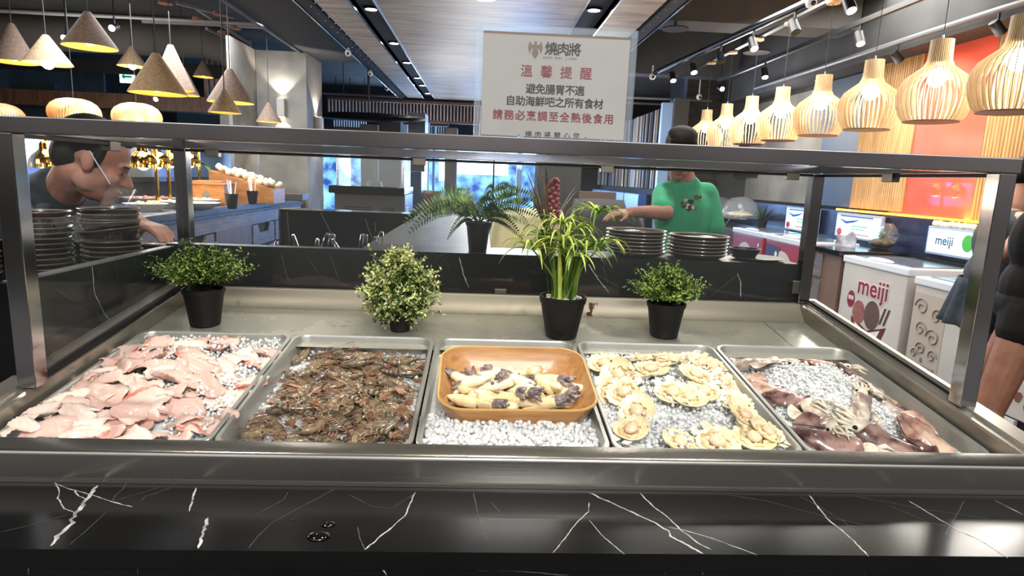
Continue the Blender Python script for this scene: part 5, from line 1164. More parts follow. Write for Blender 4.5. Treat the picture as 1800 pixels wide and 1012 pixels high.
def dishware(name, label, cat, px, y, r, h, m, food=None):
    p = aY(px, 350, y); t = empty(name, label, cat, (p.x, y, BT)); MB().lathe([(0, 0.004), (r * 0.6, 0), (r, h), (r - 0.006, h), (r * 0.6, 0.012), (0, 0.012)], 28).build('dish_body', m, t, 40)
    if food:
        b = MB()
        for k in range(24): a = rb.uniform(0, 6.28); q = r * 0.75 * math.sqrt(rb.random()); b.ell((q * math.cos(a), q * math.sin(a), h * 0.7 + rb.uniform(0, 0.02)), rb.uniform(0.012, 0.024), 7, 5)
        o = b.build('food', food, t, 60); o['kind'] = 'stuff'
CER = mat('white_ceramic', (0.88, 0.87, 0.85), 0.25); F1 = mat('pale_food', (0.86, 0.74, 0.60), 0.6); F2 = mat('pinkish_food', (0.78, 0.48, 0.42), 0.5)
for k, (px, y, r, fo, lab) in enumerate(((255, 5.35, 0.17, F1, 'white dish of pale food under the gold heat lamps'), (262, 6.3, 0.24, F2, 'wide white platter of pinkish food under the lamps'), (300, 5.8, 0.16, F1, 'white dish next to the steel post'), (345, 5.75, 0.2, None, 'stack-rimmed white platter before the maple crate'), (352, 6.3, 0.18, F1, 'white dish right in front of the maple crate'), (465, 8.1, 0.2, F1, 'pale dish near the pillar end of the buffet'), (492, 8.5, 0.16, None, 'last pale dish at the pillar end'))):
    dishware('serving_dish', lab, 'dish', px, y, r, 0.06, CER, fo)
p = aY(500, 345, 8.0); o = MB().box((p.x - 0.25, 7.9, BT), (p.x + 0.25, 8.2, BT + 0.09)).build('tray', mat('brown_tray', (0.28, 0.22, 0.18), 0.5), None, 0, bevel=0.01); tag(o, 'low brown tray at the pillar end of the buffet', 'tray')
# gold heat lamps
GOLD = mat('polished_gold', (0.86, 0.66, 0.28), 0.10, 1.0, bump=0.1, scale=12)
def heat_lamp(label, px, py, y, r):
    p = aY(px, py, y); z = p.z; t = empty('heat_lamp', label, 'heat lamp', (p.x, y, BT), group='gold heat lamps over the buffet'); zz = z - BT
    h = r * 1.75
    MB().lathe([(r, 0), (r * 0.98, h * 0.10), (r * 0.96, h * 0.34), (r * 0.80, h * 0.50), (r * 0.52, h * 0.64), (r * 0.36, h * 0.74), (r * 0.33, h * 0.95), (r * 0.22, h * 1.02), (r * 0.2, h * 1.05), (r * 0.2, h * 1.0), (r * 0.5, h * 0.6), (r * 0.9, h * 0.34), (r * 0.95, 0)], 32).v
    b = MB().lathe([(r, 0), (r * 0.98, h * 0.10), (r * 0.96, h * 0.34), (r * 0.80, h * 0.50), (r * 0.52, h * 0.64), (r * 0.36, h * 0.74), (r * 0.33, h * 0.95), (r * 0.22, h * 1.02), (r * 0.2, h * 1.05)], 32); b.v = [(x, y_, z_ + zz) for x, y_, z_ in b.v]; b.build('shade', GOLD, t, 40)
    MB().ell((0, 0, zz + 0.03), (r * 0.45, r * 0.45, 0.05), 12, 8).build('heat_bulb', mat('heat_bulb_lit', (1, 0.9, 0.7), 0.4, emit=14.0, ecol=(1.0, 0.86, 0.62)), t, 60)
    b = MB().tube([(0.02, 0.17, 0), (0.02, 0.17, zz + h * 1.0)], 0.017, 10).tube([(0.02, 0.17, zz + h), (0.01, 0.10, zz + h * 1.15), (0, 0, zz + h * 1.02)], 0.012, 8); b.build('stand', GOLD, t, 60)
    MB().lathe([(0, 0), (0.06, 0), (0.055, 0.015), (0.02, 0.02), (0, 0.02)], 20, (0.02, 0.17, 0)).build('base', GOLD, t, 40)
for lab, px, py, y, r in (('gold heat lamp nearest the steel front post', 76, 294, 5.2, 0.112), ('gold heat lamp partly behind the head of the man with the face shield', 112, 292, 5.9, 0.11), ('gold heat lamp just beyond the face of the man with the face shield', 252, 295, 5.6, 0.115), ('gold heat lamp with the brightest bulb', 276, 294, 6.1, 0.12), ('gold heat lamp before the rear steel post', 300, 292, 6.9, 0.11), ('gold heat lamp peeping out past the rear steel post', 334, 292, 7.0, 0.11)):
    heat_lamp(lab, px, py, y, r)
lamp('heat_lamp_glow', 'POINT', (-3.0, 5.9, 1.5), 16, (1.0, 0.85, 0.6), 0.1)

# glass-topped cooking station at the middle
p = aY(588, 330, 6.4); q = aY(712, 335, 6.4)
t = empty('cooking_station', 'dark vented serving cabinet with a clear glass hood in front of the pillar', 'serving cabinet', ((p.x + q.x) / 2, 6.75, 0)); hw = (q.x - p.x) / 2
GREYC = mat('grey_cabinet', (0.27, 0.265, 0.27), 0.35, 0.2)
b = MB().box((-hw, -0.35, 0), (hw, 0.35, 1.20))
for k in range(4):
    z = 1.06 - k * 0.022; b.box((-hw * 0.75, -0.353, z), (hw * 0.05, -0.35, z + 0.008), 1); b.box((hw * 0.35, -0.353, z), (hw * 0.7, -0.35, z + 0.008), 1); b.box((hw, -0.25, z), (hw + 0.003, -0.05, z + 0.01), 2)
b.build('cabinet_body', [GREYC, BLACKM, WHT], t, 0)
MB().box((-hw - 0.05, -0.40, 1.20), (hw, 0.38, 1.275)).build('black_worktop', mat('gloss_black', (0.03, 0.03, 0.034), 0.12), t, 0, bevel=0.01)
GL2 = glass_mat('hood_glass', (0.96, 0.97, 0.98), 0.10, 0.02)
b = MB().box((-hw + 0.02, -0.3, 1.276), (hw - 0.02, -0.29, 1.75)).box((hw - 0.03, -0.3, 1.276), (hw - 0.02, 0.3, 1.75)).box((-hw + 0.02, -0.3, 1.276), (-hw + 0.03, 0.3, 1.75)); b.build('glass_hood', GL2, t, 0)
b = MB()
for x in (-hw + 0.02, hw - 0.03): b.tube([(x, -0.3, 1.27), (x, -0.3, 1.76)], 0.012, 8)
b.build('hood_post', CHROME, t, 60)
p = aY(657, 314, 6.6); o = MB().lathe([(0.09, 0), (0.075, 0.05), (0.03, 0.07), (0.012, 0.08), (0.008, 0.2), (0, 0.2)], 20).build('cloche', BLACKM, None, 40, loc=(p.x, 6.62, 1.276)); tag(o, 'black handled pan lid inside the glass hood', 'lid')
for k, (px, y) in enumerate(((728, 8.0),)):
    p = aY(px, 330, y); o = MB().box((p.x - 0.09, y, 0), (p.x + 0.09, y + 0.4, 1.45)).build('cabinet', mat('navy_cabinet', (0.13, 0.17, 0.26), 0.35), None, 0, bevel=0.005); tag(o, 'tall narrow navy cabinet beside the glass hood', 'cabinet')
p = aY(648, 226, 10.5); t = empty('pan_rack', 'black hanging hood edge above the top rail near the pillar', 'hood', (p.x, 10.5, 2.30))
MB().ell((0, 0, 0), (0.95, 0.3, 0.07), 24, 8).build('hood_rim', BLACKM, t, 60); MB().tube([(0, 0, 0), (0, 0, 1.38)], 0.02, 8).build('hanger_rod', BLACKM, t, 60)

# dining chairs and cushions glimpsed beyond the ledge
def chair(label, loc, m, w_=0.5, h=0.95, rz=0.0, rec=0.10):
    t = empty('dining_chair', label, 'chair', loc, (0, 0, rz)); MB().box((-w_ / 2, -0.24, 0.42), (w_ / 2, 0.24, 0.50)).build('seat', m, t, 0, bevel=0.03)
    b = MB().grid(lambda u, v: (w_ * (u - 0.5) * (1 - 0.25 * v ** 4), 0.24 + rec * v - 0.08 * (2 * u - 1) ** 2, 0.48 + (h - 0.48) * v), 13, 9); nb = list(b.v); b.add([(x, y + 0.05, z) for x, y, z in nb], [f[::-1] for f in b.f])
    o = b.build('backrest', m, t, 60); o.modifiers.new('thick', 'SOLIDIFY').thickness = 0.05
    for sx in (-1, 1):
        for sy in (-1, 1): MB().tube([(sx * (w_ / 2 - 0.05), sy * 0.19, 0.42), (sx * (w_ / 2 - 0.02), sy * 0.22, 0)], [0.016, 0.011], 8).build('leg', BLACKM, t, 60)
CREAM = mat('cream_leather', (0.80, 0.76, 0.60), 0.5, col2=(0.74, 0.70, 0.55), scale=6)
chair('cream upholstered tub chair beyond the ledge behind the fern', (0.40, 4.55, 0), CREAM, 0.62, 1.18, 0.1)
chair('dark grey cushioned chair behind the spiky plant', (1.15, 5.5, 0), mat('grey_fabric', (0.20, 0.195, 0.20), 0.8), 0.6, 1.25, 0.2)
chair('grey chair the man in green is touching', (0.80, 3.98, 0), mat('grey_fabric2', (0.16, 0.16, 0.165), 0.7), 0.55, 1.22, -0.2)
chair('brown bentwood chair back seen over the fern', (-0.75, 8.2, 0), mat('bent_brown', (0.32, 0.22, 0.20), 0.5), 0.42, 1.20, 0)

# ---------------- right-hand run: freezers, drawers, signs
WHITE = mat('freezer_white', (0.78, 0.76, 0.75), 0.35, col2=(0.74, 0.72, 0.71), scale=3); LID = mat('freezer_lid', (0.84, 0.86, 0.90), 0.3); SEAL = mat('lid_glass', (0.42, 0.46, 0.52), 0.1)
MAG = mat('magenta_print', (0.52, 0.07, 0.22), 0.5); MAGD = mat('wine_print', (0.34, 0.05, 0.13), 0.5)
FX = 3.25
def freezer(label, y0, y1, h, m, base=None):
    t = empty('chest_freezer', label, 'freezer', (FX, (y0 + y1) / 2, 0), group='chest freezers'); hl = (y1 - y0) / 2
    MB().box((0, -hl, 0.10), (0.52, hl, h - 0.06)).build('body', m, t, 0, bevel=0.008)
    MB().box((0.02, -hl + 0.02, 0), (0.50, hl - 0.02, 0.10)).build('plinth', base or mat('plinth_dark', (0.09, 0.05, 0.07), 0.5), t, 0)
    b = MB().box((-0.012, -hl - 0.012, h - 0.06), (0.53, hl + 0.012, h)); b.build('rim', LID, t, 0, bevel=0.01)
    g = MB().box((0.06, -hl + 0.06, h), (0.47, hl - 0.06, h + 0.008)); b = g.build('lid', SEAL, t, 0)
    MB().ell((0.05, 0, h + 0.010), (0.05, 0.16, 0.018), 18, 8).build('handle', LID, b, 60)
    return t, hl
def face(t, hl, poly, mi_mat, name, eps=0.002):
    b = MB(); b.add([(-eps, y, z) for y, z in poly], [tuple(range(len(poly)))]); return b.build(name, mi_mat, t, 0)
def circ(cy, cz, ry, rz, n=24): return [(cy - ry * math.cos(2 * PI * k / n), cz + rz * math.sin(2 * PI * k / n)) for k in range(n)]
def face_text(t, s, y, z, size, m, name, bold=0.0, eps=0.004):
    vs, fs = text_mesh(s, size, 'CENTER', bold); b = MB(); b.add([(-eps - v[2], y - v[0], z + v[1]) for v in vs], fs); return b.build(name, m, t, 0)
# white ice-cream freezer
t, hl = freezer('white chest freezer printed with an ice-cream sundae, next to the slatted wall', 4.50, 5.34, 0.855, WHITE)
WHP = mat('white_print', (0.90, 0.88, 0.87), 0.5)
face_text(t, 'meiji', -0.03, 0.625, 0.215, WHP, 'lettering_outline', 0.010, 0.003); face_text(t, 'meiji', -0.03, 0.625, 0.215, MAG, 'lettering', 0.003, 0.005)
o = face(t, hl, circ(0.25, 0.49, 0.055, 0.075), MAG, 'badge'); face_text(t, '雪糕', 0.25, 0.50, 0.04, WHP, 'badge_lettering', 0.001)
face(t, hl, [(0.22, 0.35), (0.14, 0.10), (-0.16, 0.10), (-0.26, 0.35), (-0.02, 0.27)], MAGD, 'sundae_cup', 0.002)
face(t, hl, [(0.16, 0.31), (0.08, 0.12), (-0.10, 0.12), (-0.19, 0.31), (-0.02, 0.25)], WHP, 'cup_liner', 0.003)
face(t, hl, circ(0.12, 0.40, 0.085, 0.10), mat('berry_scoop', (0.52, 0.28, 0.27), 0.6, col2=(0.60, 0.36, 0.33), scale=20), 'berry_scoop', 0.0035)
face(t, hl, circ(-0.06, 0.41, 0.10, 0.12), mat('chocolate_scoop', (0.30, 0.20, 0.18), 0.6, col2=(0.36, 0.25, 0.22), scale=20), 'chocolate_scoop', 0.004)
for k in range(2): face(t, hl, [(-0.16 - 0.05 * k, 0.36), (-0.185 - 0.05 * k, 0.36), (-0.235 - 0.05 * k, 0.50), (-0.21 - 0.05 * k, 0.50)], mat('wafer_stick', (0.26, 0.14, 0.13), 0.6), 'wafer_stick', 0.003)
# nearer freezer with scroll pattern and berry splash
CREAMP = mat('cream_scroll_panel', (0.70, 0.66, 0.62), 0.5)
t, hl = freezer('cream and white freezer with scroll pattern and berry-splash print, nearest the counter', 3.05, 4.40, 0.815, WHITE)
face(t, hl, [(hl - 0.01, 0.12), (hl - 0.34, 0.12), (hl - 0.34, 0.70), (hl - 0.01, 0.70)], CREAMP, 'scroll_panel')
SCR = mat('scroll_line', (0.50, 0.42, 0.40), 0.5); b = MB()
for cy, cz, r, sg_ in ((hl - 0.10, 0.60, 0.07, 1), (hl - 0.26, 0.56, 0.06, -1), (hl - 0.12, 0.44, 0.06, -1), (hl - 0.25, 0.40, 0.07, 1), (hl - 0.15, 0.30, 0.05, 1), (hl - 0.27, 0.27, 0.05, -1), (hl - 0.09, 0.25, 0.04, -1)):
    pts = [V((-0.004, cy + sg_ * r * (1 - s * 0.85) * math.cos(s * 9), cz + r * (1 - s * 0.85) * math.sin(s * 9))) for s in [i / 26 for i in range(27)]]; b.tube(pts, 0.006, 4)
b.build('scrolls', SCR, t, 60)
face_text(t, 'COLD STONE', hl - 0.175, 0.165, 0.045, SCR, 'lettering', 0.001); face(t, hl, circ(hl - 0.17, 0.215, 0.016, 0.022, 14), SCR, 'emblem', 0.004)
face_text(t, 'meiji', hl - 0.47, 0.66, 0.07, mat('navy_print', (0.12, 0.20, 0.42), 0.5), 'brand_lettering', 0.001); face(t, hl, [(hl - 0.36, 0.71), (hl - 0.39, 0.71), (hl - 0.39, 0.62), (hl - 0.36, 0.62)], mat('navy_print', (0.12, 0.20, 0.42), 0.5), 'navy_tab')
for k in range(17):
    a = rb.uniform(0, 6.28); cy = hl - rb.uniform(0.42, 1.28); cz = rb.uniform(0.16, 0.46); r = rb.uniform(0.025, 0.075); pts = [(cy - r * math.cos(2 * PI * i / 16) * rb.uniform(0.7, 1.2), cz + r * math.sin(2 * PI * i / 16) * rb.uniform(0.7, 1.2)) for i in range(16)]
    face(t, hl, pts, [MAG, MAGD, mat('brown_splash', (0.45, 0.30, 0.24), 0.6)][k % 3], 'berry_splash', 0.002 + 0.0004 * k)
for y, w_ in ((hl - 0.66, 0.09), (hl - 0.95, 0.12)): 
    b = MB().box((-0.004, y - w_ / 2, 0.03), (0.0195, y + w_ / 2, 0.09)); b.build('price_label', WHT, t, 0)
# red freezers
REDF = mat('freezer_red', (0.60, 0.11, 0.16), 0.35); CRM = mat('cream_blob', (0.80, 0.74, 0.72), 0.5); NAVP = mat('dark_blue_blob', (0.14, 0.11, 0.26), 0.5)
for lab, y0, y1 in (('red chest freezer farther along the wall, white oval with red script', 6.98, 7.85), ('red chest freezer with a dark blue patch, closer to the drawers', 6.0, 6.90)):
    t, hl = freezer(lab, y0, y1, 0.90, REDF); face(t, hl, circ(0.05, 0.48, 0.26, 0.27), CRM, 'oval'); face_text(t, 'Mingo', 0.03, 0.42, 0.17, MAG, 'script', 0.002)
    if y0 < 6.5: face(t, hl, [(hl - 0.01, 0.80), (0.10, 0.78), (0.16, 0.62), (0.25, 0.52), (hl - 0.01, 0.60)], NAVP, 'blue_patch', 0.003); face(t, hl, circ(0.19, 0.70, 0.03, 0.035), WHP, 'white_dot', 0.004)
    else:
        for k in range(6): face(t, hl, circ(-0.26 - 0.03 * (k % 3), 0.35 + 0.08 * k, 0.02, 0.025, 12), WHP, 'white_dot', 0.003)
# drawer counter between the freezers, back shelf
t = empty('drawer_counter', 'grey drawer unit between the red and white freezers', 'counter', (3.6, 5.68, 0)); MB().box((-0.36, -0.30, 0), (0.17, 0.30, 0.84)).build('body', mat('unit_brown', (0.44, 0.34, 0.28), 0.6), t, 0)
MB().box((-0.40, -0.32, 0.84), (0.17, 0.32, 0.885)).build('worktop', mat('gloss_black', (0.03, 0.03, 0.034), 0.12), t, 0, bevel=0.004)
for k in range(3):
    z0 = 0.60 - 0.26 * k; b = MB(); poly = [(-0.02, z0), (0.29, z0), (0.29, z0 + 0.22), (0.19, z0 + 0.22), (0.17, z0 + 0.13), (0.10, z0 + 0.13), (0.08, z0 + 0.22), (-0.02, z0 + 0.22)]
    vs = [(-0.375, y, z) for y, z in poly] + [(-0.36, y, z) for y, z in poly]; b.add(vs, [tuple(range(8)), tuple(range(15, 7, -1))] + [(i, 8 + i, 8 + (i + 1) % 8, (i + 1) % 8) for i in range(8)]); b.build('drawer', GREYW, t, 0)
t = empty('wall_shelf', 'black back shelf along the navy panel behind the freezers', 'shelf', (3.89, 6.0, 0)); MB().box((-0.105, -2.6, 0.84), (0.095, 4.4, 0.88)).build('board', mat('gloss_black', (0.03, 0.03, 0.034), 0.12), t, 0)
MB().box((-0.09, -2.6, 0.0), (0.095, 4.4, 0.84)).build('support_panel', BLK, t, 0)
# lit menu signs
SGN = mat('lit_menu_panel', (0.75, 0.93, 0.96), 0.5, emit=0.9, ecol=(0.66, 0.90, 0.94), col2=(0.60, 0.86, 0.92), scale=6); SGF = mat('menu_frame', (0.55, 0.62, 0.74), 0.3)
def menu_sign(label, pa, pb, y0, y1, z0, z1, rows, extra):
    t = empty('menu_sign', label, 'sign', (3.93, (y0 + y1) / 2, z0)); hl = (y1 - y0) / 2; h = z1 - z0
    MB().box((0, -hl, 0), (0.03, hl, h)).build('frame', SGF, t, 0, bevel=0.004); MB().box((-0.002, -hl + 0.02, 0.02), (0, hl - 0.02, h - 0.02)).build('lit_panel', SGN, t, 0)
    b = MB()
    for s, y, z, sz, bold in rows:
        vs, fs = text_mesh(s, sz, 'CENTER', bold); b.add([(-0.004 - v[2], y - v[0], z + v[1]) for v in vs], fs)
    if rows: b.build('lettering', mat('menu_ink', (0.26, 0.16, 0.36), 0.5), t, 0)
    for nm, poly, m in extra: b = MB(); b.add([(-0.0035, y, z) for y, z in poly], [tuple(range(len(poly)))]); b.build(nm, m, t, 0)
    return t
BLU = mat('menu_blue', (0.10, 0.20, 0.62), 0.5); GRN = mat('menu_green', (0.24, 0.62, 0.22), 0.5); PNK = mat('menu_pink', (0.80, 0.50, 0.68), 0.5); RDM = mat('menu_red', (0.75, 0.20, 0.30), 0.5)
def dish_motifs(hl, h): return [('wave_motif', [(hl - 0.04, h * 0.78), (hl - 0.2, h * 0.58), (hl - 0.34, h * 0.66), (hl - 0.45, h * 0.80), (hl - 0.34, h * 0.74), (hl - 0.2, h * 0.68)], BLU), ('cup_motif', circ(hl - 0.09, h * 0.22, 0.05, 0.04, 14), RDM), ('price_bar', [(hl - 0.28, h * 0.17), (hl - 0.62, h * 0.17), (hl - 0.62, h * 0.21), (hl - 0.28, h * 0.21)], RDM),
                                ('text_bar', [(hl - 0.30, h * 0.50), (hl - 0.58, h * 0.50), (hl - 0.58, h * 0.53), (hl - 0.30, h * 0.53)], GRN), ('text_bar', [(hl - 0.30, h * 0.38), (hl - 0.52, h * 0.38), (hl - 0.52, h * 0.41), (hl - 0.30, h * 0.41)], GRN), ('header_bar', [(hl - 0.08, h * 0.86), (hl - 0.66, h * 0.86), (hl - 0.66, h * 0.92), (hl - 0.08, h * 0.92)], mat('menu_violet', (0.35, 0.30, 0.50), 0.5))]
menu_sign('lit menu sign with a blue wave, seen past the rear steel post', 0, 0, 7.10, 7.88, 0.90, 1.19, [], dish_motifs(0.39, 0.29))
menu_sign('lit menu sign with a blue wave behind the glass terrarium', 0, 0, 5.92, 6.72, 0.92, 1.18, [], dish_motifs(0.40, 0.26))
t3 = menu_sign('lit ice-cream sign with a green dot beside the slatted wall', 0, 0, 4.45, 5.28, 0.905, 1.145, [('meiji', 0.20, 0.125, 0.11, 0.0015)], [('green_dot', circ(-0.06, 0.13, 0.062, 0.07), GRN), ('pink_dot', circ(-0.24, 0.14, 0.062, 0.07), PNK)])
b = MB()
for k in range(22): b.ell((0.012, 0.36 - k * 0.034, 0.262 + rb.uniform(-0.004, 0.008)), (0.018, 0.024, 0.028), 8, 6)
b.build('carton_trim', mat('cream_carton', (0.86, 0.80, 0.72), 0.6), t3, 60)
# terrarium
t = empty('terrarium', 'round glass terrarium with a small succulent on the black shelf', 'terrarium', (3.86, 5.78, 0.88)); r = 0.135
MB().lathe([(0.05, 0.0), (r * 0.8, 0.045), (r, 0.13), (r * 0.86, 0.20), (r * 0.55, 0.245)], 28).build('glass_bowl', glass_mat('bowl_glass', (0.95, 0.97, 0.98), 0.08, 0.02), t, 60)
MB().ell((0, 0, 0.055), (r * 0.8, r * 0.8, 0.045), 20, 10).build('soil', mat('sandy_soil', (0.48, 0.42, 0.34), 0.9, col2=(0.22, 0.18, 0.14), scale=20), t, 60); b = MB()
for k in range(26):
    a = k * 2.4; e = 0.3 + 0.045 * k; leaf(b, (0, 0, 0.095), (math.cos(a) * math.cos(e), math.sin(a) * math.cos(e), math.sin(e)), (0, 0, 1), 0.085, 0.022, k % 2)
b.build('succulent', [FY, FG], t, 0)
p = aX(1500, 430, 3.6); o = MB().prism([(-0.11, 0), (0.11, 0), (0.11, 0.10), (0.05, 0.16), (-0.02, 0.10), (-0.11, 0.11)], -0.004, 0.004).build('card_stand', mat('card_print', (0.78, 0.80, 0.86), 0.5, col2=(0.40, 0.36, 0.40), scale=9), None, 0, loc=(3.5, 5.78, 0.8855), rot=(R(84), 0, R(-70))); tag(o, 'small printed tent card on the black worktop before the terrarium', 'card')
# cake domes far along the wall
CLR = glass_mat('dome_acrylic', (0.93, 0.95, 1.0), 0.16, 0.03)
for k, (px, py, y, r, lab) in enumerate(((1300, 382, 8.8, 0.26, 'clear cake dome on a wire stand beside the leafy plant'), (1262, 378, 9.8, 0.26, 'clear cake dome behind the green shirt'))):
    p = aY(px, py, y); t = empty('cake_dome', lab, 'cake dome', (p.x, y, p.z)); MB().lathe([(r, 0), (r * 0.98, 0.08), (r * 0.85, 0.19), (r * 0.55, 0.27), (0, 0.30)], 28).build('dome', CLR, t, 60)
    MB().lathe([(0, -0.015), (r * 1.15, -0.015), (r * 1.15, 0.0), (0, 0.0)], 28).build('tray', CHROME, t, 40)
    MB().ell((0, 0, 0.04), (r * 0.75, r * 0.75, 0.05), 18, 8).build('cake', mat('cream_cake', (0.86, 0.80, 0.66), 0.6), t, 60)
    b = MB()
    for s_ in (-1, 1):
        for q_ in (-1, 1): b.bar((s_ * r * 0.7, q_ * 0.1, -0.015), (s_ * r * 1.0, q_ * 0.1, -0.14), 0.012, 0.012)
    b.build('wire_legs', CHROME, t, 0)
    cz = p.z - 0.14
    t2 = MB().box((p.x - 0.62, y - 0.48, 0), (min(p.x + 0.62, 3.775), y + 0.48, cz)).build('side_counter', mat('blue_lit_counter', (0.30, 0.31, 0.36), 0.4), None, 0, bevel=0.004); tag(t2, 'grey side counter carrying the ' + ('nearer' if k == 0 else 'farther') + ' clear cake dome', 'counter')
p = aY(1342, 372, 8.2); t = empty('leafy_plant', 'spiky green plant standing behind the clear cake dome', 'plant', (p.x, 8.2, 0.88)); b = MB()
MB().lathe([(0, 0), (0.05, 0), (0.065, 0.1), (0, 0.1)], 16).build('pot', POT, t, 40)
for k in range(30): a = k * 2.4; e = rb.uniform(0.4, 1.4); leaf(b, (0, 0, 0.09), (math.cos(a) * math.cos(e), math.sin(a) * math.cos(e), math.sin(e)), (0, 0, 1), rb.uniform(0.15, 0.30), 0.03, k % 2)
b.build('foliage', [FG, LEAFD], t, 0)
# emergency sign and wall panels at the left rear
p = aY(224, 135, 12.0); t = empty('exit_sign', 'lit emergency sign with a green arrow behind the cone lamps', 'exit sign', (p.x, 12.0, p.z)); MB().cbox((0, 0, 0), (0.25, 0.05, 0.21)).build('case', mat('exit_panel', (0.85, 1, 0.97), 0.4, emit=2.2, ecol=(0.80, 1.0, 0.97)), t, 0)
MB().tube([(0, 0, 0.1), (0, 0, 3.69 - p.z)], 0.01, 6).build('hanger_rod', BLACKM, t, 60); b = MB(); b.add([(x * 0.012, -0.027, z * 0.012) for x, z in ((-8, 0), (-3, 5), (-3, 1.6), (8, 1.6), (8, -1.6), (-3, -1.6), (-3, -5))], [(0, 6, 5, 2, 1), (2, 5, 4, 3)]); b.build('arrow', mat('exit_green', (0.0, 0.50, 0.42), 0.4, emit=0.5), t, 0)
TEAL = mat('teal_grey_panel', (0.20, 0.26, 0.27), 0.6)
for px0, px1, py0, py1, y, m, lab in ((25, 96, 147, 215, 12.5, TEAL, 'teal-grey wall panel under the two cone lamps'), (152, 181, 124, 154, 14.0, mat('blue_grey_panel', (0.34, 0.40, 0.47), 0.5), 'small blue-grey wall panel beside the lit arrow sign'), (312, 385, 186, 225, 15.0, mat('blue_glass_panel', (0.30, 0.40, 0.48), 0.3), 'blue glazed panel behind the cone lamps'), (388, 440, 190, 232, 9.8, CONC, 'pale concrete panel left of the pillar'), (168, 232, 165, 222, 13.0, mat('streaked_panel', (0.16, 0.16, 0.17), 0.3, col2=(0.42, 0.41, 0.38), scale=3, stretch=(1, 1, 4)), 'streaked dark stone panel between the two bamboo lamps')):
    a = aY(px0, py1, y); c = aY(px1, py0, y); o = MB().box((a.x, y, a.z - 0.6), (c.x, y + 0.06, c.z)).build('wall_panel', m, None, 0); tag(o, lab, 'wall panel')
a = aY(0, 147, 11.0); o = MB().box((-9.0, 11.2, a.z - 0.3), (-4.0, 11.5, a.z - 0.05)).build('bulkhead', BROWN, None, 0); tag(o, 'dark brown bulkhead crossing behind the cone lamps', 'bulkhead')
# ================================================================ pendants, tracks, spots, cameras
rl = random.Random(4)
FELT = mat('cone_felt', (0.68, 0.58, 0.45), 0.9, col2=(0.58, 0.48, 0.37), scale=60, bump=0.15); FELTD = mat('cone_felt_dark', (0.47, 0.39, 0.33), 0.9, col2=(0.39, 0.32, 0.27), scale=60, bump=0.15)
INN = mat('cone_lining_lit', (0.96, 0.80, 0.46), 0.5); CORD = mat('lamp_cord', (0.16, 0.15, 0.145), 0.6)
def cone(label, ap, l, r, y, mt, lit, energy, zc=3.69):
    m = ((l[0] + r[0]) / 2, (l[1] + r[1]) / 2); c = aY(m[0], m[1], y); R_ = (aY(r[0], r[1], y) - aY(l[0], l[1], y)).length / 2; h = (aY(ap[0], ap[1], y) - c).length * 1.02
    t = empty('cone_pendant', label, 'pendant lamp', (c.x, y, c.z), group='cone pendant lamps'); n = 40
    b = MB().lathe([(R_, 0), (R_ * 0.13, h - 0.004), (R_ * 0.10, h), (0, h)], n, mi=0); b.v += []
    b.lathe([(0, h - 0.015), (R_ * 0.11, h - 0.016), (R_ - 0.006, 0.0)], n, mi=1); b.lathe([(R_ - 0.006, 0), (R_, 0)], n, mi=0)
    k = [f for f in b.f]; b.f = [f for f in k if len(f) == 4]; b.m = [b.m[i] for i, f in enumerate(k) if len(f) == 4]
    b.build('lamp_shade', [mt, INN], t, 40)
    br = 0.035 if not lit else 0.05
    MB().ell((0, 0, 0.05 if not lit else 0.012), (br, br, br * 1.1), 14, 10).build('bulb', BULB if lit else mat('dim_bulb', (1, 0.9, 0.7), 0.4, emit=7.0, ecol=(1.0, 0.86, 0.60)), t, 60)
    MB().tube([(0, 0, 0.08), (0, 0, h)], 0.012, 8).build('socket', CORD, t, 60)
    MB().tube([(0, 0, h), (0, 0, max(h + 0.05, zc - c.z))], 0.0045, 6).build('cord', CORD, t, 60)
    lamp('cone_glow', 'POINT', (c.x, y, c.z + h * 0.42), energy, (1.0, 0.80, 0.42), 0.03)
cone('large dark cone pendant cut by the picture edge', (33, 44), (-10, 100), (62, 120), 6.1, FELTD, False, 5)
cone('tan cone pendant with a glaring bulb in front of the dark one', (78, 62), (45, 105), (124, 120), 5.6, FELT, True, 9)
cone('dark cone pendant hung highest, its yellow-lit lining showing', (155, 22), (113, 77), (204, 90), 4.95, FELTD, False, 6, 3.24)
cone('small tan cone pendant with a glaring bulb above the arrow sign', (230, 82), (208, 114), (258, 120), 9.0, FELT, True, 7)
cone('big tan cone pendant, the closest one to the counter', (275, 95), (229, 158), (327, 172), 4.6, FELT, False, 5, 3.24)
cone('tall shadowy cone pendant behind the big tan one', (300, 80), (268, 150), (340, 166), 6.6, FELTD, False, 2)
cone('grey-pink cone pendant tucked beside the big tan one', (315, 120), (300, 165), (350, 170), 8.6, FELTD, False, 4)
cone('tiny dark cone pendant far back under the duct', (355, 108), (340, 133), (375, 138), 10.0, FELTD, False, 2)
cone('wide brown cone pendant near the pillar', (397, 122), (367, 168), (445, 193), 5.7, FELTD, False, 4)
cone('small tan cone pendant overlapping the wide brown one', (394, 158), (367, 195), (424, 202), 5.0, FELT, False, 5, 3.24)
cone('brown cone pendant just over the rail before the pillar', (471, 181), (451, 213), (495, 216), 8.3, FELTD, False, 3)
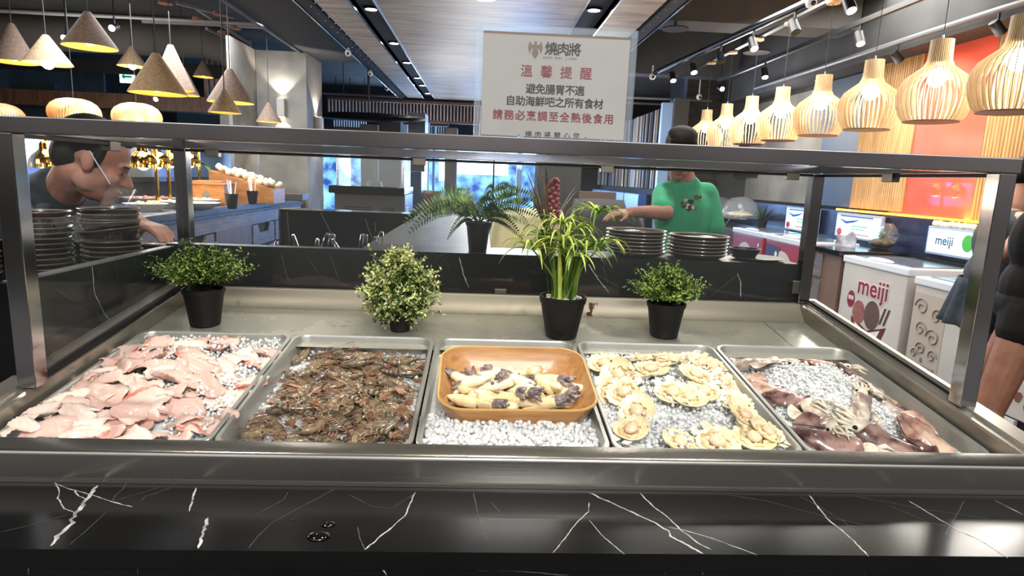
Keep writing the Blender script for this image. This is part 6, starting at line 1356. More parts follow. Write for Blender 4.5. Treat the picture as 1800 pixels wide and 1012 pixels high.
# bamboo dome lamps
BAM = wood_mat('bamboo', (0.82, 0.68, 0.50), (0.72, 0.57, 0.40), 6, (4, 4, 1), 0.5)
def bamboo(label, px, py, y, R_):
    c = aY(px, py, y); t = empty('bamboo_pendant', label, 'pendant lamp', (c.x, y, c.z), group='bamboo dome lamps'); b = MB(); n = 54
    for k in range(n):
        a = 2 * PI * k / n; pts = [(R_ * math.cos(e) ** 0.7 * math.cos(a), R_ * math.cos(e) ** 0.7 * math.sin(a), 0.30 * R_ * 2 * math.sin(e)) for e in [R(d) for d in (-28, -14, 0, 18, 38, 58, 76, 88)]]
        b.tube(pts, 0.0095, 4, 0, False)
    b.build('slatted_shade', BAM, t, 60); MB().lathe([(R_ * 0.93, -0.075), (R_ * 0.95, -0.07), (R_ * 0.95, -0.06), (R_ * 0.9, -0.06)], 32).build('rim_ring', BAM, t, 40)
    MB().ell((R_ * 0.15, -0.02, -0.02), 0.042, 12, 8).build('bulb', BULB, t, 60); MB().tube([(0, 0, 0.14), (0, 0, 3.69 - c.z)], 0.004, 6).build('cord', CORD, t, 60)
    lamp('bamboo_glow', 'POINT', (c.x, y, c.z + 0.03), 6, (1.0, 0.82, 0.5), 0.05)
bamboo('flat bamboo dome lamp over the rail, in front of the teal panel', 131, 199, 6.0, 0.205); bamboo('flat bamboo dome lamp over the rail beneath the arrow sign', 241, 206, 6.2, 0.205); bamboo('bamboo dome lamp cut by the picture edge', -2, 206, 5.3, 0.17)
# onion-shaped slatted pendants in one row
BIR = wood_mat('birch_slat', (0.88, 0.79, 0.64), (0.80, 0.70, 0.54), 6, (4, 4, 1), 0.45)
PR = [(0.153, 0.0), (0.182, 0.035), (0.205, 0.10), (0.214, 0.16), (0.207, 0.215), (0.176, 0.27), (0.125, 0.31), (0.086, 0.34), (0.070, 0.375), (0.066, 0.42), (0.064, 0.50)]
b = MB(); n = 38
for k in range(n):
    a = 2 * PI * k / n; ca, sa = math.cos(a), math.sin(a); hw = 0.0025; vs = []
    for r, z in PR:
        for rr_, s_ in ((r, -1), (r, 1), (r - min(0.020, r * 0.2), 1), (r - min(0.020, r * 0.2), -1)): vs.append((rr_ * ca - s_ * hw * sa, rr_ * sa + s_ * hw * ca, z))
    fs = [(4 * i + j, 4 * i + (j + 1) % 4, 4 * i + 4 + (j + 1) % 4, 4 * i + 4 + j) for i in range(len(PR) - 1) for j in range(4)]; b.add(vs, fs + [(3, 2, 1, 0)])
b.lathe([(0.062, 0.36), (0.060, 0.499), (0.0, 0.499)], 28)
ONS = b.mesh('slatted_shade', BIR, 30)
ONR = MB().lathe([(0.150, 0.0), (0.157, 0.0), (0.157, 0.006), (0.150, 0.006)], 40).mesh('rim_ring', mat('rim_brown', (0.40, 0.20, 0.14), 0.5), 40)
ONB = MB().ell((0, 0, 0.275), (0.055, 0.055, 0.06), 18, 12).mesh('bulb', mat('onion_bulb_lit', (1, 0.97, 0.9), 0.4, emit=20.0, ecol=(1.0, 0.95, 0.82)), 60)
LX = 2.5; TZ = 2.77
ol = [(1790, 108, 'onion-shaped slatted lamp cut by the picture edge'), (1645, 152, 'largest whole onion-shaped slatted lamp, in front of the coral wall'), (1528, 184, 'onion-shaped slatted lamp second from the coral wall'), (1441, 203, 'third whole onion-shaped slatted lamp, beside the concrete pier'), (1371, 211, 'fourth whole onion-shaped slatted lamp, middle of the row'), (1318, 219, 'fifth whole onion-shaped slatted lamp'), (1275, 225, 'onion-shaped slatted lamp next to the last one of the row'), (1240, 231, 'farthest onion-shaped slatted lamp, over the head of the man in green')]
for px, py, lab in ol:
    c = aX(px, py, LX); z0 = 1.815; t = empty('onion_pendant', lab, 'pendant lamp', (LX, c.y, z0), group='row of onion-shaped slatted lamps'); t.scale = (0.88, 0.88, 0.88)
    for nm, me in (('slatted_shade', ONS), ('rim_ring', ONR), ('bulb', ONB)): o = bpy.data.objects.new(nm, me); COL.objects.link(o); o.parent = t
    MB().tube([(0, 0, 0.495), (0, 0, 0.53)], 0.006, 8).build('cord_grip', CHROME, t, 60); MB().tube([(0, 0, 0.53), (0, 0, (TZ - z0) / 0.88 - 0.022)], 0.003, 6).build('cord', CORD, t, 60)
    MB().lathe([(0, 0), (0.055, 0), (0.055, 0.02), (0, 0.02)], 20, (0, 0, (TZ - z0) / 0.88 - 0.022)).build('canopy', BAM, t, 40)
    lamp('onion_glow', 'POINT', (LX, c.y, z0 + 0.17), 2.6, (1.0, 0.93, 0.80), 0.05)
# ceiling tracks on the right
def rail(name, label, cat, p0, p1, w_, h_, m): o = MB().bar(p0, p1, w_, h_).build(name, m, None, 0); return tag(o, label, cat)
rail('lighting_track', 'black lighting track the onion-shaped lamps hang from', 'track', (LX, 2.0, TZ + 0.012), (LX, 8.6, TZ + 0.012), 0.05, 0.022, BLACKM)
o = MB().tube([(2.36, 4.3, 2.76), (2.08, 7.93, 2.76)], 0.032, 12).build('track_pipe', mat('black_pipe', (0.07, 0.08, 0.10), 0.25, 0.6), None, 60); tag(o, 'thick black pipe with spotlights running beside the onion-lamp track', 'pipe')
rail('lighting_track', 'black lighting track closest to the slatted wall', 'track', (3.0, 3.2, 2.76), (3.0, 8.2, 2.76), 0.035, 0.04, BLACKM)
def spotlight(label, loc, d, lit=True, grp='track spotlights'):
    t = empty('track_spotlight', label, 'spotlight', loc, group=grp); d = V(d).normalized()
    MB().tube([(0, 0, 0), (0, 0, -0.07)], 0.010, 8).build('stem', BLACKM, t, 60); c = V((0, 0, -0.10))
    MB().tube([c - d * 0.05, c + d * 0.06], [0.034, 0.038], 16).build('spot_body', BLACKM, t, 60); MB().tube([c + d * 0.0605, c + d * 0.063], 0.031, 16).build('lens', SPOTLIT if lit else mat('dark_lens', (0.1, 0.1, 0.1), 0.2), t, 60)
for px, lit, lab in ((1449, True, 'lit spotlight on the black pipe nearest the top corner'), (1371, False, 'unlit black spotlight on the pipe, second from the top corner'), (1311, True, 'lit spotlight in the middle of the black pipe'), (1264, False, 'black spotlight on the pipe before the two lit far ones'), (1224, True, 'small lit spotlight on the far part of the pipe'), (1194, True, 'last lit spotlight at the far end of the pipe')):
    y = aX(px, {1449: 5, 1371: 30, 1311: 60, 1264: 80, 1224: 105, 1194: 120}[px], 2.2).y; spotlight(lab, (2.36 - (y - 4.3) * 0.077, y, 2.73), (0.1, -0.55, -0.9), lit)
for px, py, lit, lab in ((1512, 56, True, 'lit spotlight on the track closest to the slatted wall, nearer one'), (1345, 115, True, 'lit spotlight on the track closest to the slatted wall, farther one')):
    spotlight(lab, (3.0, aX(px, py, 3.0).y, 2.74), (0, -0.5, -0.9), lit)
for px, py, lab in ((1575, 104, 'black wall-washer spotlight between the slatted and coral bays'), (1752, 52, 'black wall-washer spotlight over the front slatted bay')):
    y = aX(px, py, 3.66).y; spotlight(lab, (3.66, y, 2.72), (0.7, 0, -0.7), False, 'wall-washer spotlights'); lamp('wall_wash', 'SPOT', (3.60, y, 2.60), 30, NEUT, 0.03, (4.0, y, 2.1), 90, 0.8)
lamp('wall_wash', 'SPOT', (3.60, 5.3, 2.62), 20, NEUT, 0.03, (4.0, 5.35, 2.2), 90, 0.8)
for px, py, y, lab in ((1268, 142, 9.2, 'bright bare spotlight glaring above the far onion lamps'), (1206, 172, 11.5, 'dim far spotlight left of the onion lamp row'), (200, 30, 7.0, 'small lit spotlight beside the highest dark cone lamp'), (116, 48, 7.4, 'small lit spotlight peeping out behind the highest dark cone lamp'), (276, 160, 9.6, 'bright little spotlight low behind the big tan cone lamp')):
    p = aY(px, py, y); spotlight(lab, (p.x, y, p.z), (0.05, -0.9, -0.35), True, 'scattered ceiling spotlights'); o = MB().tube([(p.x, y, p.z), (p.x, y, 3.69)], 0.006, 6).build('hanger_rod', BLACKM, None, 60); tag(o, 'thin rod holding the ' + lab, 'rod')
# cctv cameras
CAMW = mat('camera_white', (0.80, 0.80, 0.80), 0.4)
def cctv(label, px, py, y, k=1.0, rod=0.06):
    p = aY(px, py, y); t = empty('security_camera', label, 'camera', tuple(p), group='ceiling cameras'); MB().ell((0, 0, 0), (0.045 * k, 0.05 * k, 0.05 * k), 16, 10).build('camera_body', CAMW, t, 60); MB().ell((0, -0.040 * k, -0.012), (0.022 * k, 0.014, 0.022 * k), 12, 8).build('camera_lens', BLACKM, t, 60); MB().tube([(0, 0.01, 0), (0, 0.01, max(rod + 0.04, (3.69 if rod < 0 else 0) - p.z))], 0.010, 8).build('bracket', CAMW, t, 60)
cctv('white dome camera at the far end of the black pipe', 1147, 134, 7.93, 0.9, 0.09); cctv('white camera at the near end of the black pipe', 1426, 4, 4.30, 0.8, 0.06); cctv('white camera under the timber ceiling side rail, nearest', 612, 93, 7.9, 0.8, 0.02); cctv('white camera under the timber ceiling side rail, middle', 651, 129, 9.6, 0.8, 0.02); cctv('white camera under the timber ceiling side rail, farthest', 680, 155, 11.6, 0.9, 0.02)
cctv('white box camera fixed by the concrete pier behind the lamps', 1438, 130, 7.4, 1.6, 0.02); cctv('round white detector far behind the onion lamps', 1229, 170, 10.2, 1.0, -1)
# ceiling discs
for px, py, z, r, lab in ((1187, 52, 2.92, 0.13, 'dark disc hung beside the timber ceiling'), (1330, 93, 2.96, 0.15, 'dark disc hung between the pipe and the tracks'), (1585, 52, 2.93, 0.16, 'pinkish disc hung before the dark bulkhead')):
    p = aZ(px, py, z); t = empty('ceiling_disc', lab, 'ceiling speaker', tuple(p), group='discs hung from the ceiling'); MB().lathe([(0, 0), (r, 0), (r, 0.012), (0.02, 0.03), (0, 0.03)], 30).build('disc', mat('disc_pink', (0.46, 0.38, 0.36), 0.6) if px > 1500 else mat('disc_dark', (0.20, 0.17, 0.16), 0.5), t, 40)
    MB().tube([(0, 0, 0.03), (0, 0, 0.12), (0.08, 0.02, 0.16), (0.08, 0.02, 3.69 - z)], 0.016, 8).build('drop_pipe', mat('pipe_grey', (0.42, 0.42, 0.43), 0.4), t, 60)
# wooden canopies and bars on the dark ceiling over the cone lamps
for k, (px, py, z) in enumerate(((291, 7, 3.12), (386, 27, 3.12), (350, 36, 3.12), (412, 51, 3.12), (393, 60, 3.12))):
    p = aZ(px, py, z); o = MB().lathe([(0, 0), (0.075, 0), (0.075, 0.03), (0, 0.03)], 20).build('lamp_canopy', mat('canopy_brown', (0.42, 0.28, 0.22), 0.6), None, 40, loc=p); tag(o, 'brown round lamp canopy, %s of the five on the dark ceiling' % ['nearest', 'second', 'third', 'fourth', 'farthest'][k], 'canopy')
for k, (a, c) in enumerate((((310, 5), (410, 30)), ((345, 15), (440, 77)), ((363, 50), (410, 72)), ((250, 38), (470, 48)))):
    p, q = aZ(*a, 3.15), aZ(*c, 3.15); o = MB().bar(p, q, 0.035, 0.03).build('ceiling_bar', mat('pipe_grey', (0.42, 0.42, 0.43), 0.4), None, 0); tag(o, ['thin grey ceiling bar between the first two canopies', 'long grey ceiling bar running to the soffit edge', 'short grey ceiling bar by the farthest canopies', 'grey ceiling bar crossing behind the canopies'][k], 'ceiling bar')
# ================================================================ people
SKINM = mat('skin', (0.66, 0.46, 0.39), 0.55, col2=(0.58, 0.39, 0.33), scale=14, sss=0.12); SKINT = mat('skin_tan', (0.62, 0.43, 0.34), 0.5, col2=(0.55, 0.37, 0.29), scale=14, sss=0.12)
HAIR = mat('black_hair', (0.045, 0.038, 0.035), 0.6, col2=(0.07, 0.06, 0.052), scale=160, spec=0.2)
def hand(wrist, d, pal, side, curl=0.5, s=1.0):
    """palm plus five fingers; d = direction of the fingers, pal = way the palm faces, side = thumb side"""
    d = V(d).normalized(); pal = V(pal); pal = (pal - d * pal.dot(d)).normalized(); sd = V(side); sd = (sd - d * sd.dot(d) - pal * sd.dot(pal)).normalized(); w_ = V(wrist); P = []
    for k in range(4):
        off = (k - 1.5) * 0.019 * s; kn = w_ + d * (0.088 - 0.004 * abs(k - 1.2)) * s - sd * off
        P.append(('c', w_ + d * 0.012 * s - sd * off * 0.6, kn, 0.0150 * s, 0.0115 * s)); ln = (0.068, 0.076, 0.070, 0.054)[k] * s; p = kn; a = 0.15
        for seg, fr in enumerate((0.46, 0.30, 0.24)):
            a += curl * (0.55, 0.7, 0.5)[seg]; q = p + (d * math.cos(a) + pal * math.sin(a)) * ln * fr; P.append(('c', p, q, (0.0098, 0.0088, 0.0078)[seg] * s, (0.0088, 0.0078, 0.0068)[seg] * s)); p = q
    t0 = w_ + d * 0.022 * s + sd * 0.022 * s; t1 = t0 + (d * 0.6 + sd * 0.7 + pal * 0.35).normalized() * 0.038 * s; t2 = t1 + (d * 0.9 + sd * 0.25 + pal * 0.4).normalized() * 0.030 * s
    P += [('c', w_ + d * 0.01 * s, t0, 0.014 * s, 0.014 * s), ('c', t0, t1, 0.0135 * s, 0.0105 * s), ('c', t1, t2, 0.0102 * s, 0.008 * s)]
    return P
def head(c, M, s=1.0):
    """skull, face, ears and neck; looks along local +x"""
    def p(x, y, z): return V(c) + M @ (V((x, y, z)) * s)
    def e(x, y, z, rx, ry, rz, rot=None): return ('e', p(x, y, z), (rx * s, ry * s, rz * s), (M @ rot if rot is not None else M))
    P = [e(-0.014, 0, 0.034, 0.100, 0.076, 0.086), e(0.030, 0, -0.032, 0.062, 0.060, 0.088), e(0.044, 0, -0.082, 0.046, 0.046, 0.034), e(0.074, 0, -0.106, 0.019, 0.022, 0.017), e(0.076, 0, 0.014, 0.018, 0.048, 0.014),
         ('c', p(0.088, 0, 0.0), p(0.112, 0, -0.036), 0.0085 * s, 0.0125 * s), e(0.101, 0.012, -0.040, 0.011, 0.008, 0.008), e(0.101, -0.012, -0.040, 0.011, 0.008, 0.008), e(0.091, 0, -0.066, 0.011, 0.023, 0.0065), e(0.088, 0, -0.079, 0.011, 0.020, 0.0072)]
    for g in (1, -1):
        P += [e(0.058, 0.040 * g, -0.036, 0.026, 0.022, 0.026), e(-0.006, 0.073 * g, -0.012, 0.019, 0.008, 0.030, Euler((0, -0.25, 0)).to_matrix()), e(0.072, 0.030 * g, -0.008, 0.013, 0.013, 0.010), e(0.006, 0.050 * g, -0.068, 0.032, 0.012, 0.028)]
    return P, p
def hair_cap(p, M, parent, s=1.0, m=None, full=False):
    P = [('e', p(-0.024, 0, 0.046), (0.098 * s, 0.080 * s, 0.083 * s), M), ('e', p(-0.062, 0, 0.0), (0.055 * s, 0.066 * s, 0.07 * s), M), ('e', p(0.035, 0.0, 0.092), (0.045 * s, 0.055 * s, 0.03 * s), M)]
    if full: P += [('e', p(0.055, 0, 0.075), (0.05 * s, 0.07 * s, 0.045 * s), M), ('e', p(0.0, 0.0, 0.10), (0.09 * s, 0.075 * s, 0.04 * s), M)]
    for g in (1, -1): P.append(('e', p(0.012, 0.068 * g, 0.018), (0.016 * s, 0.010 * s, 0.038 * s), M))
    return blob('hair', P, m or HAIR, parent, 0.006, 4)
def face_bits(p, M, parent):
    b = MB()
    for g in (1, -1): b.ell(p(0.0835, 0.030 * g, -0.007), (0.0055, 0.011, 0.0035), 10, 6, 0, M)
    b.build('eyes', mat('eye_dark', (0.05, 0.035, 0.03), 0.15), parent, 60); b = MB()
    for g in (1, -1): b.tube([p(0.090, 0.014 * g, 0.014), p(0.090, 0.030 * g, 0.019), p(0.079, 0.047 * g, 0.015)], [0.003, 0.0036, 0.002], 6)
    b.build('eyebrows', HAIR, parent, 60); b = MB(); b.ell(p(0.0985, 0, -0.066), (0.004, 0.021, 0.0042), 12, 6, 0, M); b.ell(p(0.0955, 0, -0.079), (0.0042, 0.018, 0.005), 12, 6, 0, M)
    b.build('lips', mat('lips', (0.58, 0.30, 0.28), 0.4), parent, 60)

# ---- man with the face shield behind the tall plates
hc = V((-1.19, 1.985, 1.425)); M = (Euler((0, 0, R(24))).to_matrix() @ Euler((0, R(25), 0)).to_matrix())
t = empty('person', 'man in a dark shirt and clear mouth shield bending over behind the plates', 'person', (-1.55, 2.04, 0.0))
P, hp = head(hc, M); nb = V((-1.40, 2.10, 1.265))
body = P + [('c', hp(-0.03, 0, -0.05), nb, 0.056, 0.060), ('e', (-1.47, 2.13, 1.14), (0.11, 0.18, 0.16)), ('e', (-1.52, 2.13, 0.95), (0.11, 0.16, 0.17)), ('e', (-1.54, 2.13, 0.86), (0.12, 0.17, 0.13)),
            ('c', (-1.44, 1.96, 1.262), (-1.44, 2.31, 1.262), 0.062, 0.062),
            ('c', (-1.44, 2.31, 1.22), (-1.36, 2.34, 1.09), 0.050, 0.042), ('c', (-1.36, 2.34, 1.09), (-1.115, 2.07, 1.225), 0.042, 0.028),
            ('c', (-1.45, 1.96, 1.22), (-1.52, 1.93, 0.96), 0.050, 0.042), ('c', (-1.52, 1.93, 0.96), (-1.42, 2.0, 0.76), 0.040, 0.028)]
for g in (1, -1): body += [('c', (-1.55, 2.13 + 0.09 * g, 0.86), (-1.53, 2.13 + 0.10 * g, 0.46), 0.085, 0.058), ('c', (-1.53, 2.13 + 0.10 * g, 0.46), (-1.56, 2.13 + 0.10 * g, 0.08), 0.056, 0.038), ('c', (-1.56, 2.13 + 0.10 * g, 0.045), (-1.40, 2.13 + 0.11 * g, 0.035), 0.042, 0.032)]
body += hand((-1.115, 2.07, 1.225), (0.85, -0.42, -0.12), (-0.1, 0, -1), (0.3, -1, 0), 0.34)
body += hand((-1.42, 2.0, 0.76), (0.5, 0.2, -0.8), (1, 0, 0.4), (0, -1, 0), 0.5)
under(t, blob('body', body, SKINM, None, 0.0055, 4))
bd = kids(t)[0]
SH1 = mat('charcoal_shirt', (0.085, 0.10, 0.125), 0.8, col2=(0.13, 0.145, 0.17), scale=30)
under(t, blob('shirt', [('e', (-1.47, 2.13, 1.13), (0.125, 0.195, 0.175)), ('e', (-1.52, 2.13, 0.93), (0.125, 0.175, 0.17)), ('c', (-1.445, 1.96, 1.27), (-1.445, 2.31, 1.26), 0.078, 0.075), ('c', (-1.43, 2.09, 1.255), (-1.405, 2.07, 1.292), 0.096, 0.088), ('c', (-1.405, 2.07, 1.285), (-1.345, 2.045, 1.325), 0.090, 0.078), ('c', (-1.44, 2.31, 1.22), (-1.385, 2.34, 1.13), 0.064, 0.062), ('c', (-1.45, 1.96, 1.22), (-1.49, 1.94, 1.08), 0.064, 0.062)], SH1, None, 0.008, 4))
under(t, blob('trousers', [q for g in (1, -1) for q in (('c', (-1.55, 2.13 + 0.09 * g, 0.84), (-1.53, 2.13 + 0.10 * g, 0.46), 0.100, 0.078), ('c', (-1.53, 2.13 + 0.10 * g, 0.46), (-1.56, 2.13 + 0.10 * g, 0.11), 0.076, 0.062))] + [('e', (-1.545, 2.13, 0.86), (0.13, 0.18, 0.11))], mat('black_trousers', (0.04, 0.04, 0.045), 0.8), None, 0.012, 4))
def adopt(fn):
    before = set(bpy.data.objects); fn()
    for o in set(bpy.data.objects) - before: under(t, o)
adopt(lambda: hair_cap(hp, M, None)); adopt(lambda: face_bits(hp, M, None))
b = MB(); b.grid(lambda u, v: hp(0.040 + 0.095 * math.cos((u - 0.5) * 2.5) * (1 - 0.05 * v), 0.088 * math.sin((u - 0.5) * 2.5), -0.048 - 0.088 * v + 0.01 * math.cos((u - 0.5) * 2.5)), 20, 5)
under(t, b.build('mouth_shield', glass_mat('visor_clear', (0.96, 0.97, 0.98), 0.10, 0.03), None, 180)); b = MB()
b.tube([hp(0.040 + 0.096 * math.cos((u - 0.5) * 2.5), 0.089 * math.sin((u - 0.5) * 2.5), -0.130) for u in [i / 16 for i in range(17)]], 0.003, 6)
for g in (1, -1): b.tube([hp(0.07, 0.085 * g, -0.045), hp(0.02, 0.080 * g, -0.005), hp(-0.012, 0.080 * g, 0.022)], 0.0016, 5)
under(t, b.build('shield_frame', mat('clear_plastic', (0.82, 0.84, 0.86), 0.2), None, 60))

# ---- man in the green T-shirt
t = empty('person', 'man in a green T-shirt reaching sideways behind the plate stacks', 'person', (1.13, 3.45, 0.0))
hc = V((1.055, 3.36, 1.585)); M = (Euler((0, 0, R(-100))).to_matrix() @ Euler((0, R(24), 0)).to_matrix()); P, hp = head(hc, M)
body = P + [('c', hp(-0.03, 0, -0.05), (1.11, 3.44, 1.44), 0.060, 0.068), ('e', (1.13, 3.45, 1.28), (0.165, 0.105, 0.17)), ('e', (1.14, 3.46, 1.08), (0.15, 0.105, 0.17)), ('e', (1.14, 3.46, 0.93), (0.165, 0.12, 0.13)), ('c', (1.0, 3.44, 1.365), (1.26, 3.45, 1.37), 0.05, 0.05),
            ('c', (1.0, 3.44, 1.36), (0.975, 3.27, 1.27), 0.046, 0.042), ('c', (0.975, 3.27, 1.27), (0.80, 3.32, 1.262), 0.042, 0.029), ('c', (1.26, 3.45, 1.365), (1.31, 3.44, 1.13), 0.046, 0.042), ('c', (1.31, 3.44, 1.13), (1.29, 3.30, 0.94), 0.041, 0.028)]
for g in (1, -1): body += [('c', (1.14 + 0.085 * g, 3.46, 0.90), (1.14 + 0.10 * g, 3.44, 0.48), 0.085, 0.058), ('c', (1.14 + 0.10 * g, 3.44, 0.48), (1.14 + 0.10 * g, 3.48, 0.08), 0.056, 0.038), ('c', (1.14 + 0.10 * g, 3.47, 0.045), (1.14 + 0.11 * g, 3.33, 0.035), 0.042, 0.032)]
body += hand((0.80, 3.32, 1.262), (-1, -0.05, -0.12), (0, 0.3, -1), (0, -1, 0), 0.32) + hand((1.31, 3.30, 0.94), (-0.1, -0.4, -0.9), (-1, 0, 0), (0, -1, 0.3), 0.45)
under(t, blob('body', body, SKINM, None, 0.006, 4))
GRT = mat('green_tshirt', (0.16, 0.56, 0.40), 0.8, col2=(0.20, 0.62, 0.45), scale=8)
under(t, blob('tshirt', [('e', (1.13, 3.45, 1.25), (0.168, 0.115, 0.20)), ('e', (1.14, 3.46, 1.06), (0.160, 0.120, 0.20)), ('e', (1.14, 3.46, 0.95), (0.168, 0.125, 0.10)), ('c', (1.01, 3.44, 1.37), (1.25, 3.45, 1.375), 0.062, 0.062), ('c', (1.10, 3.44, 1.40), (1.14, 3.44, 1.40), 0.075, 0.075), ('c', (1.0, 3.43, 1.355), (0.972, 3.31, 1.285), 0.062, 0.066), ('c', (1.265, 3.45, 1.36), (1.305, 3.44, 1.19), 0.058, 0.064)], GRT, None, 0.009, 4))
under(t, blob('trousers', [q for g in (1, -1) for q in (('c', (1.14 + 0.085 * g, 3.46, 0.86), (1.14 + 0.10 * g, 3.44, 0.48), 0.098, 0.078), ('c', (1.14 + 0.10 * g, 3.44, 0.48), (1.14 + 0.10 * g, 3.48, 0.11), 0.076, 0.062))] + [('e', (1.14, 3.46, 0.86), (0.172, 0.125, 0.10))], mat('dark_jeans', (0.07, 0.08, 0.11), 0.8), None, 0.012, 4))
adopt(lambda: hair_cap(hp, M, None, 1.06, mat('brown_hair', (0.075, 0.055, 0.045), 0.7, col2=(0.11, 0.08, 0.065), scale=150, spec=0.15), True)); adopt(lambda: face_bits(hp, M, None))
rq = random.Random(2); b = MB()
for k in range(13):
    x = 1.135 + rq.uniform(-0.055, 0.055); z = 1.325 + rq.uniform(-0.032, 0.032); r = rq.uniform(0.008, 0.018); y = 3.45 - 0.115 * math.sqrt(max(0.05, 1 - ((x - 1.13) / 0.168) ** 2 - ((z - 1.25) / 0.20) ** 2)) - 0.004
    b.add([(x + r * math.cos(a) * rq.uniform(0.6, 1.2), y + 0.001 * k * 0.2, z + r * math.sin(a) * rq.uniform(0.6, 1.2)) for a in [i * PI / 4 for i in range(8)]], [tuple(range(8))], k % 3)
under(t, b.build('chest_print', [mat('print_dark', (0.14, 0.10, 0.09), 0.7), mat('print_cream', (0.80, 0.74, 0.62), 0.7), mat('print_brown', (0.42, 0.30, 0.24), 0.7)], None, 0))

# ---- person in black at the picture edge
t = empty('person', 'person in a black top and black shorts beside the steel corner post', 'person', (2.510, 2.62, 0.0))
hc = V((2.670, 2.66, 1.60)); M = Euler((0, 0, R(35))).to_matrix() @ Euler((0, R(15), 0)).to_matrix(); P, hp = head(hc, M)
body = P + [('c', hp(-0.03, 0, -0.05), (2.580, 2.62, 1.43), 0.055, 0.062), ('e', (2.530, 2.61, 1.25), (0.14, 0.12, 0.18)), ('e', (2.520, 2.62, 1.04), (0.13, 0.12, 0.17)), ('e', (2.510, 2.62, 0.92), (0.14, 0.14, 0.12)), ('c', (2.450, 2.50, 1.36), (2.670, 2.74, 1.36), 0.055, 0.055),
            ('c', (2.450, 2.50, 1.35), (2.550, 2.42, 1.10), 0.046, 0.040), ('c', (2.550, 2.42, 1.10), (2.730, 2.52, 1.00), 0.038, 0.026), ('c', (2.670, 2.74, 1.35), (2.770, 2.74, 1.10), 0.046, 0.040), ('c', (2.770, 2.74, 1.10), (2.890, 2.72, 0.98), 0.038, 0.026),
            ('c', (2.445, 2.58, 0.88), (2.310, 2.56, 0.43), 0.088, 0.060), ('c', (2.310, 2.56, 0.43), (2.290, 2.66, 0.09), 0.056, 0.036), ('c', (2.290, 2.66, 0.045), (2.410, 2.70, 0.035), 0.042, 0.030), ('e', (2.315, 2.54, 0.43), (0.053, 0.055, 0.065)),
            ('c', (2.570, 2.72, 0.88), (2.480, 2.80, 0.48), 0.088, 0.060), ('c', (2.480, 2.80, 0.48), (2.430, 2.86, 0.09), 0.056, 0.036), ('c', (2.430, 2.86, 0.045), (2.550, 2.90, 0.035), 0.042, 0.030)]
body += hand((2.730, 2.52, 1.00), (0.9, 0.3, -0.3), (0, 0, -1), (0, 1, 0), 0.5) + hand((2.890, 2.72, 0.98), (0.9, 0, -0.3), (0, 0, -1), (0, -1, 0), 0.5)
under(t, blob('body', body, SKINT, None, 0.006, 4))
BLKC = mat('black_cloth', (0.022, 0.022, 0.024), 0.85)
under(t, blob('top', [('e', (2.530, 2.61, 1.23), (0.175, 0.15, 0.20)), ('e', (2.520, 2.62, 1.02), (0.165, 0.15, 0.17)), ('c', (2.460, 2.51, 1.34), (2.660, 2.73, 1.35), 0.080, 0.078), ('c', (2.450, 2.50, 1.34), (2.510, 2.45, 1.17), 0.068, 0.066), ('c', (2.670, 2.74, 1.34), (2.740, 2.74, 1.17), 0.066, 0.064), ('c', (2.560, 2.62, 1.39), (2.580, 2.62, 1.43), 0.09, 0.075)], BLKC, None, 0.010, 4))
under(t, blob('shorts', [('e', (2.510, 2.62, 0.94), (0.165, 0.16, 0.12)), ('c', (2.455, 2.58, 0.90), (2.432, 2.575, 0.84), 0.118, 0.108), ('c', (2.560, 2.70, 0.90), (2.560, 2.72, 0.84), 0.112, 0.106)], BLKC, None, 0.010, 4))
adopt(lambda: hair_cap(hp, M, None)); adopt(lambda: face_bits(hp, M, None))

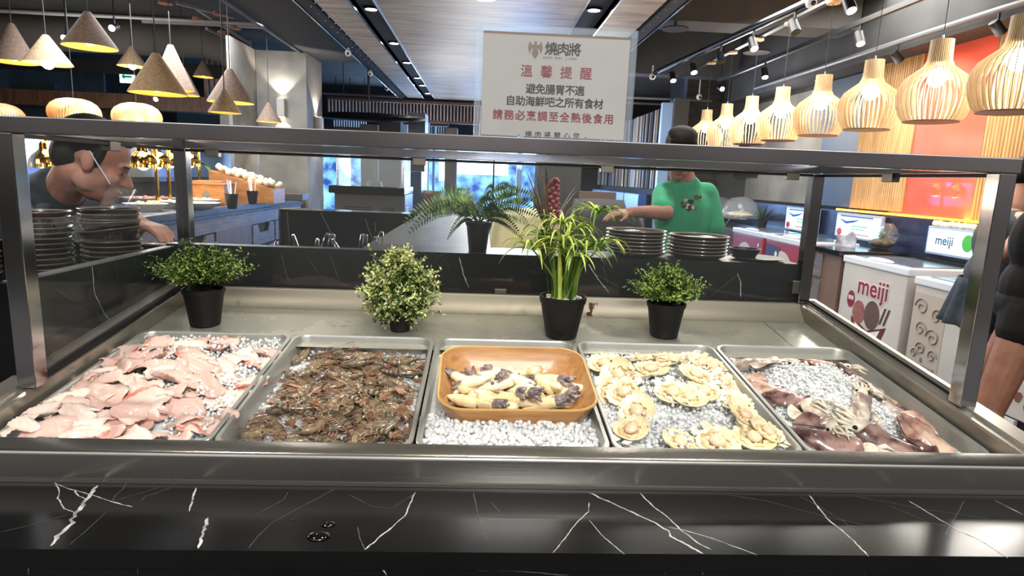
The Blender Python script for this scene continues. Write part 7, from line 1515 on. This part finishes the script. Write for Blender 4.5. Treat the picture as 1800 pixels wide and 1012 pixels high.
# ---- person in denim mostly hidden by the post
t = empty('person', 'bare-legged person in a dark denim skirt seen through the side glass by the post', 'person', (2.690, 3.10, 0.0))
hc = V((2.870, 3.16, 1.52)); M = Euler((0, 0, R(10))).to_matrix() @ Euler((0, R(20), 0)).to_matrix(); P, hp = head(hc, M, 0.95)
body = P + [('c', hp(-0.03, 0, -0.05), (2.770, 3.12, 1.36), 0.05, 0.055), ('e', (2.730, 3.10, 1.20), (0.12, 0.14, 0.16)), ('e', (2.700, 3.10, 1.01), (0.115, 0.13, 0.15)), ('e', (2.690, 3.10, 0.90), (0.125, 0.14, 0.11)), ('c', (2.720, 2.97, 1.30), (2.770, 3.24, 1.30), 0.05, 0.05),
            ('c', (2.720, 2.96, 1.29), (2.605, 2.93, 1.145), 0.044, 0.038), ('c', (2.605, 2.93, 1.145), (2.790, 2.90, 1.03), 0.036, 0.025), ('c', (2.770, 3.24, 1.29), (2.830, 3.26, 1.06), 0.044, 0.038), ('c', (2.830, 3.26, 1.06), (2.990, 3.22, 0.98), 0.036, 0.025),
            ('c', (2.640, 3.04, 0.86), (2.590, 3.03, 0.47), 0.080, 0.056), ('c', (2.590, 3.03, 0.47), (2.525, 3.08, 0.09), 0.055, 0.034), ('c', (2.525, 3.08, 0.045), (2.640, 3.08, 0.033), 0.038, 0.028), ('c', (2.700, 3.16, 0.86), (2.710, 3.16, 0.47), 0.080, 0.056), ('c', (2.710, 3.16, 0.47), (2.690, 3.2, 0.09), 0.053, 0.034), ('c', (2.690, 3.2, 0.045), (2.800, 3.2, 0.033), 0.038, 0.028)]
body += hand((2.790, 2.90, 1.03), (0.9, 0.2, -0.2), (0, 0, -1), (0, 1, 0), 0.5, 0.92) + hand((2.990, 3.22, 0.98), (0.9, -0.1, -0.2), (0, 0, -1), (0, -1, 0), 0.5, 0.92)
under(t, blob('body', body, mat('skin_light', (0.78, 0.58, 0.50), 0.5, sss=0.12), None, 0.006, 4))
under(t, blob('top', [('e', (2.730, 3.10, 1.19), (0.132, 0.155, 0.17)), ('e', (2.705, 3.10, 1.02), (0.128, 0.145, 0.13)), ('c', (2.730, 2.985, 1.285), (2.770, 3.22, 1.285), 0.064, 0.064)], mat('grey_top', (0.28, 0.30, 0.33), 0.85), None, 0.010, 4))
b = MB(); b.grid(lambda u, v: (2.69 + (0.130 + 0.055 * v + 0.016 * v * math.sin(u * 2 * PI * 11)) * math.cos(u * 2 * PI), 3.10 + (0.145 + 0.05 * v + 0.016 * v * math.sin(u * 2 * PI * 11)) * math.sin(u * 2 * PI), 0.99 - 0.25 * v), 132, 8, 0, True)
o = under(t, b.build('denim_skirt', mat('dark_denim', (0.11, 0.15, 0.20), 0.8, col2=(0.17, 0.22, 0.28), scale=40), None, 60)); o.modifiers.new('thick', 'SOLIDIFY').thickness = 0.004
adopt(lambda: hair_cap(hp, M, None, 0.95)); adopt(lambda: face_bits(hp, M, None))
